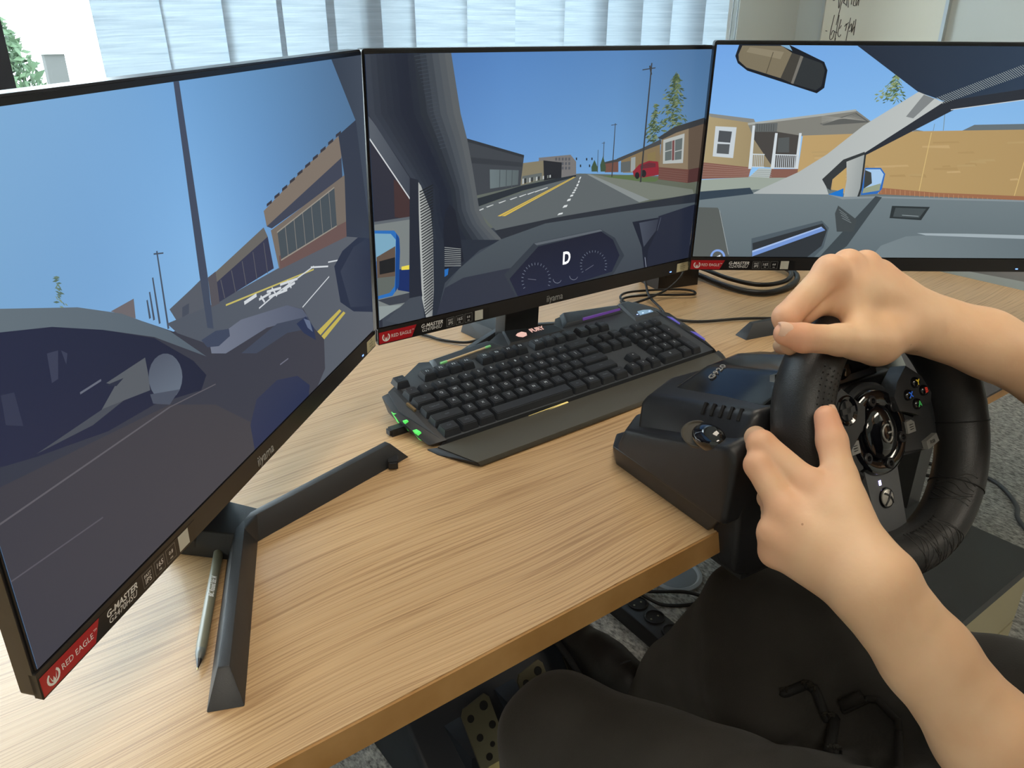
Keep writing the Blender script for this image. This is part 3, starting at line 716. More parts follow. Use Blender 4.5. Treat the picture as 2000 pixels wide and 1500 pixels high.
PIC_C=(
 [[(70, 112, 172), (84, 132, 192), (86, 132, 186), (76, 112, 152)], [(96, 140, 196), (110, 158, 212), (112, 160, 208), (96, 134, 172)], [(140, 180, 220), (160, 200, 232), (164, 204, 232), (150, 186, 210)]],
 [
((63,70,80),(3,21.5,3,140.6,132.8,144,537,126,537,21.5)),
((45,50,62),(3,21.5,3,317.5,12.6,317.5,7.1,21.5)),
((97,104,97),(121.3,174.2,303.3,170.7,537,143.6,537,93.3,121,120.8)),
((97,103,90),(310.5,170,328.7,167.5,534.9,142,535.5,113.3,418.4,120.7)),
((93,100,103),(294.6,170,316,168.4,418.4,120.2,410.6,118.2,169.6,114.1,138.8,145.7)),
((133,140,140),(316,168.4,322.2,167.9,438.8,121.3,418.4,120.2)),
((116,122,113),(322.2,167.9,347.6,163,528.7,126.2,535,116.4,438.8,121.3)),
((90,110,71),(343.8,163.4,405.5,159.4,455.5,149.8,447.8,145.7,422.9,148.2,359.1,160)),
((41,48,56),(140.2,156.6,207.8,164.8,297,170.2,297.2,167.1,209.6,158.6,141.8,146.6)),
((118,116,116),(233.9,196.4,285.7,195.9,295.8,186.4,297.1,169.7,272.1,168.5,235.1,171.3)),
((85,88,95),(260.4,194.2,263.4,194.2,263.6,190.7,260.6,190.7)),
((85,88,95),(260.7,188.7,263.8,188.6,264,185.1,260.9,185.1)),
((85,88,95),(261.1,183.1,264.1,183.1,264.3,179.5,261.3,179.5)),
((85,88,95),(265.8,193.8,268.8,193.8,269.1,190.2,266,190.2)),
((85,88,95),(266.1,188.2,269.2,188.2,269.4,184.6,266.4,184.6)),
((85,88,95),(266.5,182.6,269.5,182.6,269.8,179,266.7,179)),
((85,88,95),(271.2,193.3,274.3,193.3,274.5,189.8,271.5,189.8)),
((85,88,95),(271.6,187.7,274.7,187.7,274.9,184.1,271.8,184.1)),
((85,88,95),(272,182.1,275,182.1,275.3,178.5,272.2,178.5)),
((85,88,95),(276.7,192.9,279.8,192.9,280,189.3,276.9,189.3)),
((85,88,95),(277.1,187.2,280.2,187.2,280.4,183.6,277.3,183.7)),
((85,88,95),(277.5,181.6,280.5,181.6,280.8,178,277.7,178)),
((85,88,95),(282.2,192.4,285.3,192.4,285.6,188.8,282.5,188.8)),
((85,88,95),(282.6,186.8,285.7,186.8,286,183.2,282.9,183.2)),
((85,88,95),(283,181.1,286.1,181.1,286.4,177.5,283.2,177.5)),
((129,122,101),(206.9,192.1,243.9,192.4,244.4,170.4,206.8,165.4)),
((97,104,104),(209,176.4,239.7,177.7,240,170.9,208,167.3)),
((37,40,47),(241.3,192.6,271.6,187.5,272.1,168.5,243.5,167.5)),
((63,68,75),(121.6,228.5,210.7,201.5,206.2,165,136.4,160.1)),
((47,52,59),(121.6,228.5,210.7,201.5,210.5,198.4,121.6,224.7)),
((53,58,65),(125.7,206.5,208.4,192.9,208,187.6,127.1,199.5)),
((106,119,123,89,100,103,0),(159.4,189.1,203.1,184.1,202.3,166.9,160.2,166.3)),
((75,84,89),(175.1,187.2,174.9,166.3,173.7,166.3,173.9,187.2)),
((75,84,89),(184.9,186.3,184.8,165.3,183.6,165.3,183.7,186.3)),
((75,84,89),(193.6,185.5,193.5,164.3,192.3,164.3,192.4,185.5)),
((191,196,196),(209.1,173.1,211,173.4,211.3,166.9,209.3,166.6)),
((30,34,39),(212.6,173.2,214.5,173.5,214.8,167.2,212.9,166.9)),
((120,124,120),(216.2,173.2,218.1,173.5,218.3,167.5,216.4,167.2)),
((191,196,196),(219.7,173.2,221.6,173.5,221.9,167.8,219.9,167.5)),
((30,34,39),(223.3,173.3,225.2,173.6,225.4,168.1,223.5,167.8)),
((120,124,120),(226.8,173.3,228.8,173.6,229,168.4,227,168.1)),
((191,196,196),(230.4,173.3,232.4,173.6,232.6,168.7,230.6,168.4)),
((30,34,39),(234,173.3,236,173.7,236.2,169,234.2,168.7)),
((120,124,120),(237.6,173.4,239.6,173.7,239.8,169.3,237.8,169)),
((191,196,196),(241.2,173.4,243.2,173.7,243.4,169.6,241.4,169.3)),
((30,34,39),(244.9,173.4,246.9,173.7,247.1,169.9,245.1,169.6)),
((120,124,120),(248.5,173.5,250.5,173.8,250.7,170.2,248.7,169.9)),
((191,196,196),(252.2,173.5,254.2,173.8,254.4,170.5,252.4,170.2)),
((30,34,39),(255.9,173.5,257.9,173.8,258.1,170.8,256.1,170.5)),
((209,180,82),(171.8,131.7,293,167.5,294.1,167.1,176.2,130.9)),
((209,180,82),(178,130.9,295.8,167.2,296.9,166.9,183.4,130.2)),
((215,220,221),(268.2,120.5,276.9,121.1,277.8,123.1,270.8,122.9)),
((215,220,221),(276.4,129.2,283.7,129.6,285.3,132.4,279.3,132.2)),
((215,220,221),(283.2,136.9,289.2,137.2,290.4,139.8,285.3,139.7)),
((215,220,221),(288.1,142.2,293.3,142.5,294.3,144.7,289.8,144.6)),
((215,220,221),(291.4,146.1,295.9,146.3,296.9,148.1,292.8,148.1)),
((215,220,221),(294,149,298,149.2,298.5,150.9,294.7,150.9)),
((215,220,221),(296.3,151.7,299.8,151.8,300,153.4,296.6,153.4)),
((215,220,221),(298.2,154.6,301.3,154.7,302.6,157.6,299.4,157.7)),
((215,220,221),(300.7,158.9,303.1,158.9,304.4,161.7,301.7,161.7)),
((215,220,221),(302.5,162.9,304.2,162.9,306.2,166.2,303.9,166.4)),
((201,206,206),(154.4,145.1,164.7,146.8,166,146.2,156.2,144.1)),
((201,206,206),(172.7,147.9,183.3,149.7,184.5,149,174.6,146.9)),
((201,206,206),(189.8,150.2,200.6,152,201.9,151.3,191.8,149.2)),
((201,206,206),(204.1,152.1,214.9,153.9,216.3,153.3,206,151.1)),
((201,206,206),(216.9,153.7,227.9,155.6,229.3,154.9,218.9,152.7)),
((201,206,206),(228.3,155.3,239.4,157.2,240.7,156.5,230.3,154.3)),
((201,206,206),(238.1,156.8,249.3,158.7,250.7,158,240.1,155.8)),
((201,206,206),(142.2,142.2,150.6,144.1,150.9,142.9,142.5,141)),
((130,112,83),(375.7,182,413.4,190.5,449.3,197.9,455.1,158.3,381.5,164.4)),
((70,72,74),(367.9,184,413,193.8,449.7,203.4,451.9,196.9,413.5,189.7,372.1,179.9)),
((151,158,158),(394.8,183.1,403.2,183.7,404.9,163.9,396.3,164.1)),
((93,98,98),(376.1,178.4,394.5,179,395.4,164.7,377.5,165.3)),
((112,78,69),(346.5,181,371.2,181,372.9,166,347.8,168.1)),
((66,68,70),(343.6,181.3,370.9,183.7,372.1,179.9,344.5,179.1)),
((132,116,78),(426,185.1,441.7,188.3,444,172.6,427.7,172.9)),
((139,39,53),(400.2,164.3,411.7,172.6,430.5,176,448.8,173.3,454,154.8,422.2,153.9,403.4,156.8)),
((98,43,53),(413.6,170.8,430.8,173.7,444.1,171.4,444.8,166.3,414.9,166.3)),
((34,34,39),(414.1,157.4,414,156,413.6,154.7,412.7,153.7,411.6,153.2,410.2,153.1,408.8,153.4,407.5,154.2,406.4,155.4,405.6,156.8,405.2,158.3,405.3,159.7,405.7,161,406.6,162,407.7,162.5,409,162.6,410.4,162.3,411.8,161.5,412.9,160.3,413.7,158.9)),
((34,34,39),(427.1,159,427.1,157.4,426.6,156.1,425.7,155,424.4,154.5,422.9,154.4,421.4,154.7,419.9,155.6,418.7,156.8,417.8,158.3,417.4,159.9,417.4,161.5,417.9,162.8,418.8,163.8,420.1,164.4,421.6,164.5,423.1,164.2,424.6,163.3,425.8,162.1,426.7,160.6)),
((99,117,82),(456,276.6,458.3,280.6,461,282.2,458.7,278.2)),
((99,117,82),(463.2,251.7,465.8,253.8,468.7,254.3,466.1,252.2)),
((61,77,58),(459.4,250.3,465.2,251.2,471.5,249.4,465.6,248.4)),
((99,117,82),(478.6,240.2,480.4,239,482.5,236.2,480.7,237.4)),
((76,95,65),(460.4,263.3,464.5,266.2,469.1,266.6,464.9,263.7)),
((61,77,58),(467.4,288.9,470.7,287.1,474.4,282.6,471.1,284.5)),
((123,137,102),(463.4,269,468.8,271.1,474.8,270.4,469.3,268.4)),
((76,95,65),(468.3,220.9,473.1,224.4,478.3,224.9,473.5,221.4)),
((61,77,58),(463.6,224.8,468.3,228.5,473.4,229.2,468.7,225.5)),
((99,117,82),(459.9,271.8,463.8,275.9,468.2,277.2,464.2,273)),
((76,95,65),(468,248.2,470.1,251,472.5,252,470.4,249.2)),
((123,137,102),(451.6,229.7,455.4,230.6,459.6,229.6,455.7,228.7)),
((61,77,58),(468.9,281.3,473.2,279.7,478.1,275.2,473.7,276.9)),
((76,95,65),(454.9,258.8,458.8,259.8,462.9,258.9,459,257.9)),
((61,77,58),(459.6,281.1,465.7,282.1,472.4,280.2,466.2,279.2)),
((123,137,102),(466.9,271.4,470,272.7,473.3,272.5,470.2,271.2)),
((99,117,82),(451.6,259.5,456.2,262.3,461.2,262.5,456.6,259.7)),
((123,137,102),(454.5,270.9,458.5,273.2,463,273.4,458.9,271)),
((76,95,65),(461.3,226.1,464.1,229.7,467.4,230.9,464.5,227.3)),
((123,137,102),(464.3,254.9,467.5,257.7,471.1,258.4,467.9,255.6)),
((61,77,58),(476.1,267.7,479.3,265.9,482.8,261.6,479.7,263.5)),
((123,137,102),(481.1,231.3,485.4,229.4,490.1,224.6,485.8,226.5)),
((99,117,82),(466.8,222,469.5,225,472.6,225.9,469.9,222.9)),
((123,137,102),(478.2,262,481.6,261.8,485.3,259.8,481.8,260.1)),
((123,137,102),(458.8,253.7,462,255.6,465.4,255.8,462.2,253.9)),
((99,117,82),(455.4,236.6,459.3,241.1,463.7,242.5,459.8,238)),
((123,137,102),(461.7,277,465,279,468.7,279.1,465.3,277.1)),
((61,77,58),(466.2,280.6,469.5,278.2,473.3,273,470,275.3)),
((76,95,65),(463.1,274.9,466,276.4,469.2,276.4,466.2,274.8)),
((76,95,65),(477.5,229.7,480.7,230.4,484.3,229.4,481,228.8)),
((76,95,65),(477.2,261.2,482.6,260.9,488.5,258,483.1,258.3)),
((99,117,82),(477.8,233.4,483.3,232.6,489.5,228.9,483.8,229.7)),
((99,117,82),(462.1,226.6,466.8,227.7,472,226.4,467.2,225.4)),
((123,137,102),(462.5,214.5,468.1,216.7,474.2,216,468.6,213.8)),
((76,95,65),(467.8,243.4,472.6,246.1,477.9,246.2,473,243.4)),
((123,137,102),(451,238.9,456.1,240.5,461.7,239.5,456.5,237.9)),
((99,117,82),(464.5,248.5,470.1,251,476.3,250.7,470.6,248.1)),
((123,137,102),(451.7,256.5,455,257.3,458.7,256.5,455.3,255.7)),
((76,95,65),(484.5,222.4,486.9,221.1,489.5,218,487.1,219.3)),
((99,117,82),(465.4,265.7,468.4,267.6,471.8,267.9,468.7,265.9)),
((123,137,102),(437.3,237.2,441.9,240.6,446.9,241.2,442.3,237.8)),
((99,117,82),(466.7,244.1,470,246,473.7,246,470.3,244.1)),
((123,137,102),(455.9,271.6,459,276.3,462.5,278.1,459.4,273.4)),
((123,137,102),(443.7,219.3,449.1,221.1,455,220.2,449.5,218.4)),
((123,137,102),(463.3,253.6,467.4,255.4,471.8,255.1,467.7,253.3)),
((123,137,102),(463.8,230,468.6,230.9,473.7,229.4,468.9,228.6)),
((76,95,65),(464.6,264.7,468.6,269.3,473.1,270.9,469.1,266.2)),
((99,117,82),(458.7,265.4,462.1,269.7,466,271.2,462.6,266.9)),
((76,95,65),(447.6,223.8,453.6,224.9,460.1,223.1,454,222)),
((99,117,82),(480,242.1,483.1,240.2,486.6,236,483.5,237.8)),
((61,77,58),(465.2,214.9,467.3,218.2,469.8,219.4,467.7,216.1)),
((76,95,65),(492.5,228,496.9,227.3,501.6,224.4,497.2,225.1)),
((76,95,65),(437.4,225.6,441.2,226.4,445.4,225.4,441.5,224.6)),
((99,117,82),(456.7,236.2,461.7,239,467,239,462.1,236.2)),
((76,95,65),(460.5,265.4,463.4,266.6,466.6,266.3,463.7,265.1)),
((61,77,58),(461.3,267.7,464.8,270.1,468.5,270.4,465.1,268.1)),
((61,77,58),(459.3,255.1,461.8,260.3,464.9,262.4,462.3,257.2)),
((61,77,58),(476,263.6,479.9,262.5,484.2,259.1,480.3,260.2)),
((76,95,65),(475.3,240.8,479.3,239.9,483.7,236.7,479.7,237.7)),
((76,95,65),(459.6,226.7,463.3,228.3,467.2,228,463.6,226.4)),
((99,117,82),(461.2,281,465.1,282.4,469.2,281.9,465.4,280.5)),
((123,137,102),(477.2,217.9,481.7,218.5,486.5,217,482,216.4)),
((76,95,65),(446.7,265.9,449.6,268.5,452.8,269.2,449.9,266.6)),
((61,77,58),(489.7,217.9,495.4,217,501.6,213.2,495.9,214.1)),
((123,137,102),(464.2,255.2,467.7,255.7,471.4,254.6,467.9,254.1)),
((61,77,58),(483.7,256.3,489,256.8,494.9,254.8,489.5,254.3)),
((123,137,102),(468.2,243.5,471.5,247.9,475.2,249.5,471.9,245)),
((61,77,58),(462.7,272,464.6,275.2,466.9,276.4,465,273.2)),
((61,77,58),(468.4,281.4,470.4,280.3,472.6,277.5,470.6,278.7)),
((61,77,58),(458.1,254.7,463.6,257,469.5,256.6,464,254.2)),
((99,117,82),(463.9,242.8,466.1,246.7,468.6,248.2,466.5,244.3)),
((76,95,65),(472,243.3,477.9,243.4,484.2,240.7,478.3,240.6)),
((99,117,82),(466.6,254.7,469.7,259.3,473.3,261,470.2,256.4)),
((76,95,65),(463.8,234.6,470.4,236,477.7,234.1,470.9,232.8)),
((61,77,58),(465.5,272.9,470.6,272.9,476.1,270.5,471,270.5)),
((123,137,102),(480.3,234.3,483.8,235,487.5,234.1,484,233.4)),
((99,117,82),(465.9,271.9,469.7,274.6,473.9,275.1,470.1,272.4)),
((76,95,65),(465.6,282.5,469.7,282.3,474.2,280,470.1,280.3)),
((123,137,102),(471.1,265.6,475.3,265.1,479.9,262.4,475.7,262.9)),
((99,117,82),(449.8,247.9,456.1,248.9,463,246.9,456.6,245.9)),
((76,95,65),(464.1,281.2,468.4,282.5,473.1,281.8,468.8,280.4)),
((123,137,102),(445.5,242,449,245.5,452.9,246.5,449.4,243)),
((61,77,58),(460.1,226.7,462.4,231.5,465.2,233.5,462.9,228.7)),
((76,95,65),(475.6,251.1,478.9,251.2,482.5,249.8,479.2,249.7)),
((99,117,82),(479.1,231.2,482.3,231.3,485.9,229.9,482.6,229.7)),
((61,77,58),(465.4,282.1,471,282.3,477,280,471.4,279.7)),
((99,117,82),(488.5,234,491.2,232.6,494.4,229.1,491.6,230.6)),
((61,77,58),(463.2,229.7,468,233.8,473.4,234.7,468.6,230.6)),
((61,77,58),(467,247,469.4,251.6,472.2,253.4,469.8,248.9)),
((123,137,102),(464.3,279.7,470.6,279.5,477.4,276.2,471,276.4)),
((99,117,82),(464.5,252.8,467.3,257.4,470.5,259.1,467.7,254.6)),
((99,117,82),(468.5,283.2,472.1,280.9,476.1,275.5,472.6,277.8)),
((76,95,65),(465.3,275.9,468.8,279,472.6,279.8,469.2,276.7)),
((61,77,58),(469.4,220.6,471.4,223.4,473.7,224.3,471.7,221.6)),
((99,117,82),(466,244.4,468.4,247.7,471.2,248.8,468.8,245.6)),
((123,137,102),(468.4,269.7,472.2,270.3,476.3,269.2,472.5,268.6)),
((123,137,102),(466.5,250.1,467.8,252.8,469.3,254,468,251.2)),
((61,77,58),(468.3,243.9,470.4,248.6,473,250.5,470.9,245.8)),
((123,137,102),(467.9,236,472.1,240.1,476.7,241.2,472.5,237.1)),
((123,137,102),(467.3,244.5,472.6,248.1,478.5,248.5,473.2,244.9)),
((123,137,102),(458,218.9,461.8,221.7,466.1,222.2,462.2,219.3)),
((123,137,102),(460.8,270.9,463.2,273.9,466,274.9,463.6,271.9)),
((99,117,82),(465.6,281.4,470.4,279.9,475.7,275.6,470.9,277.1)),
((123,137,102),(465.6,275.5,468.3,279.7,471.3,281.4,468.7,277.1)),
((76,95,65),(471,231.4,475.9,234.3,481.2,234.4,476.3,231.5)),
((123,137,102),(460.7,267.1,462.9,270.2,465.4,271.3,463.2,268.2)),
((76,95,65),(458.8,255.3,463.2,255.9,467.9,254.4,463.5,253.8)),
((123,137,102),(443.4,256.4,448.7,257.9,454.4,256.8,449.1,255.3)),
((76,95,65),(456.3,251.8,460.6,255.8,465.2,256.8,461,252.8)),
((99,117,82),(467.3,273.4,472.1,274.1,477.4,272.5,472.5,271.8)),
((76,95,65),(467.7,249.4,471.3,252.1,475.2,252.6,471.6,249.9)),
((123,137,102),(458.5,277.6,461,279.7,463.9,280.1,461.3,278.1)),
((123,137,102),(456.4,231.6,458.6,236.4,461.1,238.5,459,233.6)),
((76,95,65),(467.1,269.2,472.3,270.3,477.9,268.9,472.7,267.9)),
((99,117,82),(466.8,261.2,472.4,261.3,478.4,258.8,472.8,258.7)),
((61,77,58),(461,281.6,466.5,282.6,472.5,281,466.9,280)),
((76,95,65),(464.2,246.9,467.3,247.8,470.8,247.1,467.6,246.3)),
((99,117,82),(463.7,272.9,467.1,277.5,471,279.1,467.6,274.5)),
((123,137,102),(453,208.8,454.7,211.3,456.6,212.2,454.9,209.7)),
((99,117,82),(467.9,270.6,474.2,272.1,480.9,270.7,474.7,269.2)),
((123,137,102),(440.4,221.9,445.4,222.6,450.7,221,445.7,220.3)),
((76,95,65),(464.4,266.3,467.2,269.1,470.4,269.9,467.5,267.1)),
((76,95,65),(463,278.6,467.7,282.2,472.8,283,468.1,279.4)),
((61,77,58),(478.9,213.6,482.7,211.2,486.9,205.8,483.2,208.2)),
((99,117,82),(456.9,234.3,459,238.2,461.5,239.8,459.4,235.8)),
((99,117,82),(505.4,215.9,508.6,215.4,512.2,213.3,508.9,213.8)),
((61,77,58),(456.9,240.9,462,243.2,467.5,242.9,462.4,240.6)),
((123,137,102),(459,249.7,462.1,253.6,465.6,254.9,462.5,251)),
((123,137,102),(467.6,256.6,470.1,259.4,473,260.2,470.4,257.5)),
((76,95,65),(439.5,236.8,441.6,239.8,443.9,240.9,441.9,237.9)),
((76,95,65),(469.7,244.1,473.5,245.8,477.6,245.5,473.8,243.8)),
((123,137,102),(439.3,213.6,441.1,217.9,443.3,219.7,441.4,215.4)),
((61,77,58),(475,268.4,480.5,269.3,486.6,267.7,481,266.7)),
((123,137,102),(454.6,255.2,458.9,256.6,463.5,255.9,459.2,254.5)),
((61,77,58),(457.4,254.6,459.7,256.8,462.4,257.4,460,255.2)),
((61,77,58),(469.6,226.8,475.6,228.5,482,227.3,476,225.6)),
((61,77,58),(463,280.2,467,281.5,471.3,280.9,467.3,279.6)),
((123,137,102),(475.6,224.1,482.1,224.4,489.1,221.7,482.6,221.4)),
((123,137,102),(462.8,236.7,467.3,238.3,472.1,237.6,467.6,236)),
((61,77,58),(465.5,282.1,468.9,281.8,472.7,279.8,469.2,280.1)),
((76,95,65),(461.2,269.1,466.3,270.8,471.9,270,466.7,268.3)),
((61,77,58),(458.8,253.9,464.2,254.9,470.1,253.4,464.6,252.4)),
((99,117,82),(452.2,243.1,457.4,245.5,463,245.2,457.8,242.8)),
((76,95,65),(463.7,265.8,466,269.1,468.7,270.3,466.4,267)),
((61,77,58),(468.1,250.1,474.3,251.2,481,249.4,474.7,248.3)),
((76,95,65),(465.8,232,471.2,235.3,477.2,235.5,471.7,232.2)),
((123,137,102),(466.6,225.7,471.6,226.3,477.1,224.5,472,223.9)),
((99,117,82),(450.8,254.6,453.9,256,457.2,255.7,454.1,254.4)),
((76,95,65),(464.1,279.8,468.6,282.2,473.4,282.2,469,279.8)),
((123,137,102),(468.8,288.3,472,286.9,475.6,283.4,472.4,284.8)),
((76,95,65),(454.8,242,457.1,247.4,459.9,249.7,457.6,244.2)),
((76,95,65),(468.6,279.7,475.3,280.6,482.5,278.5,475.8,277.5)),
((123,137,102),(466.2,253,468.8,255.7,471.7,256.5,469.1,253.8)),
((99,117,82),(453.2,264.6,456.5,265.4,460.2,264.5,456.8,263.8)),
((76,95,65),(435.2,216.7,439.8,220.6,444.8,221.5,440.2,217.6)),
((99,117,82),(460,267.3,463,269.9,466.4,270.5,463.4,267.9)),
((61,77,58),(466.3,249.7,468.8,254.9,471.9,257.1,469.3,251.8)),
((61,77,58),(443.3,225.8,449.3,227.9,455.7,227,449.7,224.9)),
((61,77,58),(463.8,275.4,465.8,279.4,468.3,281.1,466.2,277.1)),
((61,77,58),(477.4,255.4,480.9,255.3,484.7,253.5,481.2,253.6)),
((123,137,102),(467.1,285.5,471.4,285.7,476,283.8,471.7,283.6)),
((99,117,82),(464.2,257.5,469.1,261.5,474.6,262.4,469.7,258.4)),
((123,137,102),(476.5,214.2,482.8,214.9,489.7,212.5,483.3,211.8)),
((123,137,102),(451.1,223.9,456.2,225,461.8,223.6,456.6,222.5)),
((76,95,65),(452.5,219.1,455.6,223.6,459.2,225.2,456.1,220.7)),
((61,77,58),(479.3,223.9,484.3,222.5,489.8,218.2,484.8,219.6)),
((99,117,82),(461.6,278,464.4,279.9,467.5,280.2,464.7,278.3)),
((123,137,102),(471.2,243.3,473.5,246.9,476.1,248.3,473.8,244.7)),
((61,77,58),(469.8,209.3,472.7,214.5,476.1,216.5,473.2,211.3)),
((123,137,102),(463.6,250.4,468.5,252.8,473.9,252.6,469,250.2)),
((99,117,82),(465.9,258.9,468.2,261,470.7,261.5,468.4,259.4)),
((76,95,65),(456.2,260.9,460.4,264.2,465.1,264.9,460.8,261.6)),
((123,137,102),(464.7,230.5,470.7,231.4,477.2,229.3,471.2,228.5)),
((99,117,82),(511.4,213.6,515.7,212.4,520.5,208.7,516.1,210)),
((99,117,82),(465,262.7,470.4,264,476.1,262.8,470.8,261.4)),
((61,77,58),(452.6,235.5,456.6,238.5,461.1,238.9,457,236)),
((61,77,58),(462.8,217.8,465.4,220.8,468.3,221.8,465.7,218.8)),
((61,77,58),(466.1,248.6,470,249.5,474.2,248.5,470.3,247.6)),
((123,137,102),(492.9,220,498.4,220.5,504.3,218.5,498.8,217.9)),
((99,117,82),(454.3,228.3,458.6,230.8,463.2,230.9,458.9,228.4)),
((61,77,58),(459.7,273,464.8,275.3,470.2,275.1,465.2,272.7)),
((99,117,82),(463.8,230.5,466.5,234,469.5,235.2,466.9,231.7)),
((123,137,102),(467.4,250.1,471.7,251,476.3,249.9,472,249)),
((76,95,65),(464.9,282,469.9,281.7,475.4,279,470.3,279.3)),
((76,95,65),(470.6,255.3,476.4,255,482.8,252,476.9,252.2)),
((123,137,102),(453,226.8,455.4,229.5,458.1,230.4,455.7,227.6)),
((123,137,102),(460.1,279.8,464.6,280.6,469.4,279.3,464.9,278.5)),
((61,77,58),(475.1,222,477.5,226.8,480.3,228.7,477.9,223.9)),
((99,117,82),(463.6,284.2,465.8,288.7,468.3,290.6,466.2,286.1)),
((99,117,82),(454.4,239.3,456.2,242.5,458.2,243.7,456.5,240.6)),
((76,95,65),(469.4,247.7,472.3,251.7,475.6,253.1,472.7,249.1)),
((76,95,65),(465.7,285.3,468.8,284.6,472.2,282.2,469.1,282.9)),
((123,137,102),(467.5,259.5,471.1,263.6,475.2,264.8,471.6,260.8)),
((123,137,102),(468,223.1,473.4,223.7,479.2,221.8,473.8,221.2)),
((99,117,82),(473.3,264.9,477.8,263.8,482.8,260.3,478.3,261.3)),
((61,77,58),(455.3,272.8,461.6,273.9,468.5,272,462.1,270.9)),
((99,117,82),(471.9,256,476.8,254.1,482.2,249.1,477.3,251)),
((61,77,58),(449.1,218.9,451.7,220.8,454.6,221.1,451.9,219.2)),
((99,117,82),(468.8,276.4,474,274.8,479.8,270.3,474.5,271.8)),
((99,117,82),(462.4,257,468.3,259.8,474.7,259.4,468.8,256.7)),
((61,77,58),(466.3,259,469.1,260.9,472.1,261.2,469.3,259.3)),
((61,77,58),(485.6,219.7,489.6,218.8,493.9,215.7,489.9,216.6)),
((123,137,102),(469.9,247.2,472.8,251.6,476.2,253.3,473.3,248.8)),
((76,95,65),(444.4,236.4,448.3,240.5,452.7,241.7,448.8,237.6)),
((123,137,102),(455.3,268.5,459.9,269.8,464.9,268.9,460.2,267.6)),
((123,137,102),(447.2,225.8,452.3,229.5,457.8,230.1,452.7,226.4)),
((61,77,58),(478.7,230.7,482.7,230.5,487.2,228.4,483.1,228.5)),
((123,137,102),(474,249.9,478.3,250.8,482.9,249.6,478.6,248.7)),
((61,77,58),(455.7,272.4,461.9,274.5,468.6,273.6,462.4,271.5)),
((76,95,65),(445.6,226.6,447.7,229.5,450.1,230.5,448,227.6)),
((123,137,102),(467.4,242.8,470.6,244.9,474.1,245.1,470.9,243)),
((61,77,58),(476.5,261,480.2,259.7,484.2,256.1,480.5,257.4)),
((61,77,58),(460.3,271.5,465.3,272.2,470.7,270.5,465.7,269.8)),
((76,95,65),(469.6,283.1,472.5,281.3,475.8,277.1,472.9,278.9)),
((123,137,102),(473.9,263,479.8,263,486.1,260.1,480.2,260.2)),
((61,77,58),(460.3,282.8,465,285.9,470.2,286.4,465.4,283.2)),
((123,137,102),(469.6,254.1,473.4,254.9,477.6,253.9,473.7,253.1)),
((123,137,102),(464.4,214.8,467.7,219.1,471.5,220.5,468.2,216.2)),
((123,137,102),(470.1,250.6,476.7,251.6,483.8,249.4,477.2,248.5)),
((76,95,65),(465.8,232.4,468.3,236.7,471.1,238.3,468.7,234)),
((61,77,58),(454.1,255.2,457.8,256,461.9,255.1,458.1,254.3)),
((76,95,65),(481.1,253,484.8,253.7,488.8,252.7,485.1,252)),
((123,137,102),(461.5,248.9,464.5,251.1,467.7,251.5,464.8,249.3)),
((99,117,82),(470,266.8,473.5,265.5,477.3,261.9,473.8,263.3)),
((76,95,65),(455.2,261.6,456.8,265.1,458.7,266.5,457.1,263)),
((76,95,65),(454.8,228.6,456.8,230.9,459.1,231.5,457.1,229.3)),
((99,117,82),(448,214.9,454.7,215.8,461.9,213.4,455.2,212.6)),
((99,117,82),(454,237.3,460.1,239.4,466.8,238.4,460.6,236.3)),
((99,117,82),(459.6,281.3,464.2,284,469.1,284.1,464.6,281.5)),
((61,77,58),(464.3,269.6,468.1,270.4,472.3,269.4,468.4,268.6)),
((99,117,82),(476.5,242.3,482,242.2,488,239.5,482.4,239.6)),
((76,95,65),(458.7,228.6,461.2,232.3,464,233.7,461.5,230)),
((99,117,82),(447,258.2,451.1,259.5,455.6,258.9,451.4,257.5)),
((99,117,82),(456.9,237.7,461.5,240,466.5,239.8,461.9,237.5)),
((61,77,58),(450.8,226.2,454.8,226.7,459.1,225.2,455.1,224.8)),
((123,137,102),(463.3,276.5,467.6,278.5,472.2,278.2,467.9,276.2)),
((99,117,82),(477.5,221.6,481.8,219.3,486.6,214,482.3,216.2)),
((61,77,58),(469.1,227.8,473.6,229.6,478.5,229.1,474,227.3)),
((61,77,58),(461,263.5,463.5,267,466.4,268.3,463.9,264.8)),
((61,77,58),(486.9,219.7,489.7,218,492.9,214.2,490.1,215.9)),
((99,117,82),(498.7,218.8,501.2,217.7,503.9,214.8,501.4,216)),
((61,77,58),(473.2,217.2,477.4,219,482,218.5,477.8,216.7)),
((99,117,82),(473.5,256.1,476.2,254.3,479.3,250.2,476.6,252)),
((99,117,82),(469.4,265.2,474.2,264.8,479.4,262,474.6,262.4)),
((99,117,82),(472.8,213.9,476.5,214.6,480.5,213.6,476.8,212.9)),
((61,77,58),(479.9,246,484.9,246.9,490.3,245.5,485.3,244.5)),
((99,117,82),(466.5,279.6,471.4,279.3,476.8,276.5,471.8,276.8)),
((123,137,102),(466.7,283.5,470.3,282.1,474.3,278.4,470.7,279.8)),
((123,137,102),(467,270.4,469.3,273.1,472,273.9,469.6,271.3)),
((61,77,58),(462.2,284.3,465.9,287.3,470,288,466.3,285)),
((76,95,65),(460.9,284.1,466,285.1,471.5,283.8,466.4,282.7)),
((61,77,58),(463.4,240.8,467.6,242,472.1,241.1,467.9,239.9)),
((99,117,82),(462,264.3,466.6,265,471.6,263.6,467,262.9)),
((61,77,58),(468.5,231,471.4,233.6,474.6,234.2,471.7,231.6)),
((76,95,65),(471.5,237.1,473.4,240.3,475.5,241.6,473.7,238.4)),
((99,117,82),(466.6,283.4,470.2,281.9,474.2,278.1,470.6,279.6)),
((61,77,58),(465.6,259,468.3,260.6,471.3,260.8,468.6,259.1)),
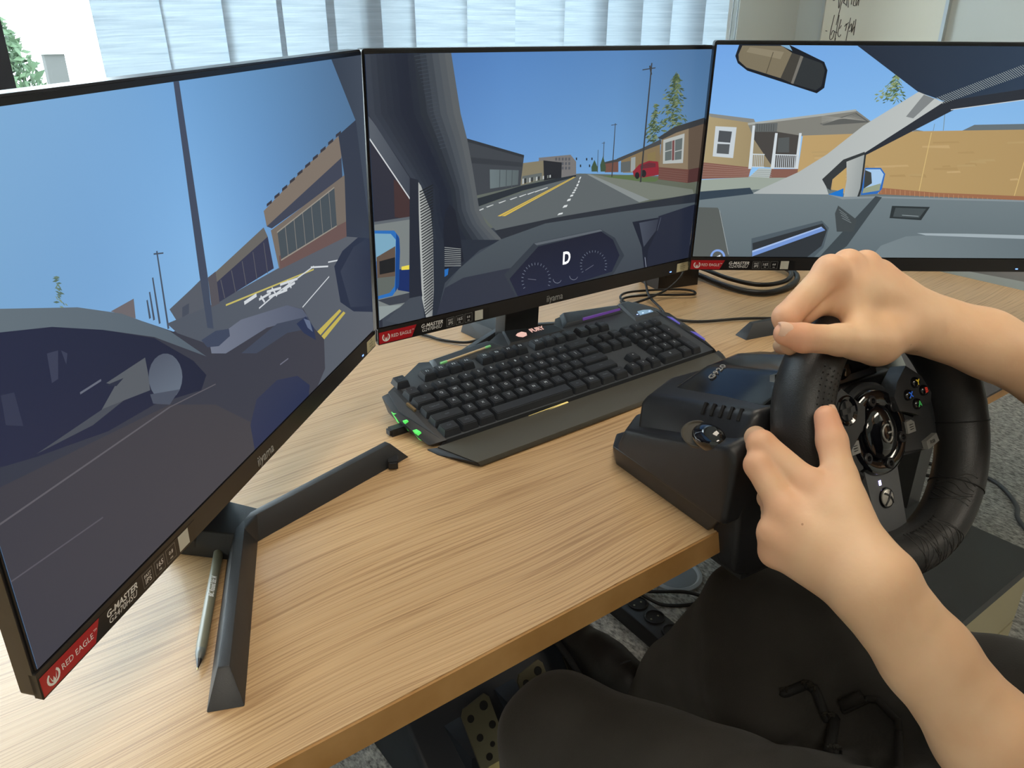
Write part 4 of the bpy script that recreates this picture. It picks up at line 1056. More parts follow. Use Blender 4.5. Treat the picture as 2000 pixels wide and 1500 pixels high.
((76,95,65),(463.1,284.2,467.8,285.6,472.8,284.8,468.1,283.4)),
((76,95,65),(447.2,215.4,450.3,215.8,453.7,214.8,450.6,214.3)),
((61,77,58),(460.2,279.1,464.5,283.3,469.2,284.5,465,280.3)),
((61,77,58),(468.3,271.9,469.8,274.8,471.5,275.9,470.1,273.1)),
((76,95,65),(465.3,250.5,468.5,255.3,472.2,257,469,252.3)),
((76,95,65),(464.9,280.6,467.8,285.3,471.2,287.1,468.2,282.4)),
((123,137,102),(469.9,268.7,474.3,266.8,479.2,262,474.8,263.9)),
((99,117,82),(443.7,221.8,445.9,224.5,448.4,225.4,446.2,222.7)),
((61,77,58),(466.6,284.1,470.6,283.2,475.1,280.2,471,281.1)),
((76,95,65),(433.7,213.8,436,218.5,438.8,220.3,436.4,215.7)),
((61,77,58),(483.7,234.3,487.8,233.6,492.2,230.6,488.1,231.4)),
((61,77,58),(453.6,259.8,459.2,260.8,465.2,259.2,459.6,258.2)),
((76,95,65),(469.8,238.9,474.6,240.2,479.7,239.2,475,237.9)),
((123,137,102),(467.9,232.1,470.7,233.8,473.6,234,470.9,232.2)),
((61,77,58),(461.8,227.6,464.4,230.4,467.3,231.1,464.7,228.4)),
((99,117,82),(473.1,275.8,476.7,274.4,480.6,270.8,477,272.2)),
((99,117,82),(473.9,221.6,480.8,222.7,488.3,220.5,481.4,219.5)),
((76,95,65),(467.2,256.1,472.9,257.5,479,256.3,473.3,254.8)),
((123,137,102),(472.4,218.8,475.9,219.9,479.8,219.3,476.2,218.1)),
((99,117,82),(476.9,231.6,481.5,230.5,486.5,227,481.9,228)),
((76,95,65),(481.5,223.1,486.6,223.7,492.1,221.9,487,221.3)),
((76,95,65),(473.3,253.2,476.5,252.6,480.1,250.4,476.8,250.9)),
((61,77,58),(463.3,282.1,468.3,283.8,473.7,283.2,468.7,281.4)),
((99,117,82),(460.2,262.3,463.3,264,466.6,264.1,463.6,262.4)),
((61,77,58),(461.6,244.4,465.8,248,470.4,248.8,466.2,245.2)),
((99,117,82),(466.2,267.9,468.6,271.5,471.4,272.9,469,269.2)),
((76,95,65),(461.9,282.4,463.8,286.1,466.1,287.6,464.2,283.9)),
((123,137,102),(467.4,265.8,470.4,269,473.8,270,470.8,266.8)),
((61,77,58),(458.7,262,463.5,263.3,468.7,262.2,463.9,261)),
((99,117,82),(473.8,250.3,479.5,251,485.7,249,479.9,248.3)),
((99,117,82),(468.8,264.7,472.4,264.2,476.3,261.9,472.7,262.4)),
((99,117,82),(463.8,258,467.9,259.6,472.4,259.1,468.3,257.5)),
((99,117,82),(486.3,227.9,491.5,229.1,497.1,227.9,491.9,226.7)),
((99,117,82),(450.5,229.8,455.5,230.4,460.8,228.7,455.8,228.1)),
((61,77,58),(449.6,245.3,454.5,246.7,459.8,245.8,454.9,244.3)),
((61,77,58),(465.9,219.7,470.1,221.9,474.7,221.8,470.5,219.6)),
((99,117,82),(466.5,245.8,470.8,249,475.5,249.5,471.2,246.4)),
((99,117,82),(470,272.9,474.4,270.9,479.4,265.8,474.9,267.8)),
((76,95,65),(491.1,228.8,494.6,226.7,498.5,221.7,495,223.9)),
((76,95,65),(465.7,278.2,468.6,282.9,472.1,284.7,469.1,280)),
((76,95,65),(462.2,273.9,464.7,279.1,467.7,281.3,465.2,276.1)),
((61,77,58),(464.9,250,468.2,251.8,471.8,251.9,468.5,250)),
((76,95,65),(471.3,258.6,474.5,258.8,477.9,257.4,474.7,257.3)),
((99,117,82),(472.5,238.7,476,238.6,479.8,236.8,476.3,236.9)),
((123,137,102),(484,252.4,486.8,250.9,490,247.4,487.2,248.9)),
((76,95,65),(461.8,279.2,463.6,283.2,465.9,284.9,464,280.9)),
((99,117,82),(466.7,262.6,470.8,266.6,475.3,267.8,471.2,263.7)),
((61,77,58),(466.9,271.2,470.6,272.2,474.5,271.4,470.8,270.5)),
((61,77,58),(465.4,235.3,468,240.1,471,242.1,468.4,237.2)),
((76,95,65),(493.1,234.2,495.4,232.7,497.9,229.3,495.7,230.8)),
((76,95,65),(479.8,266.7,483.7,266.9,487.9,265.3,484,265.1)),
((123,137,102),(443.7,261.5,447.1,262.4,450.7,261.6,447.3,260.8)),
((99,117,82),(467.2,272.6,471.8,271.2,476.9,267.1,472.2,268.5)),
((76,95,65),(461.2,270.6,464.4,275.5,468.1,277.4,464.9,272.5)),
((61,77,58),(468.1,242.7,472.3,246.4,476.9,247.3,472.7,243.6)),
((123,137,102),(480.3,245.2,484.1,245.1,488.3,243.1,484.4,243.2)),
((61,77,58),(470.2,227.7,475.5,230.3,481.4,230.1,476,227.4)),
((76,95,65),(466.1,234.6,470,235.9,474.3,235.2,470.3,234)),
((61,77,58),(456.6,271.5,459.7,273.4,463.1,273.5,460,271.6)),
((61,77,58),(449.2,263.2,453.1,265.3,457.4,265.4,453.5,263.2)),
((99,117,82),(449.9,227.6,453.9,230.5,458.3,230.9,454.3,228)),
((123,137,102),(471.1,214.6,476.5,217.2,482.4,216.8,476.9,214.3)),
((123,137,102),(466.3,281,469.3,279,472.8,274.6,469.7,276.5)),
((123,137,102),(465.1,277,469.2,277.6,473.7,276.2,469.6,275.7)),
((99,117,82),(446.9,222,450.4,226.4,454.4,227.8,450.9,223.4)),
((99,117,82),(467.3,278.5,470.8,279.3,474.6,278.5,471.1,277.6)),
((76,95,65),(459.9,278,465.9,280.9,472.4,280.6,466.4,277.8)),
((76,95,65),(440.5,215.5,445.3,219.3,450.6,220.1,445.8,216.2)),
((76,95,65),(467.7,285.1,472.9,283.4,478.6,278.6,473.4,280.3)),
((61,77,58),(451.9,227.4,455.2,228.3,458.9,227.6,455.5,226.7)),
((76,95,65),(478.8,216,483.8,216.5,489.2,214.6,484.2,214.1)),
((61,77,58),(458.5,276.4,463.4,278.2,468.7,277.6,463.8,275.8)),
((99,117,82),(479.6,250.3,482.9,248.4,486.6,243.8,483.3,245.8)),
((99,117,82),(420,224.5,424.9,226.2,430.2,225.4,425.3,223.7)),
((76,95,65),(417.6,212.5,421.6,215.7,426.1,216.2,422,213.1)),
((61,77,58),(425.2,238.6,431.4,240.3,438,238.9,431.8,237.2)),
((123,137,102),(429.5,235.9,431.3,239.9,433.4,241.6,431.6,237.6)),
((61,77,58),(423.6,202.7,425.6,205.3,427.8,206.1,425.9,203.6)),
((61,77,58),(430.3,215.8,435.6,216.8,441.3,215.2,436,214.2)),
((76,95,65),(431.6,208.3,436.3,209.2,441.4,207.8,436.6,206.9)),
((99,117,82),(424.8,224.5,428.7,225.4,432.8,224.3,428.9,223.5)),
((61,77,58),(442.8,208,446.6,205.8,451,200.7,447.1,202.9)),
((123,137,102),(431.3,234.1,433.3,237.9,435.6,239.4,433.6,235.6)),
((61,77,58),(428.5,240.6,432.9,242.6,437.6,242.3,433.2,240.3)),
((76,95,65),(435,223.1,440.5,222.2,446.5,218.4,441,219.3)),
((99,117,82),(428.2,224,430.3,226.8,432.7,227.7,430.6,224.9)),
((61,77,58),(436.4,220,441.2,218.5,446.5,214.1,441.7,215.6)),
((76,95,65),(424,225.1,427.6,229,431.5,230.1,427.9,226.2)),
((123,137,102),(422.5,215.7,426,216.4,429.7,215.3,426.2,214.7)),
((61,77,58),(417.6,207.4,422.9,209.8,428.6,209.4,423.3,207)),
((61,77,58),(423,214.6,425.9,216.3,428.9,216.3,426.1,214.6)),
((61,77,58),(432.9,240.5,436,240.4,439.3,238.8,436.2,238.9)),
((76,95,65),(428.8,232.3,432.7,233.9,436.9,233.5,433,231.9)),
((123,137,102),(433.7,226,436.9,226.4,440.3,225.3,437.1,224.8)),
((99,117,82),(428.8,234.8,434.5,236.3,440.6,234.9,434.9,233.5)),
((99,117,82),(428.9,210.2,431.9,214.9,435.2,216.7,432.3,211.9)),
((76,95,65),(425,226.5,428.2,230,431.7,231,428.5,227.5)),
((99,117,82),(430.9,219.6,433.2,221.6,435.8,222.1,433.5,220.1)),
((99,117,82),(430.1,237.7,432.2,239.8,434.4,240.4,432.4,238.3)),
((76,95,65),(426.9,220.9,430.2,221.5,433.8,220.4,430.5,219.8)),
((123,137,102),(427.3,210,428.9,212.6,430.8,213.5,429.2,210.9)),
((123,137,102),(429.7,203.6,434.4,206.5,439.6,206.5,434.8,203.7)),
((76,95,65),(420.1,219.9,424.2,222.1,428.5,222,424.5,219.8)),
((61,77,58),(430.1,244.2,432.7,247.8,435.6,249.1,433,245.5)),
((99,117,82),(425.9,216.9,431.6,219.6,437.8,219.1,432,216.5)),
((99,117,82),(416,217.9,420,220.6,424.3,220.8,420.3,218.2)),
((61,77,58),(426.8,228.2,429.3,230.7,431.9,231.4,429.5,228.9)),
((123,137,102),(424.6,226.1,426.1,228.8,427.8,229.9,426.3,227.2)),
((61,77,58),(425.2,211.1,429.2,213.9,433.7,214.2,429.6,211.4)),
((123,137,102),(431.2,215.3,434.3,217.5,437.7,217.7,434.6,215.5)),
((61,77,58),(429.1,222,432.5,224.5,436.2,224.9,432.8,222.4)),
((123,137,102),(429.6,246.4,432.9,247.1,436.5,246.1,433.2,245.5)),
((61,77,58),(430.5,206,435,210.3,440,211.3,435.4,207)),
((123,137,102),(430.3,240.7,434.3,241.4,438.5,240.3,434.5,239.5)),
((76,95,65),(429.4,231.5,432.5,232.1,435.9,231.1,432.8,230.6)),
((123,137,102),(435.5,208.1,440,208.4,444.9,206.4,440.3,206.2)),
((99,117,82),(431.4,234.9,433.1,237.5,435,238.4,433.3,235.9)),
((61,77,58),(427.7,223.2,431.1,227.1,434.9,228.3,431.5,224.3)),
((61,77,58),(431.5,201.7,436.5,203.5,441.9,202.7,436.9,200.9)),
((123,137,102),(431.4,207.8,433.2,211.5,435.3,212.9,433.5,209.2)),
((61,77,58),(434.3,210.2,436.8,215.5,439.8,217.7,437.3,212.4)),
((61,77,58),(428.7,207.7,431.8,210.3,435.2,210.8,432.1,208.2)),
((123,137,102),(425.3,231.7,428.9,233.8,432.7,233.9,429.2,231.8)),
((123,137,102),(430.7,242.1,432.1,244.6,433.8,245.5,432.4,243.1)),
((99,117,82),(427.1,217,430.5,219.7,434.2,220.2,430.8,217.5)),
((123,137,102),(427.8,250.6,434.2,250.8,441.2,247.9,434.7,247.7)),
((99,117,82),(429.2,232,431.3,234.7,433.8,235.6,431.6,232.9)),
((123,137,102),(436.8,206.5,441,206,445.5,203.4,441.3,203.9)),
((123,137,102),(421.3,209.6,424.4,211,427.7,210.7,424.6,209.3)),
((123,137,102),(430.7,215,436.4,216.9,442.6,215.8,436.8,213.9)),
((61,77,58),(430,224.4,434.1,227.9,438.6,228.7,434.5,225.2)),
((61,77,58),(424.9,202.7,430.8,204.4,437.3,203.2,431.3,201.4)),
((123,137,102),(419.9,205.5,425.4,208.7,431.3,208.8,425.8,205.6)),
((61,77,58),(428.8,227.4,430.9,232,433.4,233.8,431.3,229.3)),
((123,137,102),(431.5,240.4,432.9,243.2,434.5,244.3,433.1,241.6)),
((76,95,65),(425.4,202.2,428.2,206.5,431.5,208,428.6,203.8)),
((76,95,65),(430.3,236.8,434.8,236.7,439.7,234.2,435.2,234.4)),
((61,77,58),(430.4,243.4,434.2,243.1,438.3,240.8,434.5,241.1)),
((123,137,102),(423.6,234,428.8,237.5,434.4,237.9,429.2,234.4)),
((76,95,65),(437.9,219.1,442.1,217.3,446.6,212.8,442.5,214.6)),
((76,95,65),(425.5,228.9,431.4,229.7,437.7,227.6,431.8,226.8)),
((99,117,82),(429.1,246.3,433,247.4,437.3,246.5,433.3,245.4)),
((99,117,82),(428.7,242.3,434.4,241.1,440.7,236.9,434.9,238)),
((76,95,65),(432.3,199.5,436.6,203.4,441.3,204.3,437,200.4)),
((123,137,102),(425.3,223.4,430.8,224.1,436.7,222.2,431.2,221.5)),
((123,137,102),(425,207.9,428.3,211.5,431.9,212.6,428.6,209)),
((61,77,58),(430.5,216.9,436.3,217.7,442.6,215.7,436.7,214.9)),
((61,77,58),(435.8,200.7,437.2,203.7,438.8,204.9,437.4,201.9)),
((76,95,65),(428.9,210.8,432,214.9,435.4,216.2,432.4,212.2)),
((123,137,102),(432.7,219.3,435.5,220.7,438.6,220.5,435.7,219.1)),
((76,95,65),(428.2,248.7,434.5,249.8,441.2,248,434.9,246.8)),
((123,137,102),(431.6,229.1,434.6,230.9,437.9,230.9,434.9,229.1)),
((61,77,58),(421.5,200.3,424.5,203.1,427.9,203.8,424.8,201)),
((123,137,102),(427.3,215.4,430,219.4,433,220.9,430.4,216.9)),
((76,95,65),(433.1,204.7,436.8,209.4,440.9,210.9,437.3,206.2)),
((61,77,58),(434.5,234,437.5,233.4,440.7,231.3,437.7,231.8)),
((76,95,65),(432.5,218.8,435.4,223.3,438.8,225,435.8,220.4)),
((123,137,102),(433.4,204.6,436.9,208.3,440.8,209.3,437.3,205.6)),
((76,95,65),(428.4,217,432.2,218.3,436.2,217.7,432.4,216.4)),
((61,77,58),(424.2,217.8,428.3,218.4,432.6,217,428.5,216.4)),
((99,117,82),(425.4,228.3,427.1,232.1,429.2,233.7,427.4,229.9)),
((61,77,58),(428.5,220.3,432.4,221.4,436.7,220.5,432.7,219.4)),
((61,77,58),(415.3,209.6,418.8,212.4,422.6,212.8,419.1,210.1)),
((99,117,82),(420.4,213.6,422.6,215.9,425,216.5,422.8,214.3)),
((76,95,65),(431.6,244.7,435.3,245.2,439.3,243.9,435.6,243.4)),
((99,117,82),(433.3,209.4,437,210.4,440.9,209.5,437.3,208.5)),
((123,137,102),(429.4,233.7,432.1,236.6,435.1,237.4,432.4,234.5)),
((99,117,82),(430.7,205.3,435.8,206.5,441.4,205.2,436.2,204)),
((61,77,58),(426.3,218.4,429.1,222,432.3,223.2,429.4,219.6)),
((99,117,82),(426.9,238.1,431,238.9,435.4,237.8,431.3,237)),
((123,137,102),(432.1,221.8,433.8,224.2,435.8,225.1,434,222.6)),
((123,137,102),(425.3,236.4,431.6,237.4,438.4,235.2,432.1,234.3)),
((123,137,102),(421.8,213.6,425.9,215.3,430.2,214.9,426.2,213.2)),
((76,95,65),(428.6,236.2,434,237.1,439.7,235.4,434.3,234.5)),
((123,137,102),(433.4,239.9,438.3,239.7,443.5,237,438.6,237.3)),
((99,117,82),(426.6,247.1,431.4,248.8,436.7,248.1,431.8,246.4)),
((61,77,58),(437.1,214.3,440.9,214.3,445,212.6,441.2,212.5)),
((61,77,58),(431.1,233.2,434,237.3,437.4,238.7,434.4,234.6)),
((76,95,65),(429.3,215.9,430.7,218.5,432.4,219.5,430.9,216.9)),
((99,117,82),(428.2,222.7,432.1,225.1,436.4,225.2,432.4,222.8)),
((123,137,102),(422.5,214.7,425.1,218.9,428.1,220.5,425.5,216.3)),
((123,137,102),(432.8,230.2,437,228.6,441.6,224.2,437.4,225.9)),
((61,77,58),(422.1,223.2,427.5,224.2,433.4,222.6,427.9,221.6)),
((136,120,98),(450.5,206,504.3,214.9,515.6,137.1,452.3,148.6)),
((98,84,72),(504.3,214.9,537,220.6,537,137.2,515.6,137.1)),
((108,72,65),(450.7,165.8,514.4,156.6,515.6,137.1,452.3,148.6)),
((81,53,52),(514.4,156.6,537,157.4,537,137.2,515.6,137.1)),
((124,93,87),(451.2,162.6,512.9,152.9,512.9,152.4,451.1,162.1)),
((124,93,87),(451.7,159.5,513.5,149.6,513.4,149.1,451.6,159)),
((124,93,87),(452.1,156.3,514.1,146.3,514,145.8,452.1,155.8)),
((124,93,87),(452.6,153.1,514.6,143,514.6,142.5,452.5,152.6)),
((124,93,87),(453.1,150,515.2,139.7,515.1,139.2,453,149.5)),
((58,60,63),(442.4,205.8,474.1,218.4,536.8,227.6,537,227.4,537,219.3,479.6,210.4,451.8,202.9)),
((177,182,180),(454.4,202.2,496.9,208.2,500.4,167.1,458.4,169.6)),
((97,106,106),(459.1,198,472.1,199.9,475.4,173.6,462,173.3)),
((97,106,106),(478.7,200.5,493.6,202.3,496,172.7,482.3,172.7)),
((115,72,72),(472.9,199.8,477.4,200.6,481,172.8,476.4,172.6)),
((177,182,180),(460.4,186.6,473.5,188.1,473.7,186.9,460.6,185.4)),
((177,182,180),(480.8,185,495,186.4,495.1,185.2,480.9,183.8)),
((58,60,62),(418.9,302,418.5,148.2,415.3,148.2,416.7,302)),
((58,60,62),(401.4,294.5,425.5,296.5,425.6,295.3,401.5,293.3)),
((58,60,62),(415.6,299.3,420.3,288,417.9,287,413.2,298.3)),
((62,64,67),(360.5,230,361.9,160.9,359.9,160.9,359.3,230)),
((62,64,67),(352.8,228.3,363.1,228.7,363.1,227.9,352.8,227.5)),
((66,70,73),(342.6,208.1,343.9,169.6,342.5,169.6,341.6,208)),
((66,70,73),(332.8,198.4,334.6,169.4,333.4,169.4,332,198.4)),
((66,70,73),(338.2,206.5,344,206.6,344,206,338.2,205.9)),
((30,34,39),(294.4,191.7,296.5,191.5,296.7,188.4,294.6,188.6)),
((30,34,39),(312.1,189.7,314.2,189.5,314.5,186.4,312.3,186.5)),
((30,34,39),(321.4,189.4,323.5,189.2,323.8,186.1,321.6,186.3)),
((30,34,39),(302.1,182.2,304.2,182.1,304.5,178.9,302.3,179.1)),
((30,34,39),(317.8,180.9,320,180.7,320.3,177.5,318.1,177.7)),
((62,83,64),(322.4,177.3,327.1,186.1,333.4,176.3,333.6,170.5,323.3,171.4)),
((62,83,64),(337.9,178.6,342,189.8,348.6,175,348.4,169.1,339.5,169.9)),
((48,50,62),(3.8,258.2,52.7,185.8,51.1,142.3,3,144.4)),
((68,51,53),(29.6,190.4,52.4,176.8,51.1,143.4,28.9,148.6)),
((121,128,128),(3,144,3,144.4,51.2,144.1,47.5,47.1,3,32.1)),
((93,100,107),(3,144.2,3.1,146.7,51.3,146.9,51.1,143.7,3,143.5)),
((29,48,100),(30,87.8,46.2,86.6,45.1,57.7,28.9,63.3)),
((231,213,80),(35,90.4,45.3,90.7,45.1,85.3,34.8,86.5)),
((61,66,76),(3,55.2,3,56,47.9,57.2,47.5,45.8,17.2,46.7)),
((141,151,151),(3,48.2,34,44.1,3,30.6)),
((45,110,184),(3,137.1,27.4,133.7,33.3,125.8,33.8,111.5,30.1,66.8,21.5,57.6,3,57)),
((26,71,138),(29.9,130.5,33.8,123.4,33.9,109,30.7,67.9,25.5,61.4)),
((122,166,190),(3,133.8,23,130.6,29,123.1,27.4,100.4,3,102)),
((96,82,72),(3.6,106.6,28.1,115.7,26.3,78.6,3.1,80.3)),
((34,36,39),(6.9,101.3,27,102.9,26.2,86,6.5,85.8)),
((97,104,100),(3,82.3,26.4,80.6,24.8,68.5,18,61.8,3,60.7)),
((87,94,104,61,68,80,0),(3,258.1,8.2,251.8,51.9,190.4,50.8,163.2,3,235.9)),
((206,210,213),(3,235.2,3.4,235.6,50.9,165.5,49.8,164.7,3,233.7)),
((41,48,60),(3,317.5,105.8,317.5,117.6,254.3,126.6,224.8,138.7,167.6,143.6,142.7,154.6,124.3,178.6,101.2,145,93.2,114.7,74.8,93.8,60.3,81.8,21.5,64.1,21.5,58.8,80.5,60.7,187.3,50.2,189.4,3,259.9)),
((55,62,74),(3,317.5,3,259.9,21.7,232.2,41,204.7,60.3,176,60.9,152.7,60.6,136.8,60,118.4,68.5,117.2,67.5,135.8,67,152,66.2,175.3,47.7,204.2,29.2,231.6,10.9,259.8,9.9,286.1,8.7,317.5)),
((49,56,68),(8.3,317.5,9.4,286.1,10.4,259.9,28.7,231.7,47.2,204.2,65.7,175.4,66.5,152.1,67,135.9,67.9,117.2,76.4,116,73.9,135,72.7,151.3,71.6,174.8,54,203.6,36.3,231.1,18.6,259.4,17.3,285.8,15.8,317.5)),
((43,50,62),(15.3,317.5,16.8,285.8,18.1,259.5,35.8,231.2,53.5,203.7,71,174.8,72.2,151.4,73.4,135.1,75.9,116.1,84.5,114.8,80.4,134.1,78.4,150.6,77,174.2,60.3,203,43.5,230.6,26.4,259,24.8,285.6,22.9,317.5)),
((39,46,59),(22.5,317.5,24.3,285.6,25.9,259.1,43,230.7,59.8,203.1,76.5,174.2,77.9,150.7,79.8,134.2,83.9,114.9,92.7,113.7,86.9,133.3,84.2,149.9,82.5,173.6,66.7,202.5,50.7,230.1,34.3,258.6,32.4,285.3,30.2,317.5)),
((35,42,56),(29.7,317.5,31.9,285.3,33.8,258.7,50.2,230.2,66.1,202.5,81.9,173.7,83.6,150,86.3,133.3,92.1,113.7,100.9,112.5,93.4,132.4,90,149.2,88,173,73.1,201.9,58,229.6,42.3,258.2,40,285,37.4,317.5)),
((31,38,53),(37,317.5,39.5,285.1,41.8,258.2,57.5,229.6,72.6,202,87.4,173.1,89.4,149.3,92.9,132.5,100.3,112.5,109.2,111.3,100.1,131.5,95.8,148.5,93.5,172.4,79.6,201.3,65.4,229.1,50.3,257.8,47.8,284.8,44.8,317.5)),
((30,37,52),(44.3,317.5,47.3,284.8,49.8,257.8,64.9,229.1,79,201.4,93,172.5,95.2,148.6,99.5,131.6,108.6,111.3,117.6,110,106.8,130.6,101.7,147.8,99.1,171.8,86.1,200.8,72.9,228.6,58.5,257.4,55.6,284.5,52.2,317.5)),
((35,42,55),(51.7,317.5,55.1,284.5,58,257.4,72.3,228.6,85.6,200.8,98.5,171.9,101.1,147.8,106.2,130.7,117.1,110.1,126.2,108.8,113.5,129.7,107.6,147.1,104.7,171.2,92.7,200.2,80.4,228,66.7,256.9,63.5,284.3,59.7,317.5)),
((40,47,57),(59.2,317.5,63,284.3,66.2,257,79.9,228.1,92.1,200.2,104.1,171.3,107,147.1,112.9,129.8,125.6,108.9,134.8,107.6,120.3,128.8,113.6,146.3,110.4,170.6,99.3,199.6,88,227.5,75.1,256.5,71.4,284,67.3,317.5)),
((50,57,67),(66.8,317.5,70.9,284,74.5,256.5,87.5,227.5,98.8,199.7,109.8,170.7,113,146.4,119.7,128.9,134.2,107.6,143.5,106.3,127.2,127.9,119.6,145.6,116.1,170,106,199,95.7,226.9,83.5,256.1,79.5,283.7,74.9,317.5)),
((62,69,78),(74.4,317.5,79,283.7,83,256.1,95.1,227,105.5,199.1,115.5,170.1,119,145.7,126.6,128,142.9,106.4,152.3,105,134.1,127,125.7,144.9,121.8,169.4,112.8,198.4,103.4,226.4,92,255.6,87.7,283.4,82.6,317.5)),
((73,80,88),(82.1,317.5,87.1,283.5,91.5,255.7,102.9,226.4,112.2,198.5,121.2,169.5,125.1,144.9,133.5,127.1,151.6,105.1,161.2,103.7,141.1,126.1,131.8,144.1,127.6,168.8,119.6,197.8,111.3,225.8,100.6,255.2,95.9,283.2,90.5,317.5)),
((81,87,93),(89.9,317.5,95.4,283.2,100.1,255.2,110.7,225.9,119.1,197.9,127,168.9,131.2,144.2,140.5,126.2,160.5,103.8,170.2,102.4,148.1,125.2,138,143.4,133.4,168.2,126.5,197.2,119.2,225.3,109.3,254.7,104.2,282.9,98.3,317.5)),
((89,94,98),(97.8,317.5,103.7,282.9,108.8,254.8,118.6,225.3,125.9,197.3,132.9,168.2,137.4,143.4,147.5,125.2,169.5,102.5,179.3,101.1,155.2,124.2,144.2,142.6,139.3,167.6,133.5,196.6,127.2,224.7,118.1,254.3,112.7,282.6,106.3,317.5)),
((65,74,86),(60,315,75.1,316.8,75.2,316.3,60.1,314.5)),
((65,74,86),(61.1,311.3,76,313.1,76.1,312.6,61.2,310.8)),
((65,74,86),(62.3,307.7,77,309.5,77,309,62.3,307.2)),
((65,74,86),(63.4,304.1,77.9,305.8,77.9,305.3,63.5,303.6)),
((65,74,86),(64.5,300.4,78.8,302.1,78.9,301.6,64.6,299.9)),
((65,74,86),(65.7,296.7,79.7,298.4,79.8,297.9,65.7,296.2)),
((65,74,86),(66.8,293,80.7,294.7,80.7,294.2,66.9,292.5)),
((65,74,86),(67.9,289.3,81.6,290.9,81.7,290.5,68,288.8)),
((65,74,86),(69.1,285.5,82.5,287.2,82.6,286.7,69.2,285.1)),
((65,74,86),(70.3,281.8,83.5,283.4,83.5,282.9,70.3,281.3)),
((65,74,86),(71.4,278,84.4,279.6,84.5,279.1,71.5,277.5)),
((65,74,86),(72.6,274.2,85.4,275.8,85.4,275.3,72.7,273.7)),
((65,74,86),(73.8,270.4,86.3,272,86.4,271.5,73.8,269.9)),
((65,74,86),(75,266.5,87.3,268.1,87.4,267.6,75,266)),
((65,74,86),(76.2,262.7,88.3,264.2,88.3,263.7,76.2,262.2)),
((65,74,86),(77.4,258.8,89.3,260.3,89.3,259.8,77.4,258.3)),
((65,74,86),(78.6,254.9,90.2,256.4,90.3,255.9,78.6,254.4)),
((65,74,86),(79.8,250.9,91.2,252.5,91.3,252,79.8,250.4)),
((65,74,86),(81,247,92.2,248.5,92.3,248,81.1,246.5)),
((65,74,86),(82.2,243,93.2,244.5,93.3,244,82.3,242.5)),
((65,74,86),(83.4,239,94.2,240.5,94.3,240,83.5,238.5)),
((65,74,86),(84.7,235,95.2,236.5,95.3,236,84.8,234.5)),
((65,74,86),(85.9,231,96.2,232.5,96.3,232,86,230.5)),
((65,74,86),(87.2,226.9,97.2,228.4,97.3,227.9,87.3,226.4)),
((65,74,86),(88.4,222.8,98.2,224.3,98.3,223.8,88.5,222.3)),
((65,74,86),(89.7,218.7,99.3,220.2,99.4,219.7,89.8,218.2)),
((176,180,178,120,124,126,0),(60.1,185.1,63.7,180.2,75.8,150.9,78.4,121.8,77.9,54.2,74.9,21.5,66,21.5,61,47,60.1,119.6)),
((30,34,39),(61.6,173.7,79.7,180,80.1,178.8,62.1,172.4)),
((30,34,39),(61.7,170.4,79.6,176.8,80,175.6,62.1,169.2)),
((30,34,39),(61.7,167.2,79.5,173.6,79.9,172.4,62.2,166)),
((30,34,39),(61.8,163.9,79.4,170.3,79.8,169.1,62.2,162.7)),
((30,34,39),(61.8,160.7,79.3,167.1,79.8,165.9,62.3,159.5)),
((30,34,39),(61.9,157.4,79.2,163.8,79.7,162.6,62.3,156.2)),
((30,34,39),(61.9,154.1,79.2,160.5,79.6,159.3,62.4,152.9)),
((30,34,39),(62,150.9,79.1,157.3,79.5,156,62.4,149.6)),
((30,34,39),(62,147.6,79,154,79.4,152.7,62.5,146.3)),
((30,34,39),(62.1,144.2,78.9,150.7,79.4,149.4,62.6,143)),
((30,34,39),(62.1,140.9,78.8,147.3,79.3,146.1,62.6,139.7)),
((30,34,39),(62.2,137.6,78.7,144,79.2,142.8,62.7,136.4)),
((30,34,39),(62.3,134.3,78.6,140.7,79.1,139.5,62.7,133)),
((30,34,39),(62.3,130.9,78.6,137.3,79,136.1,62.8,129.7)),
((30,34,39),(62.4,127.5,78.5,134,79,132.8,62.8,126.3)),
((30,34,39),(62.4,124.2,78.4,130.6,78.9,129.4,62.9,123)),
((30,34,39),(62.5,120.8,78.3,127.3,78.8,126.1,63,119.6)),
((30,34,39),(62.5,117.4,78.2,123.9,78.7,122.7,63,116.2)),
((30,34,39),(62.6,114,78.1,120.5,78.6,119.3,63.1,112.8)),
((30,34,39),(62.6,110.6,78,117.1,78.5,115.9,63.1,109.4)),
((30,34,39),(62.7,107.1,78,113.7,78.5,112.5,63.2,105.9)),
((30,34,39),(62.7,103.7,77.9,110.2,78.4,109,63.3,102.5)),
((30,34,39),(62.8,100.2,77.8,106.8,78.3,105.6,63.3,99)),
((30,34,39),(62.8,96.8,77.7,103.3,78.2,102.2,63.4,95.6)),
((30,34,39),(62.9,93.3,77.6,99.9,78.1,98.7,63.4,92.1)),
((30,34,39),(63,89.8,77.5,96.4,78,95.2,63.5,88.6)),
((30,34,39),(63,86.3,77.4,92.9,78,91.8,63.6,85.1)),
((30,34,39),(63.1,82.8,77.3,89.4,77.9,88.3,63.6,81.6)),
((30,34,39),(63.1,79.3,77.2,85.9,77.8,84.8,63.7,78.1)),
((30,34,39),(63.2,75.7,77.1,82.4,77.7,81.3,63.7,74.6)),
((30,34,39),(63.2,72.2,77.1,78.9,77.6,77.7,63.8,71)),
((30,34,39),(63.3,68.6,77,75.4,77.5,74.2,63.9,67.5)),
((30,34,39),(63.3,65.1,76.9,71.8,77.5,70.7,63.9,63.9)),
((30,34,39),(63.4,61.5,76.8,68.3,77.4,67.1,64,60.3)),
((30,34,39),(63.5,57.9,76.7,64.7,77.3,63.5,64.1,56.7)),
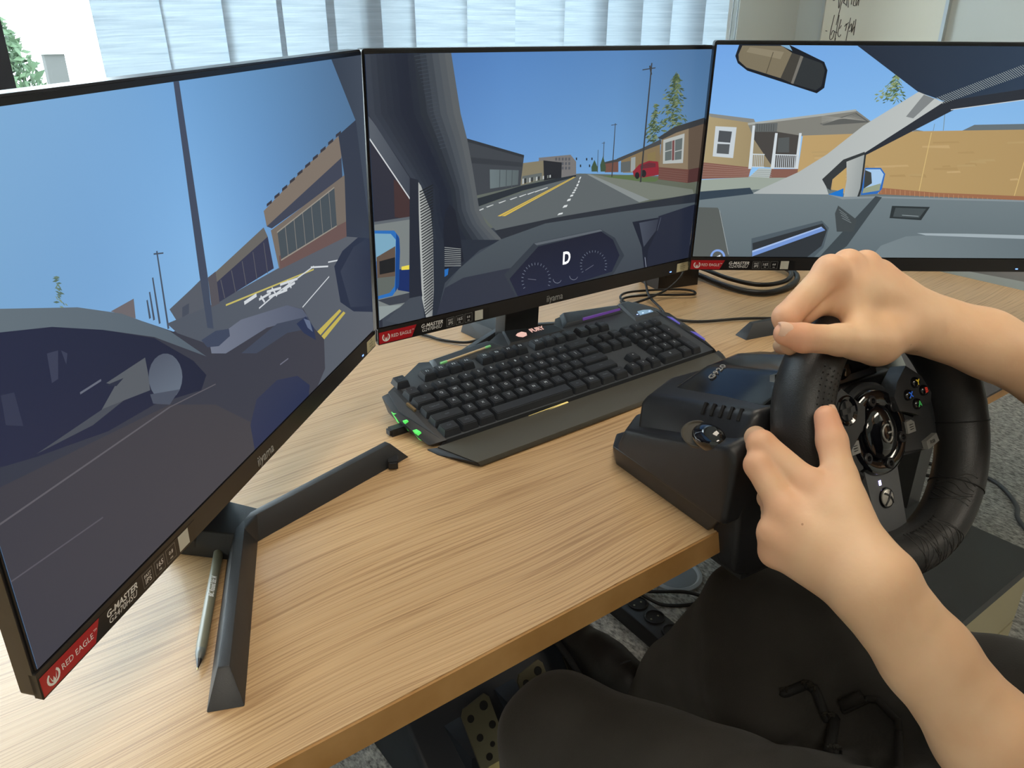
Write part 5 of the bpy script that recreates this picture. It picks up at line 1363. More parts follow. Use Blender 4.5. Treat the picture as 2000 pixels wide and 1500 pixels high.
((30,34,39),(63.5,54.3,76.6,61.1,77.2,60,64.1,53.1)),
((30,34,39),(63.6,50.7,76.5,57.5,77.1,56.4,64.2,49.5)),
((30,34,39),(63.6,47,76.4,53.9,77,52.8,64.2,45.9)),
((30,34,39),(63.7,43.4,76.3,50.3,76.9,49.2,64.3,42.3)),
((30,34,39),(63.7,39.7,76.2,46.7,76.8,45.6,64.4,38.6)),
((30,34,39),(63.8,36.1,76.1,43.1,76.8,41.9,64.4,34.9)),
((30,34,39),(63.9,32.4,76,39.4,76.7,38.3,64.5,31.3)),
((30,34,39),(63.9,28.7,75.9,35.7,76.6,34.6,64.6,27.6)),
((30,34,39),(64,25,75.8,32.1,76.5,31,64.6,23.9)),
((39,44,56),(49.7,190.2,60.7,186.8,58.8,80.5,61.7,49.5,47.6,49.6,43.7,50.4)),
((69,76,86),(27.1,21.5,10.9,28.9,44.3,50.3,59.5,50.4,62.6,23.2,59,21.5)),
((31,36,48),(95.2,143.8,101.7,155.4,109.5,146.8,117.3,108.8,121.3,82.8,94,75.7,92.6,124.7)),
((151,156,156),(94.1,104.7,117.4,99.1,117.2,98.4,93.9,103.9)),
((151,156,156),(94,102.2,117.3,96.9,117.2,96.1,93.8,101.4)),
((151,156,156),(94,99.7,117.3,94.6,117.1,93.8,93.8,98.9)),
((151,156,156),(93.9,97.2,117.3,92.3,117.1,91.5,93.7,96.4)),
((151,156,156),(93.9,94.7,117.3,90,117.1,89.2,93.7,93.9)),
((151,156,156),(93.8,92.2,117.3,87.7,117.1,86.9,93.7,91.4)),
((151,156,156),(93.8,89.7,117.2,85.4,117.1,84.6,93.6,88.9)),
((151,156,156),(93.7,87.1,117.2,83.1,117.1,82.3,93.6,86.4)),
((151,156,156),(93.7,84.6,117.2,80.8,117.1,80,93.5,83.8)),
((151,156,156),(93.6,82.1,117.2,78.4,117,77.6,93.5,81.3)),
((39,108,185),(93.5,77.1,99.3,77.7,98,69.9,93.3,67.9)),
((63,70,80,77,86,93,1),(138.9,87.7,177.6,102.6,247.9,114.6,391.3,112.5,537,115.8,537,21.5,80.8,21.5,93.6,53.9,114.7,74.8)),
((43,48,57),(167.1,114.5,261.4,118.2,390.6,118.9,537,119.6,537,106.4,391.5,111,248,112.7,177.7,102.1)),
((49,54,68),(80.8,21.5,93.6,53.9,120.6,62.1,196.4,62.5,206.7,21.5)),
((53,60,70),(203.6,21.5,183.4,55.2,230.4,89.6,346.1,92.1,375.7,75.3,396.9,46.6,377.4,21.6,375.3,21.5)),
((93,100,108),(230.4,89.1,346.1,91.5,351,88.6,235,85.7)),
((35,40,61,31,34,50,1),(206.2,21.5,191.8,48.2,237.5,83.7,348,88.4,371.9,73.5,387.3,48.7,374.8,26.6,307.5,21.5)),
((121,130,147),(218,31.8,215.1,30.6,214.8,31.3,217.8,32.4)),
((121,130,147),(215.9,36.3,212.6,35.9,212.5,36.6,215.8,37)),
((121,130,147),(214.8,40.9,211.4,41.2,211.4,41.9,214.8,41.6)),
((121,130,147),(214.7,45.4,211.3,46.4,211.5,47.1,214.9,46)),
((121,130,147),(215.7,49.5,212.4,51.3,212.8,51.9,216,50.1)),
((121,130,147),(217.6,53.2,214.7,55.5,215.2,56,218.1,53.7)),
((121,130,147),(220.5,56.1,218.1,58.9,218.6,59.3,221,56.6)),
((121,130,147),(224.1,58.2,222.3,61.3,222.9,61.7,224.7,58.6)),
((121,130,147),(228.3,59.4,227.1,62.7,227.8,62.9,229,59.6)),
((121,130,147),(232.9,59.6,232.5,62.9,233.2,63,233.6,59.7)),
((121,130,147),(237.7,58.8,238,62,238.7,61.9,238.4,58.7)),
((121,130,147),(242.4,57,243.5,59.9,244.2,59.6,243.1,56.7)),
((121,130,147),(246.9,54.3,248.7,56.7,249.2,56.3,247.4,53.9)),
((121,130,147),(250.8,50.8,253.3,52.7,253.7,52.2,251.2,50.3)),
((121,130,147),(254.1,46.7,257,47.9,257.3,47.3,254.3,46.1)),
((121,130,147),(256.4,42.2,259.8,42.7,259.9,42,256.5,41.5)),
((121,130,147),(257.8,37.5,261.3,37.2,261.3,36.5,257.7,36.8)),
((121,130,147),(258,32.9,261.6,31.8,261.4,31.1,257.8,32.2)),
((121,130,147),(257.1,28.5,260.6,26.7,260.3,26.1,256.8,27.9)),
((93,96,113),(235.9,38.6,222,42.2,222.2,43,236.1,39.4)),
((121,130,147),(319.9,36,316.9,35,316.7,35.6,319.7,36.6)),
((121,130,147),(317.6,40,314.3,39.7,314.2,40.4,317.5,40.7)),
((121,130,147),(316.3,44.2,312.8,44.5,312.9,45.2,316.4,44.9)),
((121,130,147),(316.1,48.2,312.6,49.2,312.8,49.9,316.3,48.9)),
((121,130,147),(316.9,52,313.6,53.6,313.9,54.2,317.2,52.6)),
((121,130,147),(318.8,55.2,315.8,57.3,316.2,57.9,319.2,55.8)),
((121,130,147),(321.6,57.9,319,60.4,319.5,60.9,322.1,58.4)),
((121,130,147),(325.2,59.7,323.2,62.5,323.8,62.9,325.8,60.1)),
((121,130,147),(329.5,60.7,328.1,63.7,328.8,64,330.1,61)),
((121,130,147),(334.1,60.9,333.6,63.9,334.2,64,334.8,61)),
((121,130,147),(339,60.1,339.2,63,339.9,62.9,339.7,60.1)),
((121,130,147),(343.9,58.5,344.9,61.1,345.6,60.8,344.5,58.2)),
((121,130,147),(348.5,56,350.3,58.2,350.8,57.8,349.1,55.6)),
((121,130,147),(352.7,52.9,355.1,54.6,355.5,54,353.1,52.3)),
((121,130,147),(356.1,49.2,359.1,50.2,359.3,49.6,356.4,48.5)),
((121,130,147),(358.7,45.1,362.1,45.5,362.1,44.8,358.7,44.4)),
((121,130,147),(360.2,40.8,363.8,40.5,363.8,39.8,360.1,40.1)),
((121,130,147),(360.6,36.6,364.3,35.6,364.1,35,360.4,36)),
((121,130,147),(359.8,32.7,363.4,31.1,363.1,30.5,359.5,32.1)),
((93,96,113),(338.2,41.9,323.3,36.7,323,37.6,337.9,42.8)),
((131,136,153),(280.1,30.5,279.3,29.1,278.7,29.5,279.5,30.9)),
((131,136,153),(278.9,28.8,277.4,27.8,277.1,28.4,278.6,29.4)),
((131,136,153),(277,27.7,275,27.3,274.9,28,276.8,28.4)),
((131,136,153),(274.5,27.3,272.3,27.6,272.4,28.3,274.6,28)),
((131,136,153),(271.8,27.8,269.7,28.7,270,29.3,272.1,28.4)),
((131,136,153),(269.2,28.9,267.5,30.3,267.9,30.9,269.7,29.5)),
((131,136,153),(267.1,30.7,265.9,32.4,266.5,32.8,267.7,31.1)),
((131,136,153),(265.7,32.8,265.2,34.6,265.8,34.8,266.3,33)),
((131,136,153),(309.7,30,308.9,28.5,308.3,28.9,309.1,30.3)),
((131,136,153),(308.5,28.2,307,27.2,306.6,27.8,308.1,28.8)),
((131,136,153),(306.5,27.1,304.5,26.7,304.4,27.4,306.4,27.8)),
((131,136,153),(303.9,26.7,301.7,27,301.8,27.7,304,27.4)),
((131,136,153),(301.2,27.2,299,28.1,299.3,28.8,301.4,27.8)),
((131,136,153),(298.5,28.4,296.7,29.8,297.1,30.3,298.9,28.9)),
((131,136,153),(296.3,30.2,295,31.9,295.6,32.3,296.9,30.6)),
((131,136,153),(294.8,32.3,294.3,34.1,294.9,34.3,295.5,32.5)),
((31,36,50),(407.2,93.7,465.9,93.3,461.5,73.9,445.4,48.2,446.3,21.5,440,21.5,431.1,54)),
((71,78,92,53,58,72,0),(421.4,90.7,460.7,90.9,458,74.4,435.4,53.4)),
((37,42,58),(460.1,95.2,537,103.5,537,21.5,446.4,21.5,445.4,48.2,460.6,74.1)),
((151,160,177),(440.5,37.4,445.1,21.5,444.2,21.5,439.6,37.2)),
((85,92,107),(466,92.6,461,73.9,460.2,74.2,465.2,92.8)),
])
PIC_R=(
 [[(112, 164, 228), (116, 168, 226), (120, 172, 226), (122, 172, 222)], [(138, 190, 240), (140, 192, 240), (142, 192, 238), (140, 188, 232)], [(168, 214, 246), (170, 214, 246), (170, 212, 242), (160, 204, 236)]],
 [
((105,117,119),(3,21.5,3,132.5,146.7,148.7,490.5,119.7,520.6,21.5)),
((153,163,153),(3,136.6,72.4,141.8,146.7,148.7,98.6,123.8,3,119.4)),
((170,154,118,157,140,106,0),(3,226.7,69.1,217.9,73.5,152.1,3,159)),
((132,94,83),(3,161.6,72.6,154.9,70.5,141,3,137.7)),
((166,135,123),(3,159.4,70.9,153.1,70.8,152.6,3,158.9)),
((166,135,123),(3,155.9,71.2,151,71.1,150.5,3,155.4)),
((166,135,123),(3,152.4,71.4,149,71.4,148.5,3,151.9)),
((166,135,123),(3,148.8,71.7,146.9,71.7,146.4,3,148.3)),
((166,135,123),(3.1,145.2,72,144.9,72,144.4,3.1,144.7)),
((166,135,123),(3.6,141.6,72.3,142.8,72.3,142.3,3.6,141.1)),
((134,136,132),(3,227.8,3,229,17.5,227.3,66.5,221.8,70.7,215.5,5.3,224.3)),
((197,206,211),(13.9,211.8,43.9,210.5,44.5,167.9,14.9,170.2)),
((77,82,87),(19.7,206,38.1,204.6,37.6,189.3,19.8,190.5)),
((85,90,93),(19.6,187.7,37.3,187.1,37.6,173.4,20,174.5)),
((128,128,121),(58.9,215.4,158,228.1,207.5,234.6,233.5,218.4,219.3,199.3,168.7,197.8,66.3,202.1)),
((92,94,92),(160.3,216.1,208.2,231.3,230.5,218.4,165.8,213.7)),
((150,150,143),(162.9,215.3,207.9,230.1,208,229.6,163,214.9)),
((150,150,143),(162.6,216.8,209.9,228.9,210,228.4,162.8,216.3)),
((150,150,143),(162.4,218.3,211.9,227.7,212,227.2,162.5,217.8)),
((150,150,143),(162.1,219.7,213.9,226.5,214,226,162.2,219.2)),
((150,150,143),(161.9,221.2,215.9,225.4,216,224.9,161.9,220.7)),
((150,150,143),(161.6,222.6,218,224.2,218,223.7,161.6,222.1)),
((150,150,143),(161.4,224.1,220,223,220,222.5,161.3,223.6)),
((150,150,143),(161.1,225.5,222,221.8,222,221.3,161.1,225)),
((150,150,143),(160.8,226.9,224,220.6,224,220.1,160.8,226.4)),
((166,170,166),(58.7,216.4,157.9,229.1,207.3,235.6,208.3,233.2,158.9,226.2,59.6,213.5)),
((148,136,109),(70.3,200.9,131.6,198.8,139.3,153.8,73,155.9)),
((72,70,68),(70.3,209.4,134,200,140,154.3,104.3,154.1,69.3,195.9)),
((99,104,104),(69.4,215.5,100.8,216.9,101.5,204.7,71.1,204.6)),
((70,72,72),(72.9,215.1,73.8,205.3,73.1,205.3,72.2,215)),
((70,72,72),(76.2,215.1,77.1,205.4,76.4,205.3,75.5,215)),
((70,72,72),(79.5,215.1,80.4,205.4,79.7,205.3,78.8,215)),
((70,72,72),(82.7,215.1,83.7,205.4,83,205.3,82,215.1)),
((70,72,72),(86,215.2,87,205.4,86.3,205.3,85.3,215.1)),
((70,72,72),(89.3,215.2,90.3,205.4,89.6,205.4,88.6,215.1)),
((70,72,72),(92.6,215.2,93.6,205.5,92.9,205.4,91.9,215.1)),
((70,72,72),(95.9,215.2,96.9,205.5,96.2,205.4,95.2,215.1)),
((85,90,91),(104.9,196.2,120.4,197.5,123.4,176.4,106.5,176.3)),
((207,216,221),(66,213.1,69.6,213.1,73.2,152.8,68.5,152.8)),
((207,216,221),(99.4,203,103,203,105.3,153,100.6,153)),
((207,216,221),(133.4,203.2,137,203.2,139.9,153.3,135.3,153.2)),
((207,216,221),(68.9,174.3,89,173.9,89,172.5,68.9,172.9)),
((207,216,221),(101.8,174,139,173.2,138.9,171.8,101.8,172.6)),
((207,216,221),(70.4,156.4,91.2,156,91.2,155,70.4,155.4)),
((207,216,221),(103.2,155.2,140,154.9,140,153.7,103.2,154)),
((191,202,208),(72.5,173.1,74,155.9,73.1,155.9,71.6,173)),
((191,202,208),(75.1,173.1,76.5,156,75.7,155.9,74.2,173.1)),
((191,202,208),(77.6,173.2,79.1,156,78.2,155.9,76.7,173.1)),
((191,202,208),(80.2,173.2,81.7,156,80.8,155.9,79.3,173.1)),
((191,202,208),(82.8,173.2,84.3,156,83.4,155.9,81.9,173.1)),
((191,202,208),(85.3,173.2,86.9,156,86,155.9,84.4,173.1)),
((191,202,208),(87.9,173.2,89.5,156,88.6,156,87,173.1)),
((197,206,213),(105,172.8,106.3,154.6,105.2,154.5,103.9,172.7)),
((197,206,213),(107.8,172.8,109.2,154.6,108.1,154.6,106.8,172.8)),
((197,206,213),(110.7,172.9,112,154.6,110.9,154.6,109.6,172.8)),
((197,206,213),(113.5,172.9,114.9,154.7,113.8,154.6,112.4,172.8)),
((197,206,213),(116.3,172.9,117.7,154.7,116.6,154.6,115.2,172.8)),
((197,206,213),(119.1,172.9,120.6,154.7,119.5,154.6,118,172.8)),
((197,206,213),(122,172.9,123.4,154.7,122.3,154.6,120.9,172.8)),
((197,206,213),(124.8,172.9,126.3,154.7,125.2,154.7,123.7,172.9)),
((197,206,213),(127.6,173,129.1,154.8,128,154.7,126.5,172.9)),
((197,206,213),(130.4,173,131.9,154.8,130.8,154.7,129.3,172.9)),
((197,206,213),(133.3,173,134.8,154.8,133.7,154.7,132.2,172.9)),
((197,206,213),(136.1,173,137.6,154.8,136.5,154.7,135,172.9)),
((197,206,213),(138.9,173,140.5,154.8,139.4,154.7,137.8,172.9)),
((132,94,83),(100.6,153,141.2,153.3,141.5,141,100.8,140.2)),
((177,186,184),(71.9,141.6,83.6,153.9,102.3,153.5,100.8,140.2)),
((141,150,150),(81,151.2,102.3,150.8,102.3,150.1,81,150.5)),
((141,150,150),(78.8,148.6,102.7,148,102.7,147.3,78.8,147.9)),
((141,150,150),(76.6,146,103.2,145.2,103.2,144.5,76.5,145.3)),
((141,150,150),(74.3,143.5,103.6,142.4,103.6,141.7,74.3,142.8)),
((92,118,80),(246.3,254.2,247.6,256,249.2,256.5,247.9,254.6)),
((72,94,69),(247.3,253.7,248,256.8,249,258.1,248.4,255)),
((131,148,102),(250.5,257,251.5,259.3,252.7,260.1,251.8,257.8)),
((72,94,69),(242.1,244,244.2,245.7,246.6,245.7,244.5,244)),
((131,148,102),(253.6,279.9,256.7,279.8,260.4,277.4,257.2,277.5)),
((151,167,125),(242.9,257.2,243.9,259.2,245.1,259.8,244.2,257.8)),
((92,118,80),(250.8,252.5,251.9,254.5,253.3,255.1,252.2,253.1)),
((151,167,125),(238.1,258.4,238.9,262.5,240.3,264.3,239.5,260.1)),
((72,94,69),(247.6,259.9,251,262.2,255.1,261.8,251.6,259.5)),
((151,167,125),(246.1,261.6,248.4,265.3,251.4,266.3,249,262.6)),
((72,94,69),(253.4,278.3,255.3,277,257.6,273.7,255.7,275)),
((92,118,80),(252.7,280,255.1,278.1,258,273.6,255.6,275.5)),
((131,148,102),(248.6,267.3,250.7,271.1,253.5,272.2,251.3,268.4)),
((72,94,69),(253.3,264.2,254,266.5,255.1,267.5,254.3,265.1)),
((72,94,69),(243.8,260.2,245.7,261.3,247.9,260.9,246,259.8)),
((72,94,69),(233.4,244.9,234.2,247.9,235.4,249.1,234.6,246.1)),
((72,94,69),(242.3,255.7,245.3,257,248.7,256.2,245.7,254.9)),
((72,94,69),(251.6,266.7,253,268.7,254.7,269.3,253.3,267.2)),
((131,148,102),(243.1,262.6,244.3,265.4,245.9,266.4,244.7,263.6)),
((72,94,69),(254.2,252.2,255.8,256.2,257.9,257.7,256.3,253.7)),
((72,94,69),(252.1,267.8,254.3,268.6,256.9,267.8,254.7,267)),
((131,148,102),(228.3,255.2,231.6,256.5,235.3,255.4,232.1,254.1)),
((72,94,69),(246.6,269.7,248.1,271.7,249.9,272.2,248.4,270.2)),
((131,148,102),(231.9,246.6,234.6,248.2,237.7,247.7,235,246.1)),
((92,118,80),(249.9,274.8,251.2,278.7,253.1,280.2,251.8,276.3)),
((72,94,69),(254.9,262.9,255.4,265.2,256.3,266.2,255.7,263.9)),
((92,118,80),(253.5,261.5,254,264,254.7,265,254.3,262.6)),
((72,94,69),(250.3,266.5,253.5,268.1,257.3,267.2,254,265.7)),
((131,148,102),(255.3,268.7,259.1,270.1,263.6,268.7,259.7,267.4)),
((72,94,69),(247.6,276.8,250.1,279.1,253,279.2,250.6,276.9)),
((92,118,80),(261.9,264.3,264.1,262.7,266.8,258.7,264.6,260.3)),
((72,94,69),(250.8,272.5,252.6,274.2,254.9,274.3,253,272.6)),
((92,118,80),(244.1,248.2,246.1,250.5,248.6,250.9,246.6,248.6)),
((151,167,125),(248.8,274.1,251.1,275.9,253.8,275.8,251.5,274)),
((72,94,69),(249,263.5,250.7,265.1,252.8,265.1,251.1,263.6)),
((151,167,125),(247.8,261.1,249.9,264.3,252.5,265.2,250.4,262)),
((72,94,69),(239.2,252.1,240.1,255.3,241.4,256.6,240.5,253.4)),
((131,148,102),(251.3,280.8,254.4,280,258,276.7,254.9,277.6)),
((131,148,102),(253.4,280.9,255.9,280.7,258.7,278.7,256.3,279)),
((131,148,102),(245.4,263,247.3,264.9,249.6,265.1,247.7,263.2)),
((92,118,80),(252.1,282.8,254.3,281.1,257.2,277,254.9,278.7)),
((151,167,125),(249.2,262.8,249.7,265.6,250.6,266.8,250,264)),
((131,148,102),(255.9,254.2,257.3,257.3,259.2,258.3,257.8,255.3)),
((92,118,80),(253.7,260.8,255.8,261.5,258.3,260.7,256.1,260)),
((151,167,125),(234.9,252.6,238.1,254.1,241.7,253.3,238.6,251.8)),
((92,118,80),(242.2,255.7,243.6,257.7,245.2,258.2,243.9,256.2)),
((92,118,80),(252.4,259.9,254.6,262.1,257.1,262.4,255,260.2)),
((72,94,69),(240.7,254,241.9,255.9,243.3,256.5,242.2,254.6)),
((151,167,125),(254.3,251.6,256.1,253.6,258.4,253.9,256.5,251.9)),
((151,167,125),(250.6,254.1,251.7,256.5,253.1,257.3,252,255)),
((151,167,125),(256.3,255.9,258.9,257.4,261.9,256.9,259.3,255.4)),
((131,148,102),(255.1,270.2,257.6,269.4,260.5,266.6,258,267.4)),
((151,167,125),(252.9,245.9,253.6,249.3,254.8,250.7,254.1,247.3)),
((92,118,80),(256.6,241.9,258.2,245.7,260.3,247.1,258.7,243.3)),
((131,148,102),(244.8,264,245.8,266.9,247.3,268,246.2,265.1)),
((131,148,102),(249,258.8,250.5,261.2,252.3,261.9,250.9,259.5)),
((92,118,80),(241.7,263.9,242.6,266.9,243.8,268.2,243,265.1)),
((92,118,80),(243.9,265.6,244.5,268.9,245.6,270.3,245,267)),
((151,167,125),(252.2,265.8,253.6,268.1,255.3,268.8,253.9,266.5)),
((92,118,80),(250.7,277.2,253,278.3,255.6,277.7,253.4,276.6)),
((131,148,102),(262.2,254.7,264.7,255.7,267.6,254.8,265.1,253.9)),
((72,94,69),(246.2,249.1,247.9,250.4,249.8,250.4,248.2,249.1)),
((72,94,69),(252.2,252.5,253.4,255.9,255.1,257.2,253.9,253.8)),
((92,118,80),(249.2,274.3,251.1,275,253.4,274.4,251.5,273.6)),
((72,94,69),(251.3,264.3,252.2,266.5,253.5,267.3,252.5,265.1)),
((151,167,125),(257.4,258.4,260.1,257.4,263.4,254.1,260.7,255.1)),
((131,148,102),(261.2,258.3,263.3,257.2,265.9,254,263.8,255.2)),
((151,167,125),(252.2,277.6,253.9,280.2,256.1,281,254.3,278.3)),
((151,167,125),(246.5,272.1,248.6,273.5,250.9,273.3,248.9,271.9)),
((72,94,69),(251.2,261.3,253.5,262.7,256.1,262.4,253.9,261)),
((151,167,125),(247.1,248.9,250.2,250.6,253.8,250,250.7,248.3)),
((131,148,102),(254.3,269.8,254.8,273,255.8,274.4,255.3,271.2)),
((92,118,80),(245,269.1,247.2,272.1,249.9,272.8,247.7,269.8)),
((92,118,80),(252.6,257,254.8,260.2,257.6,261,255.4,257.8)),
((151,167,125),(239.1,251.1,240.2,255.1,241.9,256.7,240.8,252.7)),
((92,118,80),(264.7,258.2,267.7,259.5,271.2,258.6,268.2,257.3)),
((92,118,80),(263.4,264.9,265.2,265.6,267.4,264.9,265.5,264.2)),
((72,94,69),(247.7,252.8,250.2,254,253,253.4,250.6,252.2)),
((151,167,125),(248.4,266.6,248.8,269,249.5,270,249.1,267.7)),
((72,94,69),(247,272.1,249.5,272.9,252.4,272,249.9,271.1)),
((131,148,102),(252.8,283.1,255.4,281.6,258.6,277.7,256,279.2)),
((72,94,69),(248.4,273.3,249.5,275.8,250.9,276.7,249.8,274.2)),
((72,94,69),(252.8,246.7,254.7,247.9,257.1,247.6,255.1,246.4)),
((151,167,125),(238.4,255.7,241.3,257.1,244.6,256.5,241.7,255)),
((72,94,69),(253.1,264.8,255.8,267.3,259.1,267.5,256.4,264.9)),
((72,94,69),(258.8,252.6,259.8,255.3,261.1,256.3,260.2,253.6)),
((92,118,80),(254.2,277.1,256.1,276.1,258.4,273.5,256.5,274.4)),
((92,118,80),(251.4,280,252.7,281.6,254.4,282,253,280.3)),
((72,94,69),(249.2,265.5,251.5,266.2,254.2,265.3,251.9,264.5)),
((72,94,69),(251,247.1,254.5,248.9,258.6,248.1,255.1,246.3)),
((131,148,102),(251.9,259.7,254,260.4,256.4,259.5,254.3,258.9)),
((131,148,102),(238.3,248.8,240.1,252.4,242.5,253.5,240.6,250)),
((151,167,125),(251,278.7,252.3,280.4,253.9,280.8,252.6,279.1)),
((151,167,125),(245.2,256.8,247.1,257.5,249.3,256.8,247.4,256.1)),
((72,94,69),(257.1,264.8,260.7,266.1,264.8,264.8,261.3,263.5)),
((72,94,69),(243.7,254.3,244.9,258.8,246.7,260.7,245.5,256.2)),
((72,94,69),(249.6,263.2,252.3,266.7,255.6,267.4,252.9,264)),
((151,167,125),(246.8,251.7,249.5,255.2,252.8,255.9,250.1,252.5)),
((92,118,80),(255.5,255.5,257.6,257.5,260,257.6,258,255.7)),
((92,118,80),(251.4,279.7,255,279.1,259.2,275.8,255.6,276.5)),
((72,94,69),(255.2,273.3,257.4,273.1,260,271.2,257.8,271.4)),
((92,118,80),(251.9,274.6,253.4,276.3,255.3,276.6,253.7,274.9)),
((151,167,125),(258.9,275,261.2,273.4,264.1,269.6,261.8,271.2)),
((131,148,102),(257.6,257.2,260.5,257,263.8,254.8,261,254.9)),
((92,118,80),(257.2,253.1,260.6,252.3,264.7,248.8,261.2,249.7)),
((151,167,125),(245.6,264.3,247.6,265,250,264.2,247.9,263.5)),
((151,167,125),(232.9,259.2,236.3,261,240.2,260.3,236.8,258.5)),
((72,94,69),(245.9,271.6,248.8,273.2,252.2,272.7,249.3,271)),
((151,167,125),(254.5,272,257.7,270.7,261.5,266.8,258.3,268.1)),
((92,118,80),(267.6,252.8,270.6,251.7,274.3,248.1,271.2,249.2)),
((92,118,80),(250.6,261.1,254.3,262.2,258.5,260.8,254.9,259.7)),
((92,118,80),(247.9,251.4,249.1,254.3,250.6,255.4,249.5,252.5)),
((72,94,69),(254.9,258.8,258.1,261.3,261.9,261.3,258.7,258.7)),
((92,118,80),(247.7,272.8,251,274.8,254.8,274.4,251.5,272.3)),
((151,167,125),(253.3,280,256.1,280.5,259.5,279,256.6,278.5)),
((131,148,102),(247.8,263,248.9,265,250.3,265.7,249.2,263.6)),
((72,94,69),(254.5,252.7,256,256.5,258,257.9,256.5,254.1)),
((131,148,102),(239.9,265.9,242.2,267.2,244.8,266.9,242.5,265.5)),
((92,118,80),(252.7,279.4,255.2,277.8,258.3,273.6,255.8,275.3)),
((151,167,125),(249,281.8,250.9,283.7,253.1,284,251.2,282.1)),
((92,118,80),(244,249.2,245.9,252.4,248.4,253.3,246.4,250.1)),
((151,167,125),(248.1,265.3,252,266.4,256.4,264.8,252.6,263.7)),
((92,118,80),(259.7,270.4,262.1,269.2,265,266,262.6,267.1)),
((151,167,125),(251.1,280,253.4,281.3,256.1,280.8,253.8,279.5)),
((151,167,125),(251.6,276.7,253.8,280,256.6,280.8,254.4,277.6)),
((151,167,125),(252.6,269.7,255.4,272.1,258.7,272.1,255.9,269.7)),
((92,118,80),(256.6,281.5,258.6,280.4,261.1,277.4,259.1,278.5)),
((151,167,125),(243.3,263.1,245.8,263.8,248.6,262.8,246.1,262.1)),
((92,118,80),(254.7,254.5,258.2,255.7,262.2,254.4,258.7,253.2)),
((151,167,125),(249.6,265.9,250.1,268.4,250.9,269.5,250.4,267)),
((131,148,102),(241.9,253.9,245.5,255.3,249.6,254.1,246.1,252.7)),
((131,148,102),(252.1,278.6,254.5,279.4,257.2,278.5,254.8,277.7)),
((92,118,80),(253.2,267.8,256,270.5,259.5,270.6,256.6,268)),
((72,94,69),(252.8,268.5,253.6,271.7,254.9,273,254.1,269.8)),
((92,118,80),(251.5,259.3,252.1,261.8,253.1,262.8,252.5,260.3)),
((131,148,102),(254.1,249.6,256.2,253.2,258.8,254.3,256.8,250.7)),
((72,94,69),(247.1,259.8,249.1,262,251.5,262.4,249.5,260.2)),
((72,94,69),(255.3,264.1,258.9,264.1,263.1,261.6,259.5,261.6)),
((131,148,102),(252.7,267.7,253.8,269.9,255.3,270.6,254.2,268.4)),
((72,94,69),(245.4,263.6,247.8,264.6,250.6,263.9,248.2,262.9)),
((131,148,102),(258.5,246.2,259.6,249.2,261.1,250.3,260,247.3)),
((151,167,125),(252.5,276,254.5,277.3,256.9,277,254.8,275.7)),
((151,167,125),(248.2,273.2,249.9,275.9,252.2,276.6,250.4,273.9)),
((92,118,80),(262.4,262.2,264.5,261,267.2,257.7,265,258.9)),
((151,167,125),(256.1,264.3,259.4,265.5,263.2,264.4,259.9,263.2)),
((92,118,80),(252.7,276.5,254.5,277.9,256.7,277.8,254.8,276.4)),
((72,94,69),(256.6,273.4,259,272.1,262,268.6,259.6,269.9)),
((92,118,80),(246.2,255.1,249,257.3,252.2,257.2,249.5,255)),
((131,148,102),(253.2,271.5,254.8,273.5,256.7,273.9,255.1,271.9)),
((131,148,102),(247.2,260.1,248.9,263,251,263.8,249.3,260.9)),
((151,167,125),(248,273.8,250,277.3,252.6,278.4,250.6,274.9)),
((72,94,69),(250.5,268.4,253.5,269.5,256.9,268.3,253.9,267.3)),
((72,94,69),(246.4,248.9,248.2,249.8,250.2,249.4,248.5,248.5)),
((92,118,80),(262.4,259.7,265.7,259.3,269.5,256.4,266.3,256.9)),
((151,167,125),(250.4,268.2,251.6,271.9,253.2,273.4,252.1,269.7)),
((72,94,69),(252.6,259.2,255.4,262.6,258.9,263.2,256.1,259.8)),
((131,148,102),(258.9,251.8,261.3,251.6,264.1,249.6,261.7,249.8)),
((131,148,102),(251.5,278.3,255.1,277.9,259.3,275,255.7,275.3)),
((72,94,69),(264.9,248.9,267.8,247.8,271.3,244.3,268.4,245.4)),
((72,94,69),(241.2,247.3,243.3,249.2,245.8,249.3,243.7,247.4)),
((151,167,125),(251.7,251.3,255.1,253.1,259.2,252.4,255.7,250.6)),
((92,118,80),(253.3,265.1,255,267.8,257.1,268.6,255.4,265.8)),
((131,148,102),(249.7,268,252.4,269,255.7,268.1,252.9,267.1)),
((151,167,125),(253.6,253.6,254.2,256.1,255.1,257.1,254.5,254.7)),
((151,167,125),(254.4,279.9,257,278.7,260,275.3,257.5,276.5)),
((72,94,69),(254.6,267.8,257.6,266.2,261.3,262,258.2,263.5)),
((92,118,80),(253.3,254,253.9,256.5,254.9,257.6,254.3,255.1)),
((72,94,69),(249.7,278.7,252.4,281.6,255.7,282,253,279.1)),
((92,118,80),(249.7,256.8,250.6,259.1,251.8,260.1,250.9,257.7)),
((131,148,102),(244.8,259,246,263.3,247.7,265.1,246.5,260.7)),
((131,148,102),(248.9,269.1,251.8,271,255.1,270.6,252.3,268.7)),
((131,148,102),(237.3,256.1,239.6,258.9,242.4,259.4,240.1,256.6)),
((72,94,69),(247.4,245.7,248.3,249.9,249.7,251.7,248.8,247.5)),
((92,118,80),(253.6,256.5,255.7,259.7,258.4,260.6,256.2,257.4)),
((151,167,125),(251.6,280,253.8,281.7,256.4,281.7,254.2,279.9)),
((72,94,69),(260.7,249.7,262.9,248.1,265.7,244.1,263.5,245.8)),
((72,94,69),(265.6,255.9,269.3,255.8,273.6,253.1,269.9,253.2)),
((151,167,125),(247.2,264.8,248.5,269.1,250.4,270.8,249.1,266.5)),
((92,118,80),(253.6,274.7,255.9,274.3,258.6,272.2,256.3,272.6)),
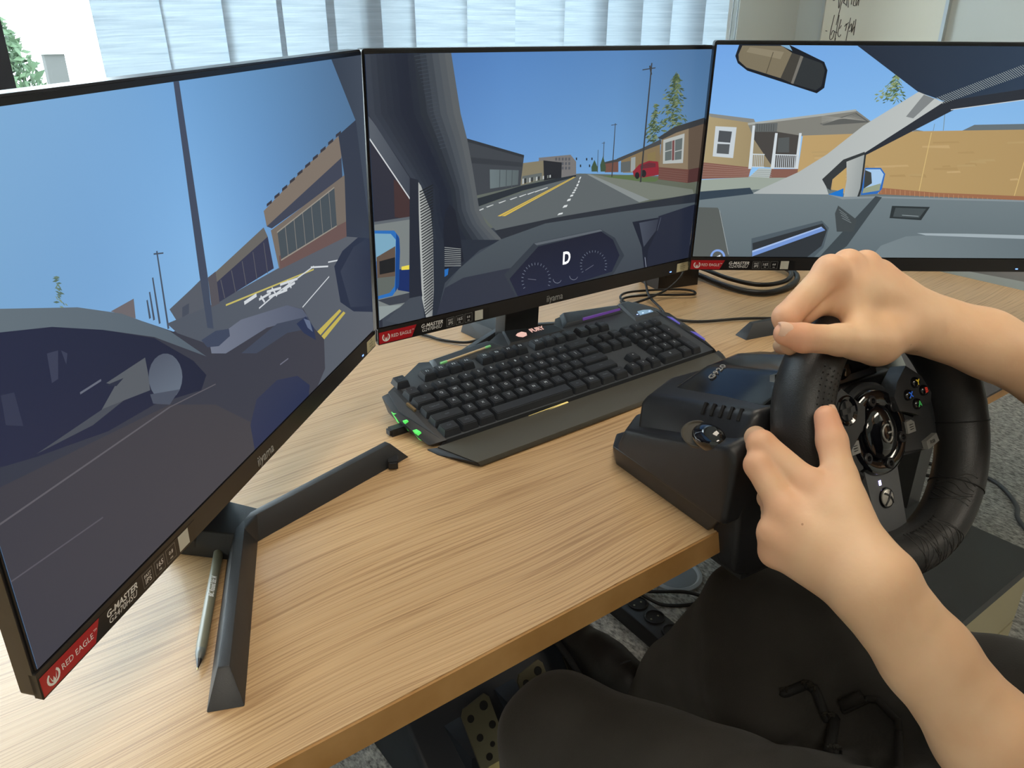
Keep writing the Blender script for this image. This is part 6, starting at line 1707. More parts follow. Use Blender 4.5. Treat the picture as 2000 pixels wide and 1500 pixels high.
((151,167,125),(252.2,250.1,253.4,252.4,254.9,253.1,253.7,250.9)),
((92,118,80),(245.7,254.5,247.7,256.8,250.2,257.2,248.1,254.9)),
((72,94,69),(247.6,268.3,248.6,271.1,249.9,272.2,249,269.4)),
((131,148,102),(250,249.2,253.1,250,256.7,248.7,253.6,247.9)),
((131,148,102),(236,251.3,238.7,252.5,241.9,251.7,239.2,250.5)),
((151,167,125),(252.2,263,252.9,265.3,253.9,266.2,253.2,263.9)),
((131,148,102),(254.8,278.3,257.1,276.4,259.9,271.9,257.7,273.9)),
((131,148,102),(229.7,248,231.7,251.4,234.3,252.3,232.2,249)),
((131,148,102),(253.3,249,255.8,252,258.8,252.6,256.3,249.6)),
((131,148,102),(248.1,268.1,251.6,269.7,255.6,268.8,252.1,267.2)),
((131,148,102),(251.3,279.8,255.2,280.8,259.7,279,255.9,278.1)),
((101,112,117),(359.9,206.3,378.1,215.9,537,219.8,537,210.1,372.5,206.4)),
((121,128,129),(293.1,209.6,314.3,206,294.3,204.7)),
((186,157,108,172,143,96,0),(139.1,199.8,211,202.7,298.9,206.7,537,211.7,537,108.1,262.3,118.3,195.7,123.1,140.4,147.4)),
((192,163,116),(450.2,140.9,460.6,142,463.6,139,450.9,138.6)),
((172,143,96),(379.2,162.8,394.3,163.9,397.6,159.2,379.8,160.5)),
((180,153,106),(385.2,166,406.7,167.2,410.1,162.4,385.9,163.7)),
((192,163,116),(249.9,158.2,276.9,159.4,279.7,156.4,250.4,155.9)),
((172,143,96),(364.8,178.5,386.3,179.6,389.2,176.5,365.4,176.3)),
((180,153,106),(218.2,152.9,230.4,154,233.3,149.9,218.6,150.6)),
((192,163,116),(356,150.9,374,152,376.8,149.4,356.6,148.6)),
((172,143,96),(325.4,192.2,361.1,193.4,363.8,191,326,190)),
((180,153,106),(397.2,168.1,419.3,169.2,422.4,165.8,397.8,165.8)),
((192,163,116),(163.3,158.2,187.6,159.4,190.4,155.5,163.7,155.9)),
((172,143,96),(303.7,145.7,325.5,146.8,328.8,142,304.3,143.3)),
((180,153,106),(158.4,172.9,184.3,174.1,186.8,171.6,158.8,170.7)),
((192,163,116),(311.5,186.7,348.9,187.9,352.1,183.5,312.1,184.4)),
((172,143,96),(335.6,155.4,369.2,156.7,372.3,152.5,336.1,153.1)),
((180,153,106),(431.1,192.7,457.5,193.9,460.3,191.3,431.7,190.5)),
((192,163,116),(268,159,296.9,160.2,299.6,157.5,268.5,156.7)),
((172,143,96),(347.4,159,357.7,160,360.5,157.2,347.9,156.7)),
((180,153,106),(300.7,146.8,321.1,148,324.2,143.6,301.2,144.5)),
((192,163,116),(186.4,144.4,216.5,145.6,219.2,142.5,186.8,142.1)),
((172,143,96),(186.1,158.8,220.2,160.1,223.1,156.1,186.6,156.6)),
((180,153,106),(155.2,177.7,178.2,178.9,180.7,176.4,155.6,175.5)),
((192,163,116),(161.1,169.7,174.9,170.8,177.8,166.3,161.5,167.5)),
((172,143,96),(274.4,145.1,295.8,146.3,298.7,142.9,274.9,142.8)),
((180,153,106),(368.2,160.2,393.1,161.3,396,158.4,368.8,157.9)),
((192,163,116),(201.9,140.5,223.7,141.7,226.8,136.7,202.3,138.2)),
((172,143,96),(209.8,157.5,240.1,158.7,243.1,154.1,210.3,155.2)),
((210,182,122),(320.8,204.9,323.3,116.1,322.1,116,319.6,204.8)),
((210,182,122),(464,165.9,464.3,109,463.1,109,462.8,165.9)),
((154,106,78),(263,127.2,345.8,120.4,537,113.7,537,107.9,265.1,117.3)),
((190,142,104),(266.1,126.2,267.7,118.9,267.1,118.8,265.5,126.1)),
((190,142,104),(273.3,125.6,274.9,118.3,274.3,118.2,272.7,125.5)),
((190,142,104),(280.5,125.1,282.1,117.7,281.5,117.6,279.9,124.9)),
((190,142,104),(287.7,124.5,289.4,117.2,288.8,117,287.1,124.3)),
((190,142,104),(294.9,123.9,296.6,116.6,296,116.4,294.3,123.8)),
((190,142,104),(302.1,123.3,303.8,116,303.2,115.8,301.5,123.2)),
((190,142,104),(309.3,122.7,311.1,115.4,310.5,115.3,308.8,122.6)),
((190,142,104),(316.6,122.2,318.3,114.8,317.7,114.7,316,122)),
((190,142,104),(323.8,121.6,325.6,114.2,325,114.1,323.2,121.4)),
((190,142,104),(331,121,332.8,113.6,332.2,113.5,330.4,120.8)),
((190,142,104),(338.2,120.4,340.1,113.1,339.5,112.9,337.7,120.3)),
((190,142,104),(345.5,119.8,347.3,112.5,346.7,112.3,344.9,119.7)),
((190,142,104),(352.7,119.2,354.6,111.9,354,111.7,352.1,119.1)),
((190,142,104),(360,118.6,361.8,111.3,361.3,111.1,359.4,118.5)),
((190,142,104),(367.2,118.1,369.1,110.7,368.5,110.5,366.6,117.9)),
((190,142,104),(374.5,117.5,376.4,110.1,375.8,110,373.9,117.3)),
((190,142,104),(381.7,116.9,383.7,109.5,383.1,109.4,381.1,116.7)),
((190,142,104),(389,116.3,390.9,108.9,390.4,108.8,388.4,116.2)),
((190,142,104),(396.2,115.7,398.2,108.3,397.6,108.2,395.7,115.6)),
((190,142,104),(403.5,115.1,405.5,107.8,404.9,107.6,402.9,115)),
((190,142,104),(410.8,114.5,412.8,107.2,412.2,107,410.2,114.4)),
((190,142,104),(418,114,420.1,106.6,419.5,106.4,417.5,113.8)),
((190,142,104),(425.3,113.4,427.4,106,426.8,105.8,424.7,113.2)),
((190,142,104),(432.6,112.8,434.7,105.4,434.1,105.2,432,112.6)),
((190,142,104),(439.9,112.2,442,104.8,441.4,104.6,439.3,112)),
((190,142,104),(447.2,111.6,449.3,104.2,448.7,104,446.6,111.4)),
((190,142,104),(454.4,111,456.6,103.6,456,103.4,453.9,110.9)),
((190,142,104),(461.7,110.4,463.9,103,463.3,102.9,461.2,110.3)),
((190,142,104),(469,109.8,471.2,102.4,470.7,102.3,468.5,109.7)),
((190,142,104),(476.3,109.3,478.6,101.8,478,101.7,475.8,109.1)),
((123,149,166),(322.1,217.1,322.5,207.3,321.6,207.3,321.2,217)),
((122,139,139),(333.2,229.2,336.6,208,335.7,207.8,332.3,229.1)),
((23,28,37),(32.7,317.5,101.5,317.5,151.3,296.9,157.7,286.2,157.5,263.6,148.4,256.5,48.2,285.1,33.9,294.6,29.3,303.6)),
((123,114,93),(37.2,316.7,90.5,316.5,105.5,308.1,95.1,275.8,46.4,289.2,35,297.8,33.4,305.5)),
((139,130,108),(43.7,308.7,91.2,299.9,94.6,309,47.6,315)),
((83,76,62),(80.6,308.8,75,281.5,74,281.7,79.6,309)),
((66,64,59),(105.5,308.1,119.7,304.2,112.5,268.9,95.1,275.8)),
((116,114,107),(117.7,304.6,121.8,303.3,114.1,268.5,110.5,269.4)),
((47,52,55),(121.8,303.3,148.7,294.9,154.2,286.2,153.2,265.4,146.2,260.3,114.1,268.5)),
((126,169,203),(88.4,317.4,100.5,317.5,100.5,317.5,105.6,310.4)),
((35,44,59,48,66,88,0),(192.2,317.5,537,317.5,537,277.9,329.2,246.8,288.9,258.8)),
((41,46,55),(325.5,246.8,537,280.1,537,262.5,346.6,237.4,237.1,175.1,206.5,161.3,216.2,177)),
((151,160,160),(313.4,251.3,327.1,244.3,326.8,243.6,313,250.6)),
((151,160,160),(316,252.3,329.8,245.2,329.4,244.6,315.7,251.7)),
((151,160,160),(318.6,253.4,332.4,246.2,332.1,245.6,318.3,252.8)),
((151,160,160),(321.3,254.4,335,247.2,334.7,246.6,320.9,253.8)),
((151,160,160),(323.9,255.5,337.7,248.2,337.4,247.6,323.6,254.9)),
((151,160,160),(326.5,256.5,340.3,249.2,340,248.6,326.2,255.9)),
((151,160,160),(329.1,257.6,343,250.2,342.6,249.6,328.8,257)),
((151,160,160),(331.7,258.6,345.6,251.2,345.3,250.6,331.4,258)),
((151,160,160),(334.4,259.7,348.2,252.2,347.9,251.6,334,259.1)),
((151,160,160),(337,260.7,350.9,253.2,350.5,252.6,336.6,260.1)),
((151,160,160),(339.6,261.8,353.5,254.2,353.2,253.6,339.2,261.2)),
((151,160,160),(342.2,262.8,356.1,255.2,355.8,254.6,341.8,262.2)),
((151,160,160),(344.8,263.9,358.8,256.2,358.4,255.6,344.5,263.3)),
((151,160,160),(347.4,264.9,361.4,257.2,361,256.5,347.1,264.3)),
((151,160,160),(350,266,364,258.1,363.7,257.5,349.7,265.4)),
((151,160,160),(352.6,267,366.6,259.1,366.3,258.5,352.3,266.4)),
((151,160,160),(355.2,268.1,369.3,260.1,368.9,259.5,354.9,267.5)),
((151,160,160),(357.8,269.1,371.9,261.1,371.5,260.5,357.4,268.5)),
((151,160,160),(360.4,270.1,374.5,262.1,374.1,261.5,360,269.5)),
((151,160,160),(363,271.2,377.1,263.1,376.7,262.5,362.6,270.6)),
((151,160,160),(365.6,272.2,379.7,264,379.3,263.4,365.2,271.6)),
((151,160,160),(368.1,273.3,382.3,265,382,264.4,367.8,272.7)),
((151,160,160),(370.7,274.3,384.9,266,384.6,265.4,370.4,273.7)),
((151,160,160),(373.3,275.3,387.5,267,387.2,266.4,373,274.7)),
((151,160,160),(375.9,276.4,390.1,268,389.8,267.4,375.5,275.8)),
((151,160,160),(378.5,277.4,392.7,268.9,392.4,268.3,378.1,276.8)),
((151,160,160),(381,278.5,395.3,269.9,395,269.3,380.7,277.8)),
((151,160,160),(383.6,279.5,397.9,270.9,397.5,270.3,383.3,278.9)),
((151,160,160),(386.2,280.5,400.5,271.9,400.1,271.3,385.8,279.9)),
((151,160,160),(388.8,281.5,403.1,272.8,402.7,272.2,388.4,281)),
((151,160,160),(391.3,282.6,405.7,273.8,405.3,273.2,391,282)),
((151,160,160),(393.9,283.6,408.3,274.8,407.9,274.2,393.5,283)),
((151,160,160),(396.5,284.6,410.9,275.8,410.5,275.2,396.1,284)),
((151,160,160),(399,285.7,413.4,276.7,413.1,276.1,398.6,285.1)),
((151,160,160),(401.6,286.7,416,277.7,415.6,277.1,401.2,286.1)),
((151,160,160),(404.1,287.7,418.6,278.7,418.2,278.1,403.8,287.1)),
((151,160,160),(406.7,288.7,421.2,279.6,420.8,279.1,406.3,288.2)),
((151,160,160),(409.2,289.8,423.7,280.6,423.4,280,408.9,289.2)),
((151,160,160),(411.8,290.8,426.3,281.6,425.9,281,411.4,290.2)),
((151,160,160),(414.3,291.8,428.9,282.5,428.5,282,413.9,291.2)),
((151,160,160),(416.9,292.8,431.4,283.5,431.1,282.9,416.5,292.3)),
((151,160,160),(419.4,293.9,434,284.5,433.6,283.9,419,293.3)),
((151,160,160),(422,294.9,436.6,285.4,436.2,284.9,421.6,294.3)),
((151,160,160),(424.5,295.9,439.1,286.4,438.8,285.8,424.1,295.3)),
((197,204,209),(339.4,236.5,537,264.2,537,263.1,339.6,235.4)),
((169,176,176,189,194,192,0),(288.8,259.3,326.5,245.8,231.7,176.6,196,148.5,180.2,138.6,191.1,116.8,76.2,115.6,93.1,125.1,141.5,148.7,178.2,174.2,221.4,213.5)),
((127,132,133),(297.1,255.6,313.3,250.5,289.7,224.1,279.1,226.4)),
((53,58,61),(177.6,138.6,202.8,166.8,231.4,178.1,231.9,173.1,209.1,163.8,210.5,156.7,192.7,138.7,193.1,122.6,187.3,125.7)),
((191,160,102),(193.3,138.2,209.3,154.7,214,118,195.3,125.2)),
((31,117,203),(189.6,116.3,211.4,125.8,212.8,113.3)),
((177,182,180,151,158,158,0),(208,163.8,232.2,174.1,236.1,125.5,231.5,93.7,214,101.6,213.5,138.8)),
((47,52,55),(231.7,174.1,234.2,174.1,238.4,124.4,233.6,93.7,231,93.7,235.5,126)),
((48,108,186),(236.6,155.4,259.4,155.5,267.5,146.9,267.6,125.1,262.3,118.3,238.6,116)),
((165,199,232),(237.6,153.3,258.8,153.5,265.5,146.3,264.7,131.4,241.7,126)),
((62,66,66),(237.3,152.3,246.8,148.8,251.2,133.4,240.8,125.5)),
((147,157,135),(240.7,126,264.2,133.4,264.4,123,240.1,118.7)),
((97,110,116,113,126,131,1),(3,21.5,3,109.3,76,117.1,190.3,116.8,212,113.3,263.1,114.6,537,108.8,537,21.5)),
((54,68,81),(3,119.8,74.7,126,81.2,117.2,6.1,107.8,3,107.3)),
((133,144,149),(190.3,116.8,212,113.3,263.1,114.6,537,108.8,537,106.2,263.6,112,212.8,109.6)),
((63,72,77),(194.8,21.5,260.4,114.6,270.2,113.1,233.4,39.1,214.4,21.5)),
((119,132,137,101,114,120,0),(537,21.5,273.1,21.5,284.6,40,319.2,54.6,348.3,56.4,537,51)),
((161,174,180),(334.1,59.7,414.9,59.1,537,56.6,537,50.6,416.3,54.1,348.3,56.4)),
((45,52,55),(287.8,100.5,344.2,99.2,335.8,79.3,288.2,82.2)),
((71,80,83),(293.7,97.8,339.1,96.5,331.8,82.5,293,84.4)),
((151,163,167),(305.8,87.1,330.7,85.6,330.6,84.8,305.8,86.3)),
((80,92,100),(91.8,21.5,87.8,49.9,188.3,77.8,201,67,198.6,36.6,186.8,21.5)),
((49,54,59),(94.5,21.5,90.4,42.7,190.7,73.5,198.9,63.8,195,38.9,176.5,21.5)),
((117,150,211),(91.6,30.9,189.5,68.6,196.4,63.2,92.9,21.9)),
((164,190,233),(91.6,30.9,189.5,68.6,190.8,67,92,28.1)),
((67,74,77),(208.4,100.5,240.3,79.3,238.6,61.3,213.9,61.1,205.9,88.7)),
((113,122,125),(210.9,95,224.2,86.5,223.8,85.8,210.4,94.3)),
((113,122,125),(213.3,90.8,227.1,82.8,226.7,82,212.8,90)),
((113,122,125),(215.7,86.5,230,79,229.6,78.2,215.3,85.7)),
((113,122,125),(218.1,82.2,232.9,75.3,232.5,74.5,217.7,81.4)),
((89,94,92),(3,21.5,3,96.7,31.3,96.2,37.1,87.7,57.5,21.7,55.4,21.5)),
((151,160,163),(34.8,92.7,57,24.7,56.1,24.4,34,92.4)),
((131,165,226),(29.2,21.5,29.2,21.8,32.4,22.2,32.5,21.5)),
((131,165,226),(29.2,22,29.4,24.4,32.6,24.1,32.4,21.7)),
((131,165,226),(29.4,24.6,30.1,26.8,33.2,25.8,32.5,23.6)),
((131,165,226),(30.3,27,31.5,29,34.2,27.3,33,25.4)),
((131,165,226),(31.6,29.2,33.3,30.7,35.5,28.4,33.8,26.9)),
((131,165,226),(33.5,30.9,35.4,32,37,29.2,35,28.1)),
((131,165,226),(35.7,32.1,37.9,32.7,38.7,29.6,36.5,29)),
((131,165,226),(38.2,32.7,40.5,32.7,40.5,29.5,38.2,29.5)),
((131,165,226),(40.7,32.7,43.1,32.2,42.4,29.1,40,29.6)),
((131,165,226),(43.3,32.1,45.5,31.1,44.2,28.2,41.9,29.2)),
((131,165,226),(45.7,31,47.7,29.5,45.8,26.9,43.8,28.4)),
((131,165,226),(47.8,29.4,49.5,27.5,47.2,25.3,45.5,27.2)),
((131,165,226),(49.6,27.3,50.9,25.1,48.2,23.5,46.9,25.7)),
((131,165,226),(51,25,51.8,22.6,48.8,21.6,48,23.9)),
((131,165,226),(51.9,22.4,52,21.5,48.7,21.5,48.7,22)),
((227,236,241),(38.7,21.5,44.6,24.5,44.6,21.5)),
])
monL, PL, ML = monitor('black monitor showing a grey car on a street, with a pen beside its foot', (-.0033 - .27 * math.cos(R(41.3731)), .00182 - .27 * math.sin(R(41.3731))), R(41.3731), .0737, R(-1.9366), R(1.2439), PIC_L)
monL.location = (-.2059, -.1766, 0)
monC, PC_, MC = monitor('black monitor behind the keyboard showing a road ahead and a dashboard', (.27, 0), 0.0, .08, R(-1.5044), 0.0, PIC_C, stand_back=.075)
monR, PR, MR = monitor('black monitor showing a car door, side window and rear-view mirror', (.527764 + .27 * math.cos(R(37.0277)), -.013894 - .27 * math.sin(R(37.0277))), R(-37.0277), .0864, R(-2.8563), 0.0, PIC_R)
text('gear_letter', 'D', .024, MC(.2872, .0600, -.0015), mat('display_white', (255, 255, 255), .5, emit=(245, 248, 255), es=1.0), [o for o in monC.children if o.name.startswith('screen')][0], extrude=.00001, sx=.8, bold=.0006)
# ================================================================= keyboard
m_kb = mat('keyboard_black_plastic', (60, 64, 69), .38, bump=(1200, .15)); m_kbd = mat('keyboard_dark_plastic', (26, 27, 30), .5)
m_key = mat('keycap_black', (42, 45, 50), .32); m_palm = mat('palm_rest_plastic', (70, 68, 60), .48, bump=(1400, .2))
m_leg = mat('key_legend', (196, 206, 214), .5); m_legd = mat('key_legend_dim', (96, 106, 116), .5)
kb = empty('keyboard', (.232, -.06, 0), R(.3), 'black gaming keyboard with lit edges in front of the middle monitor', 'keyboard')
SL = R(11.5); CS, SN_ = math.cos(SL), math.sin(SL)
KX = -.232
def K(x, s, hh=0.0):
    """x: world-like metres from the keyboard's left, s: distance up the slope from the Ctrl row, hh: height above the key plate"""
    return Vector((x + KX, -.061 + s * CS - hh * SN_, .0105 + s * SN_ + hh * CS))
MK = lambda x, s, hh: frame(K(x, s, hh), (1, 0, 0), (0, CS, SN_), (0, -SN_, CS))
# main case: outline of the key deck (x, s)
deck = [(.004, -.010), (.458, -.010), (.470, .030), (.474, .075), (.470, .118), (.452, .145), (.424, .152), (.416, .143), (.334, .143), (.312, .157), (.300, .155), (.290, .143), (.226, .143), (.200, .156), (.170, .141), (.075, .134), (.062, .138), (.020, .112), (-.004, .098), (-.012, .060)]
bm = bmesh.new(); vs = bm_prism(bm, deck, -.016, 0, MK(0, 0, 0)); case = bobj('case', bm, m_kb, kb, bevel=.0018, smooth=True, autosmooth=True)
# left flank with lit vents
def KD(x, s, z): v = K(x, s, 0); return Vector((v.x, v.y, z))
hull('left_flank', [K(-.014, .096, -.002), K(.012, .100, .001), K(.008, -.012, .001), K(-.018, .060, -.003), K(-.012, -.006, -.004), KD(-.010, .090, .008), KD(-.012, .050, .004), KD(-.006, -.004, .002), KD(.012, .09, .006), KD(.010, -.008, .002)], m_kbd, kb, bevel=.0012, seg=2)
hull('right_flank', [K(.482, .10, -.002), K(.462, .110, .002), K(.458, -.012, .002), K(.486, .055, -.006), K(.474, -.010, -.012), K(.486, .09, -.014), K(.46, .1, -.015), K(.458, -.012, -.015)], m_kbd, kb, bevel=.0012, seg=2)
# raised centre and right shoulders at the back
hull('rear_shoulder', [K(.292, .128, 0), K(.312, .160, 0), K(.418, .146, 0), K(.410, .128, 0), K(.300, .130, .006), K(.313, .154, .008), K(.412, .144, .004), K(.404, .130, .004)], m_kb, kb, bevel=.001)
hull('rear_shoulder', [K(.070, .112, 0), K(.075, .136, 0), K(.172, .143, 0), K(.190, .118, 0), K(.078, .116, .003), K(.08, .132, .004), K(.168, .139, .005), K(.180, .122, .003)], m_kb, kb, bevel=.001)
hull('badge_panel', [K(.192, .122, 0), K(.206, .158, 0), K(.288, .142, 0), K(.292, .118, 0), K(.198, .126, .002), K(.208, .154, .002), K(.284, .140, .002), K(.288, .122, .002)], m_kbd, kb, bevel=.0006)
hull('status_panel', [K(.408, .098, 0), K(.462, .098, 0), K(.466, .120, 0), K(.440, .152, 0), K(.418, .150, 0), K(.412, .104, .003), K(.456, .104, .003), K(.458, .118, .003), K(.438, .146, .004), K(.421, .145, .004)], m_kb, kb, bevel=.0008)
m_palew = mat('status_window', (120, 146, 160), .35, emit=(150, 190, 230), es=.35)
bm = bmesh.new(); bm_prism(bm, [(.424, .106), (.452, .106), (.452, .112), (.440, .116), (.428, .116)], .0030, .0040, MK(0, 0, 0)); bobj('status_window', bm, m_palew, kb)
m_stl = mat('status_led', (200, 220, 255), .4, emit=(150, 170, 255), es=2.0)
for x in (.4205, .432, .446): box('status_light', (-.0012, -.0006, 0), (.0012, .0006, .0005), m_stl, kb, M=MK(x, .1085, .0041))
# palm rest
hull('palm_rest', [K(-.006, -.014, -.002), K(.456, -.014, -.002), Vector((.008 + KX, -.130, .007)), Vector((.432 + KX, -.126, .007)), Vector((.012 + KX, -.132, .0015)), Vector((.430 + KX, -.128, .0015)), K(-.002, -.01, -.016) , K(.456, -.010, -.016)], m_palm, kb, bevel=.0010, seg=2)
hull('front_corner', [K(-.014, -.006, -.008), K(-.006, -.014, -.003), Vector((.008 + KX, -.1305, .0065)), Vector((.011 + KX, -.1318, .0012)), Vector((-.010 + KX, -.085, .0012)), K(-.012, -.008, -.016)], m_kbd, kb, bevel=.0006, seg=1)
hull('front_corner', [K(.474, -.008, -.006), K(.456, -.014, -.003), Vector((.432 + KX, -.1262, .0065)), Vector((.431 + KX, -.1275, .0012)), Vector((.470 + KX, -.08, .0012)), K(.468, -.006, -.014)], m_kbd, kb, bevel=.0006, seg=1)
# lights
def glow(name, rgb, es): return mat(name, rgb, .4, emit=rgb, es=es)
bm = bmesh.new(); bm_prism(bm, [(.084, .1185), (.160, .1260), (.160, .1280), (.084, .1205)], .0026, .0050, MK(0, 0, 0)); bobj('light_bar', bm, mat('bar_beige', (190, 165, 125), .4, emit=(190, 160, 115), es=.12), kb)
for a in ((.082, .092), (.156, .165)):
    s0 = .118 + (a[0] - .084) * .1
    bm = bmesh.new(); bm_prism(bm, [(a[0], s0), (a[1], s0 + .0009), (a[1], s0 + .0037), (a[0], s0 + .003)], .0027, .0052, MK(0, 0, 0)); bobj('light_bar', bm, glow('bar_green', (120, 185, 115), .2), kb)
bm = bmesh.new(); bm_prism(bm, [(.330, .1285), (.380, .1290), (.404, .1292), (.404, .1298), (.330, .1303)], .004, .0080, MK(0, 0, 0)); bobj('light_bar', bm, glow('bar_violet', (112, 72, 160), .3), kb)
m_green = glow('vent_green', (80, 205, 90), .8)
def flank_x(s): return -.0165 if s > .055 else -.0118 - .0047 * s / .055
for s0, w, z0, z1 in ((.060, .007, .009, .020), (.040, .003, .006, .018), (.016, .008, .004, .013)):
    hull('side_vent_light', [Vector((flank_x(s_) + KX + dx + .0035 * (z1 - z) / .012, K(0, s_, 0).y, z)) for s_, z in ((s0, z1), (s0 + w, z1), (s0 - .004, z0), (s0 + w * .5 - .003, z0)) for dx in (-.0012, .004)], m_green, kb)
bm = bmesh.new(); bm_prism(bm, [(.150, -.0165), (.182, -.0155), (.182, -.0132), (.120, -.0150), (.182, -.0142)], -.004, -.0012, MK(0, 0, 0)); bobj('palm_light', bm, mat('palm_light_yellow', (226, 204, 130), .3, emit=(235, 210, 130), es=.4), kb)
m_blu = glow('edge_violet', (84, 78, 170), .45)
for s0, s1 in ((.012, .040), (.062, .088)): hull('edge_light', [K(.4635, s0, .0022), K(.4635, s1, .0022), K(.470, s0 + .004, .0005), K(.472, s1 - .004, .0005), K(.464, s0, -.002), K(.464, s1, -.002)], m_blu, kb)
box('edge_clip', (-.008, -.0014, -.002), (.008, .0014, .001), mat('clip_brass', (140, 118, 84), .4, .5), kb, M=MK(.0035, .058, .0022) @ Matrix.Rotation(R(96), 4, 'Z'))
# badge lettering
text('badge_lettering', 'FURY', .0118, MK(.253, .1390, .0024), mat('badge_pink', (240, 196, 186), .5, emit=(240, 190, 180), es=.5), kb, extrude=.0002, shear=.1, sx=.85, bold=.0004)
bm = bmesh.new(); bm_prism(bm, [(.217, .1335), (.222, .1300), (.230, .1315), (.2335, .1375), (.229, .1425), (.221, .1415), (.2155, .138)], .0022, .0026, MK(0, 0, 0)); bobj('badge_emblem', bm, mat('badge_pink', (0, 0, 0)), kb)
# keycaps (shared meshes by width)
U = .01905; KEYM = {}
def keymesh(wu, hu=1.0):
    k = (wu, hu)
    if k in KEYM: return KEYM[k]
    w, d = wu * U - .0012, hu * U - .0012; bm = bmesh.new()
    b0 = [bm.verts.new((sx * w / 2, sy * d / 2, .0005)) for sx, sy in ((-1, -1), (1, -1), (1, 1), (-1, 1))]
    tw, td = w - .0042, d - .0046
    b1 = [bm.verts.new((sx * tw / 2, sy * td / 2 + .0008, .0085)) for sx, sy in ((-1, -1), (1, -1), (1, 1), (-1, 1))]
    bm.faces.new(b0[::-1]); bm.faces.new(b1)
    for i in range(4): bm.faces.new((b0[i], b0[(i + 1) % 4], b1[(i + 1) % 4], b1[i]))
    bmesh.ops.bevel(bm, geom=[e_ for e_ in bm.edges if max(v.co.z for v in e_.verts) > .008], offset=.0009, segments=2, affect='EDGES')
    bmesh.ops.recalc_face_normals(bm, faces=bm.faces)
    me = bpy.data.meshes.new('key'); bm.to_mesh(me); bm.free(); me.materials.append(m_key)
    me.polygons.foreach_set('use_smooth', [True] * len(me.polygons)); me.set_sharp_from_angle(angle=R(40))
    KEYM[k] = me; return me
def key(x, s, leg='', wu=1.0, hu=1.0, size=.0052, bright=True):
    o = bpy.data.objects.new('key', keymesh(wu, hu)); link(o, kb); o.matrix_local = MK(x, s, 0)
    if leg: text('legend', leg, size, Matrix.Translation((-.0006 * 0, .0012, .00862)), m_leg if bright else m_legd, o, extrude=.00003)
X0 = .0165      # centre of the first key column
def row(s, items, x=X0 - U / 2):
    for it in items:
        leg, wu = (it if isinstance(it, tuple) else (it, 1.0))
        if leg is not None: key(x + wu * U / 2, s, leg, wu, size=.0052 if len(leg) <= 2 else .0034, bright=len(leg) <= 2)
        x += wu * U
row(.1050, ['Esc', (None, 1.0), 'F1', 'F2', 'F3', 'F4', (None, .5), 'F5', 'F6', 'F7', 'F8', (None, .5), 'F9', 'F10', 'F11', 'F12'])
row(.0775, ['`', '1', '2', '3', '4', '5', '6', '7', '8', '9', '0', '-', '=', ('Back', 2.0)])
row(.0584, [('Tab', 1.5), 'Q', 'W', 'E', 'R', 'T', 'Y', 'U', 'I', 'O', 'P', '[', ']', ('\\', 1.5)])
row(.0393, [('CapsLock', 1.75), 'A', 'S', 'D', 'F', 'G', 'H', 'J', 'K', 'L', ';', "'", ('Enter', 2.25)])
row(.0202, [('Shift', 2.25), 'Z', 'X', 'C', 'V', 'B', 'N', 'M', ',', '.', '/', ('Shift', 2.75)])
row(.0011, [('Ctrl', 1.25), ('Win', 1.25), ('Alt', 1.25), ('', 6.25), ('Alt', 1.25), ('Fn', 1.25), ('Menu', 1.25), ('Ctrl', 1.25)])
xn = X0 - U / 2 + 15.25 * U
row(.1050, ['PrtSc', 'ScrLk', 'Pause'], xn); row(.0775, ['Ins', 'Home', 'PgUp'], xn); row(.0584, ['Del', 'End', 'PgDn'], xn)
row(.0202, [(None, 1.0), '^'], xn); row(.0011, ['<', 'v', '>'], xn)
xp = xn + 3.25 * U
row(.0775, ['Num', '/', '*', '-'], xp); row(.0584, ['7', '8', '9'], xp); row(.0393, ['4', '5', '6'], xp); row(.0202, ['1', '2', '3'], xp); row(.0011, [('0', 2.0), '.'], xp)
key(xp + 3.5 * U, .0584 - U / 2, '+', 1, 2); key(xp + 3.5 * U, .0202 - U / 2, 'Ent', 1, 2, .0034, False)
for x in (.06, .40): box('rear_foot', (-.012, -.006, -.034), (.012, .002, -.014), m_kbd, kb, M=Matrix.Translation(K(x, .115, 0)))
m_cable = mat('cable_black', (24, 23, 24), .45)
# ================================================================= small things on the desk
pen = empty('ballpoint_pen', (-.3165, -.3110, .0047), math.atan2(.135, .0605), 'grey stick ballpoint pen leaning along the monitor foot', 'pen')
m_pen = mat('pen_barrel_grey', (118, 116, 98), .35, trans=.0); m_pen2 = mat('pen_grip_dark', (96, 98, 92), .35); m_tip = mat('pen_tip_metal', (190, 170, 120), .25, .9)
MX = Matrix.Rotation(R(90), 4, 'Y')
lathe('barrel', [(.0037, .018), (.0041, .024), (.0041, .140), (.0039, .1435)], m_pen, pen, 16, MX)
lathe('end_plug', [(.0038, .1435), (.0041, .1442), (.0036, .148), (.0026, .1488)], m_pen2, pen, 16, MX)
lathe('grip_cone', [(.0022, .0085), (.0034, .0135), (.0039, .018), (.0036, .0185)], m_pen2, pen, 16, MX)
lathe('point', [(.0005, .0), (.0007, .001), (.0011, .003), (.0022, .0085)], mat('pen_point_black', (26, 26, 28), .3), pen, 16, MX)
lathe('ball_tip', [(.0003, -.0016), (.0006, -.0006), (.0006, .0012)], m_tip, pen, 10, MX)
text('barrel_print', 'BIC Round Stic M', .0058, Matrix.Translation((.088, -.0014, .00392)) @ Matrix.Rotation(R(20), 4, 'X'), m_white, pen, extrude=.00002, shear=.25, sx=.62, bold=.0001)
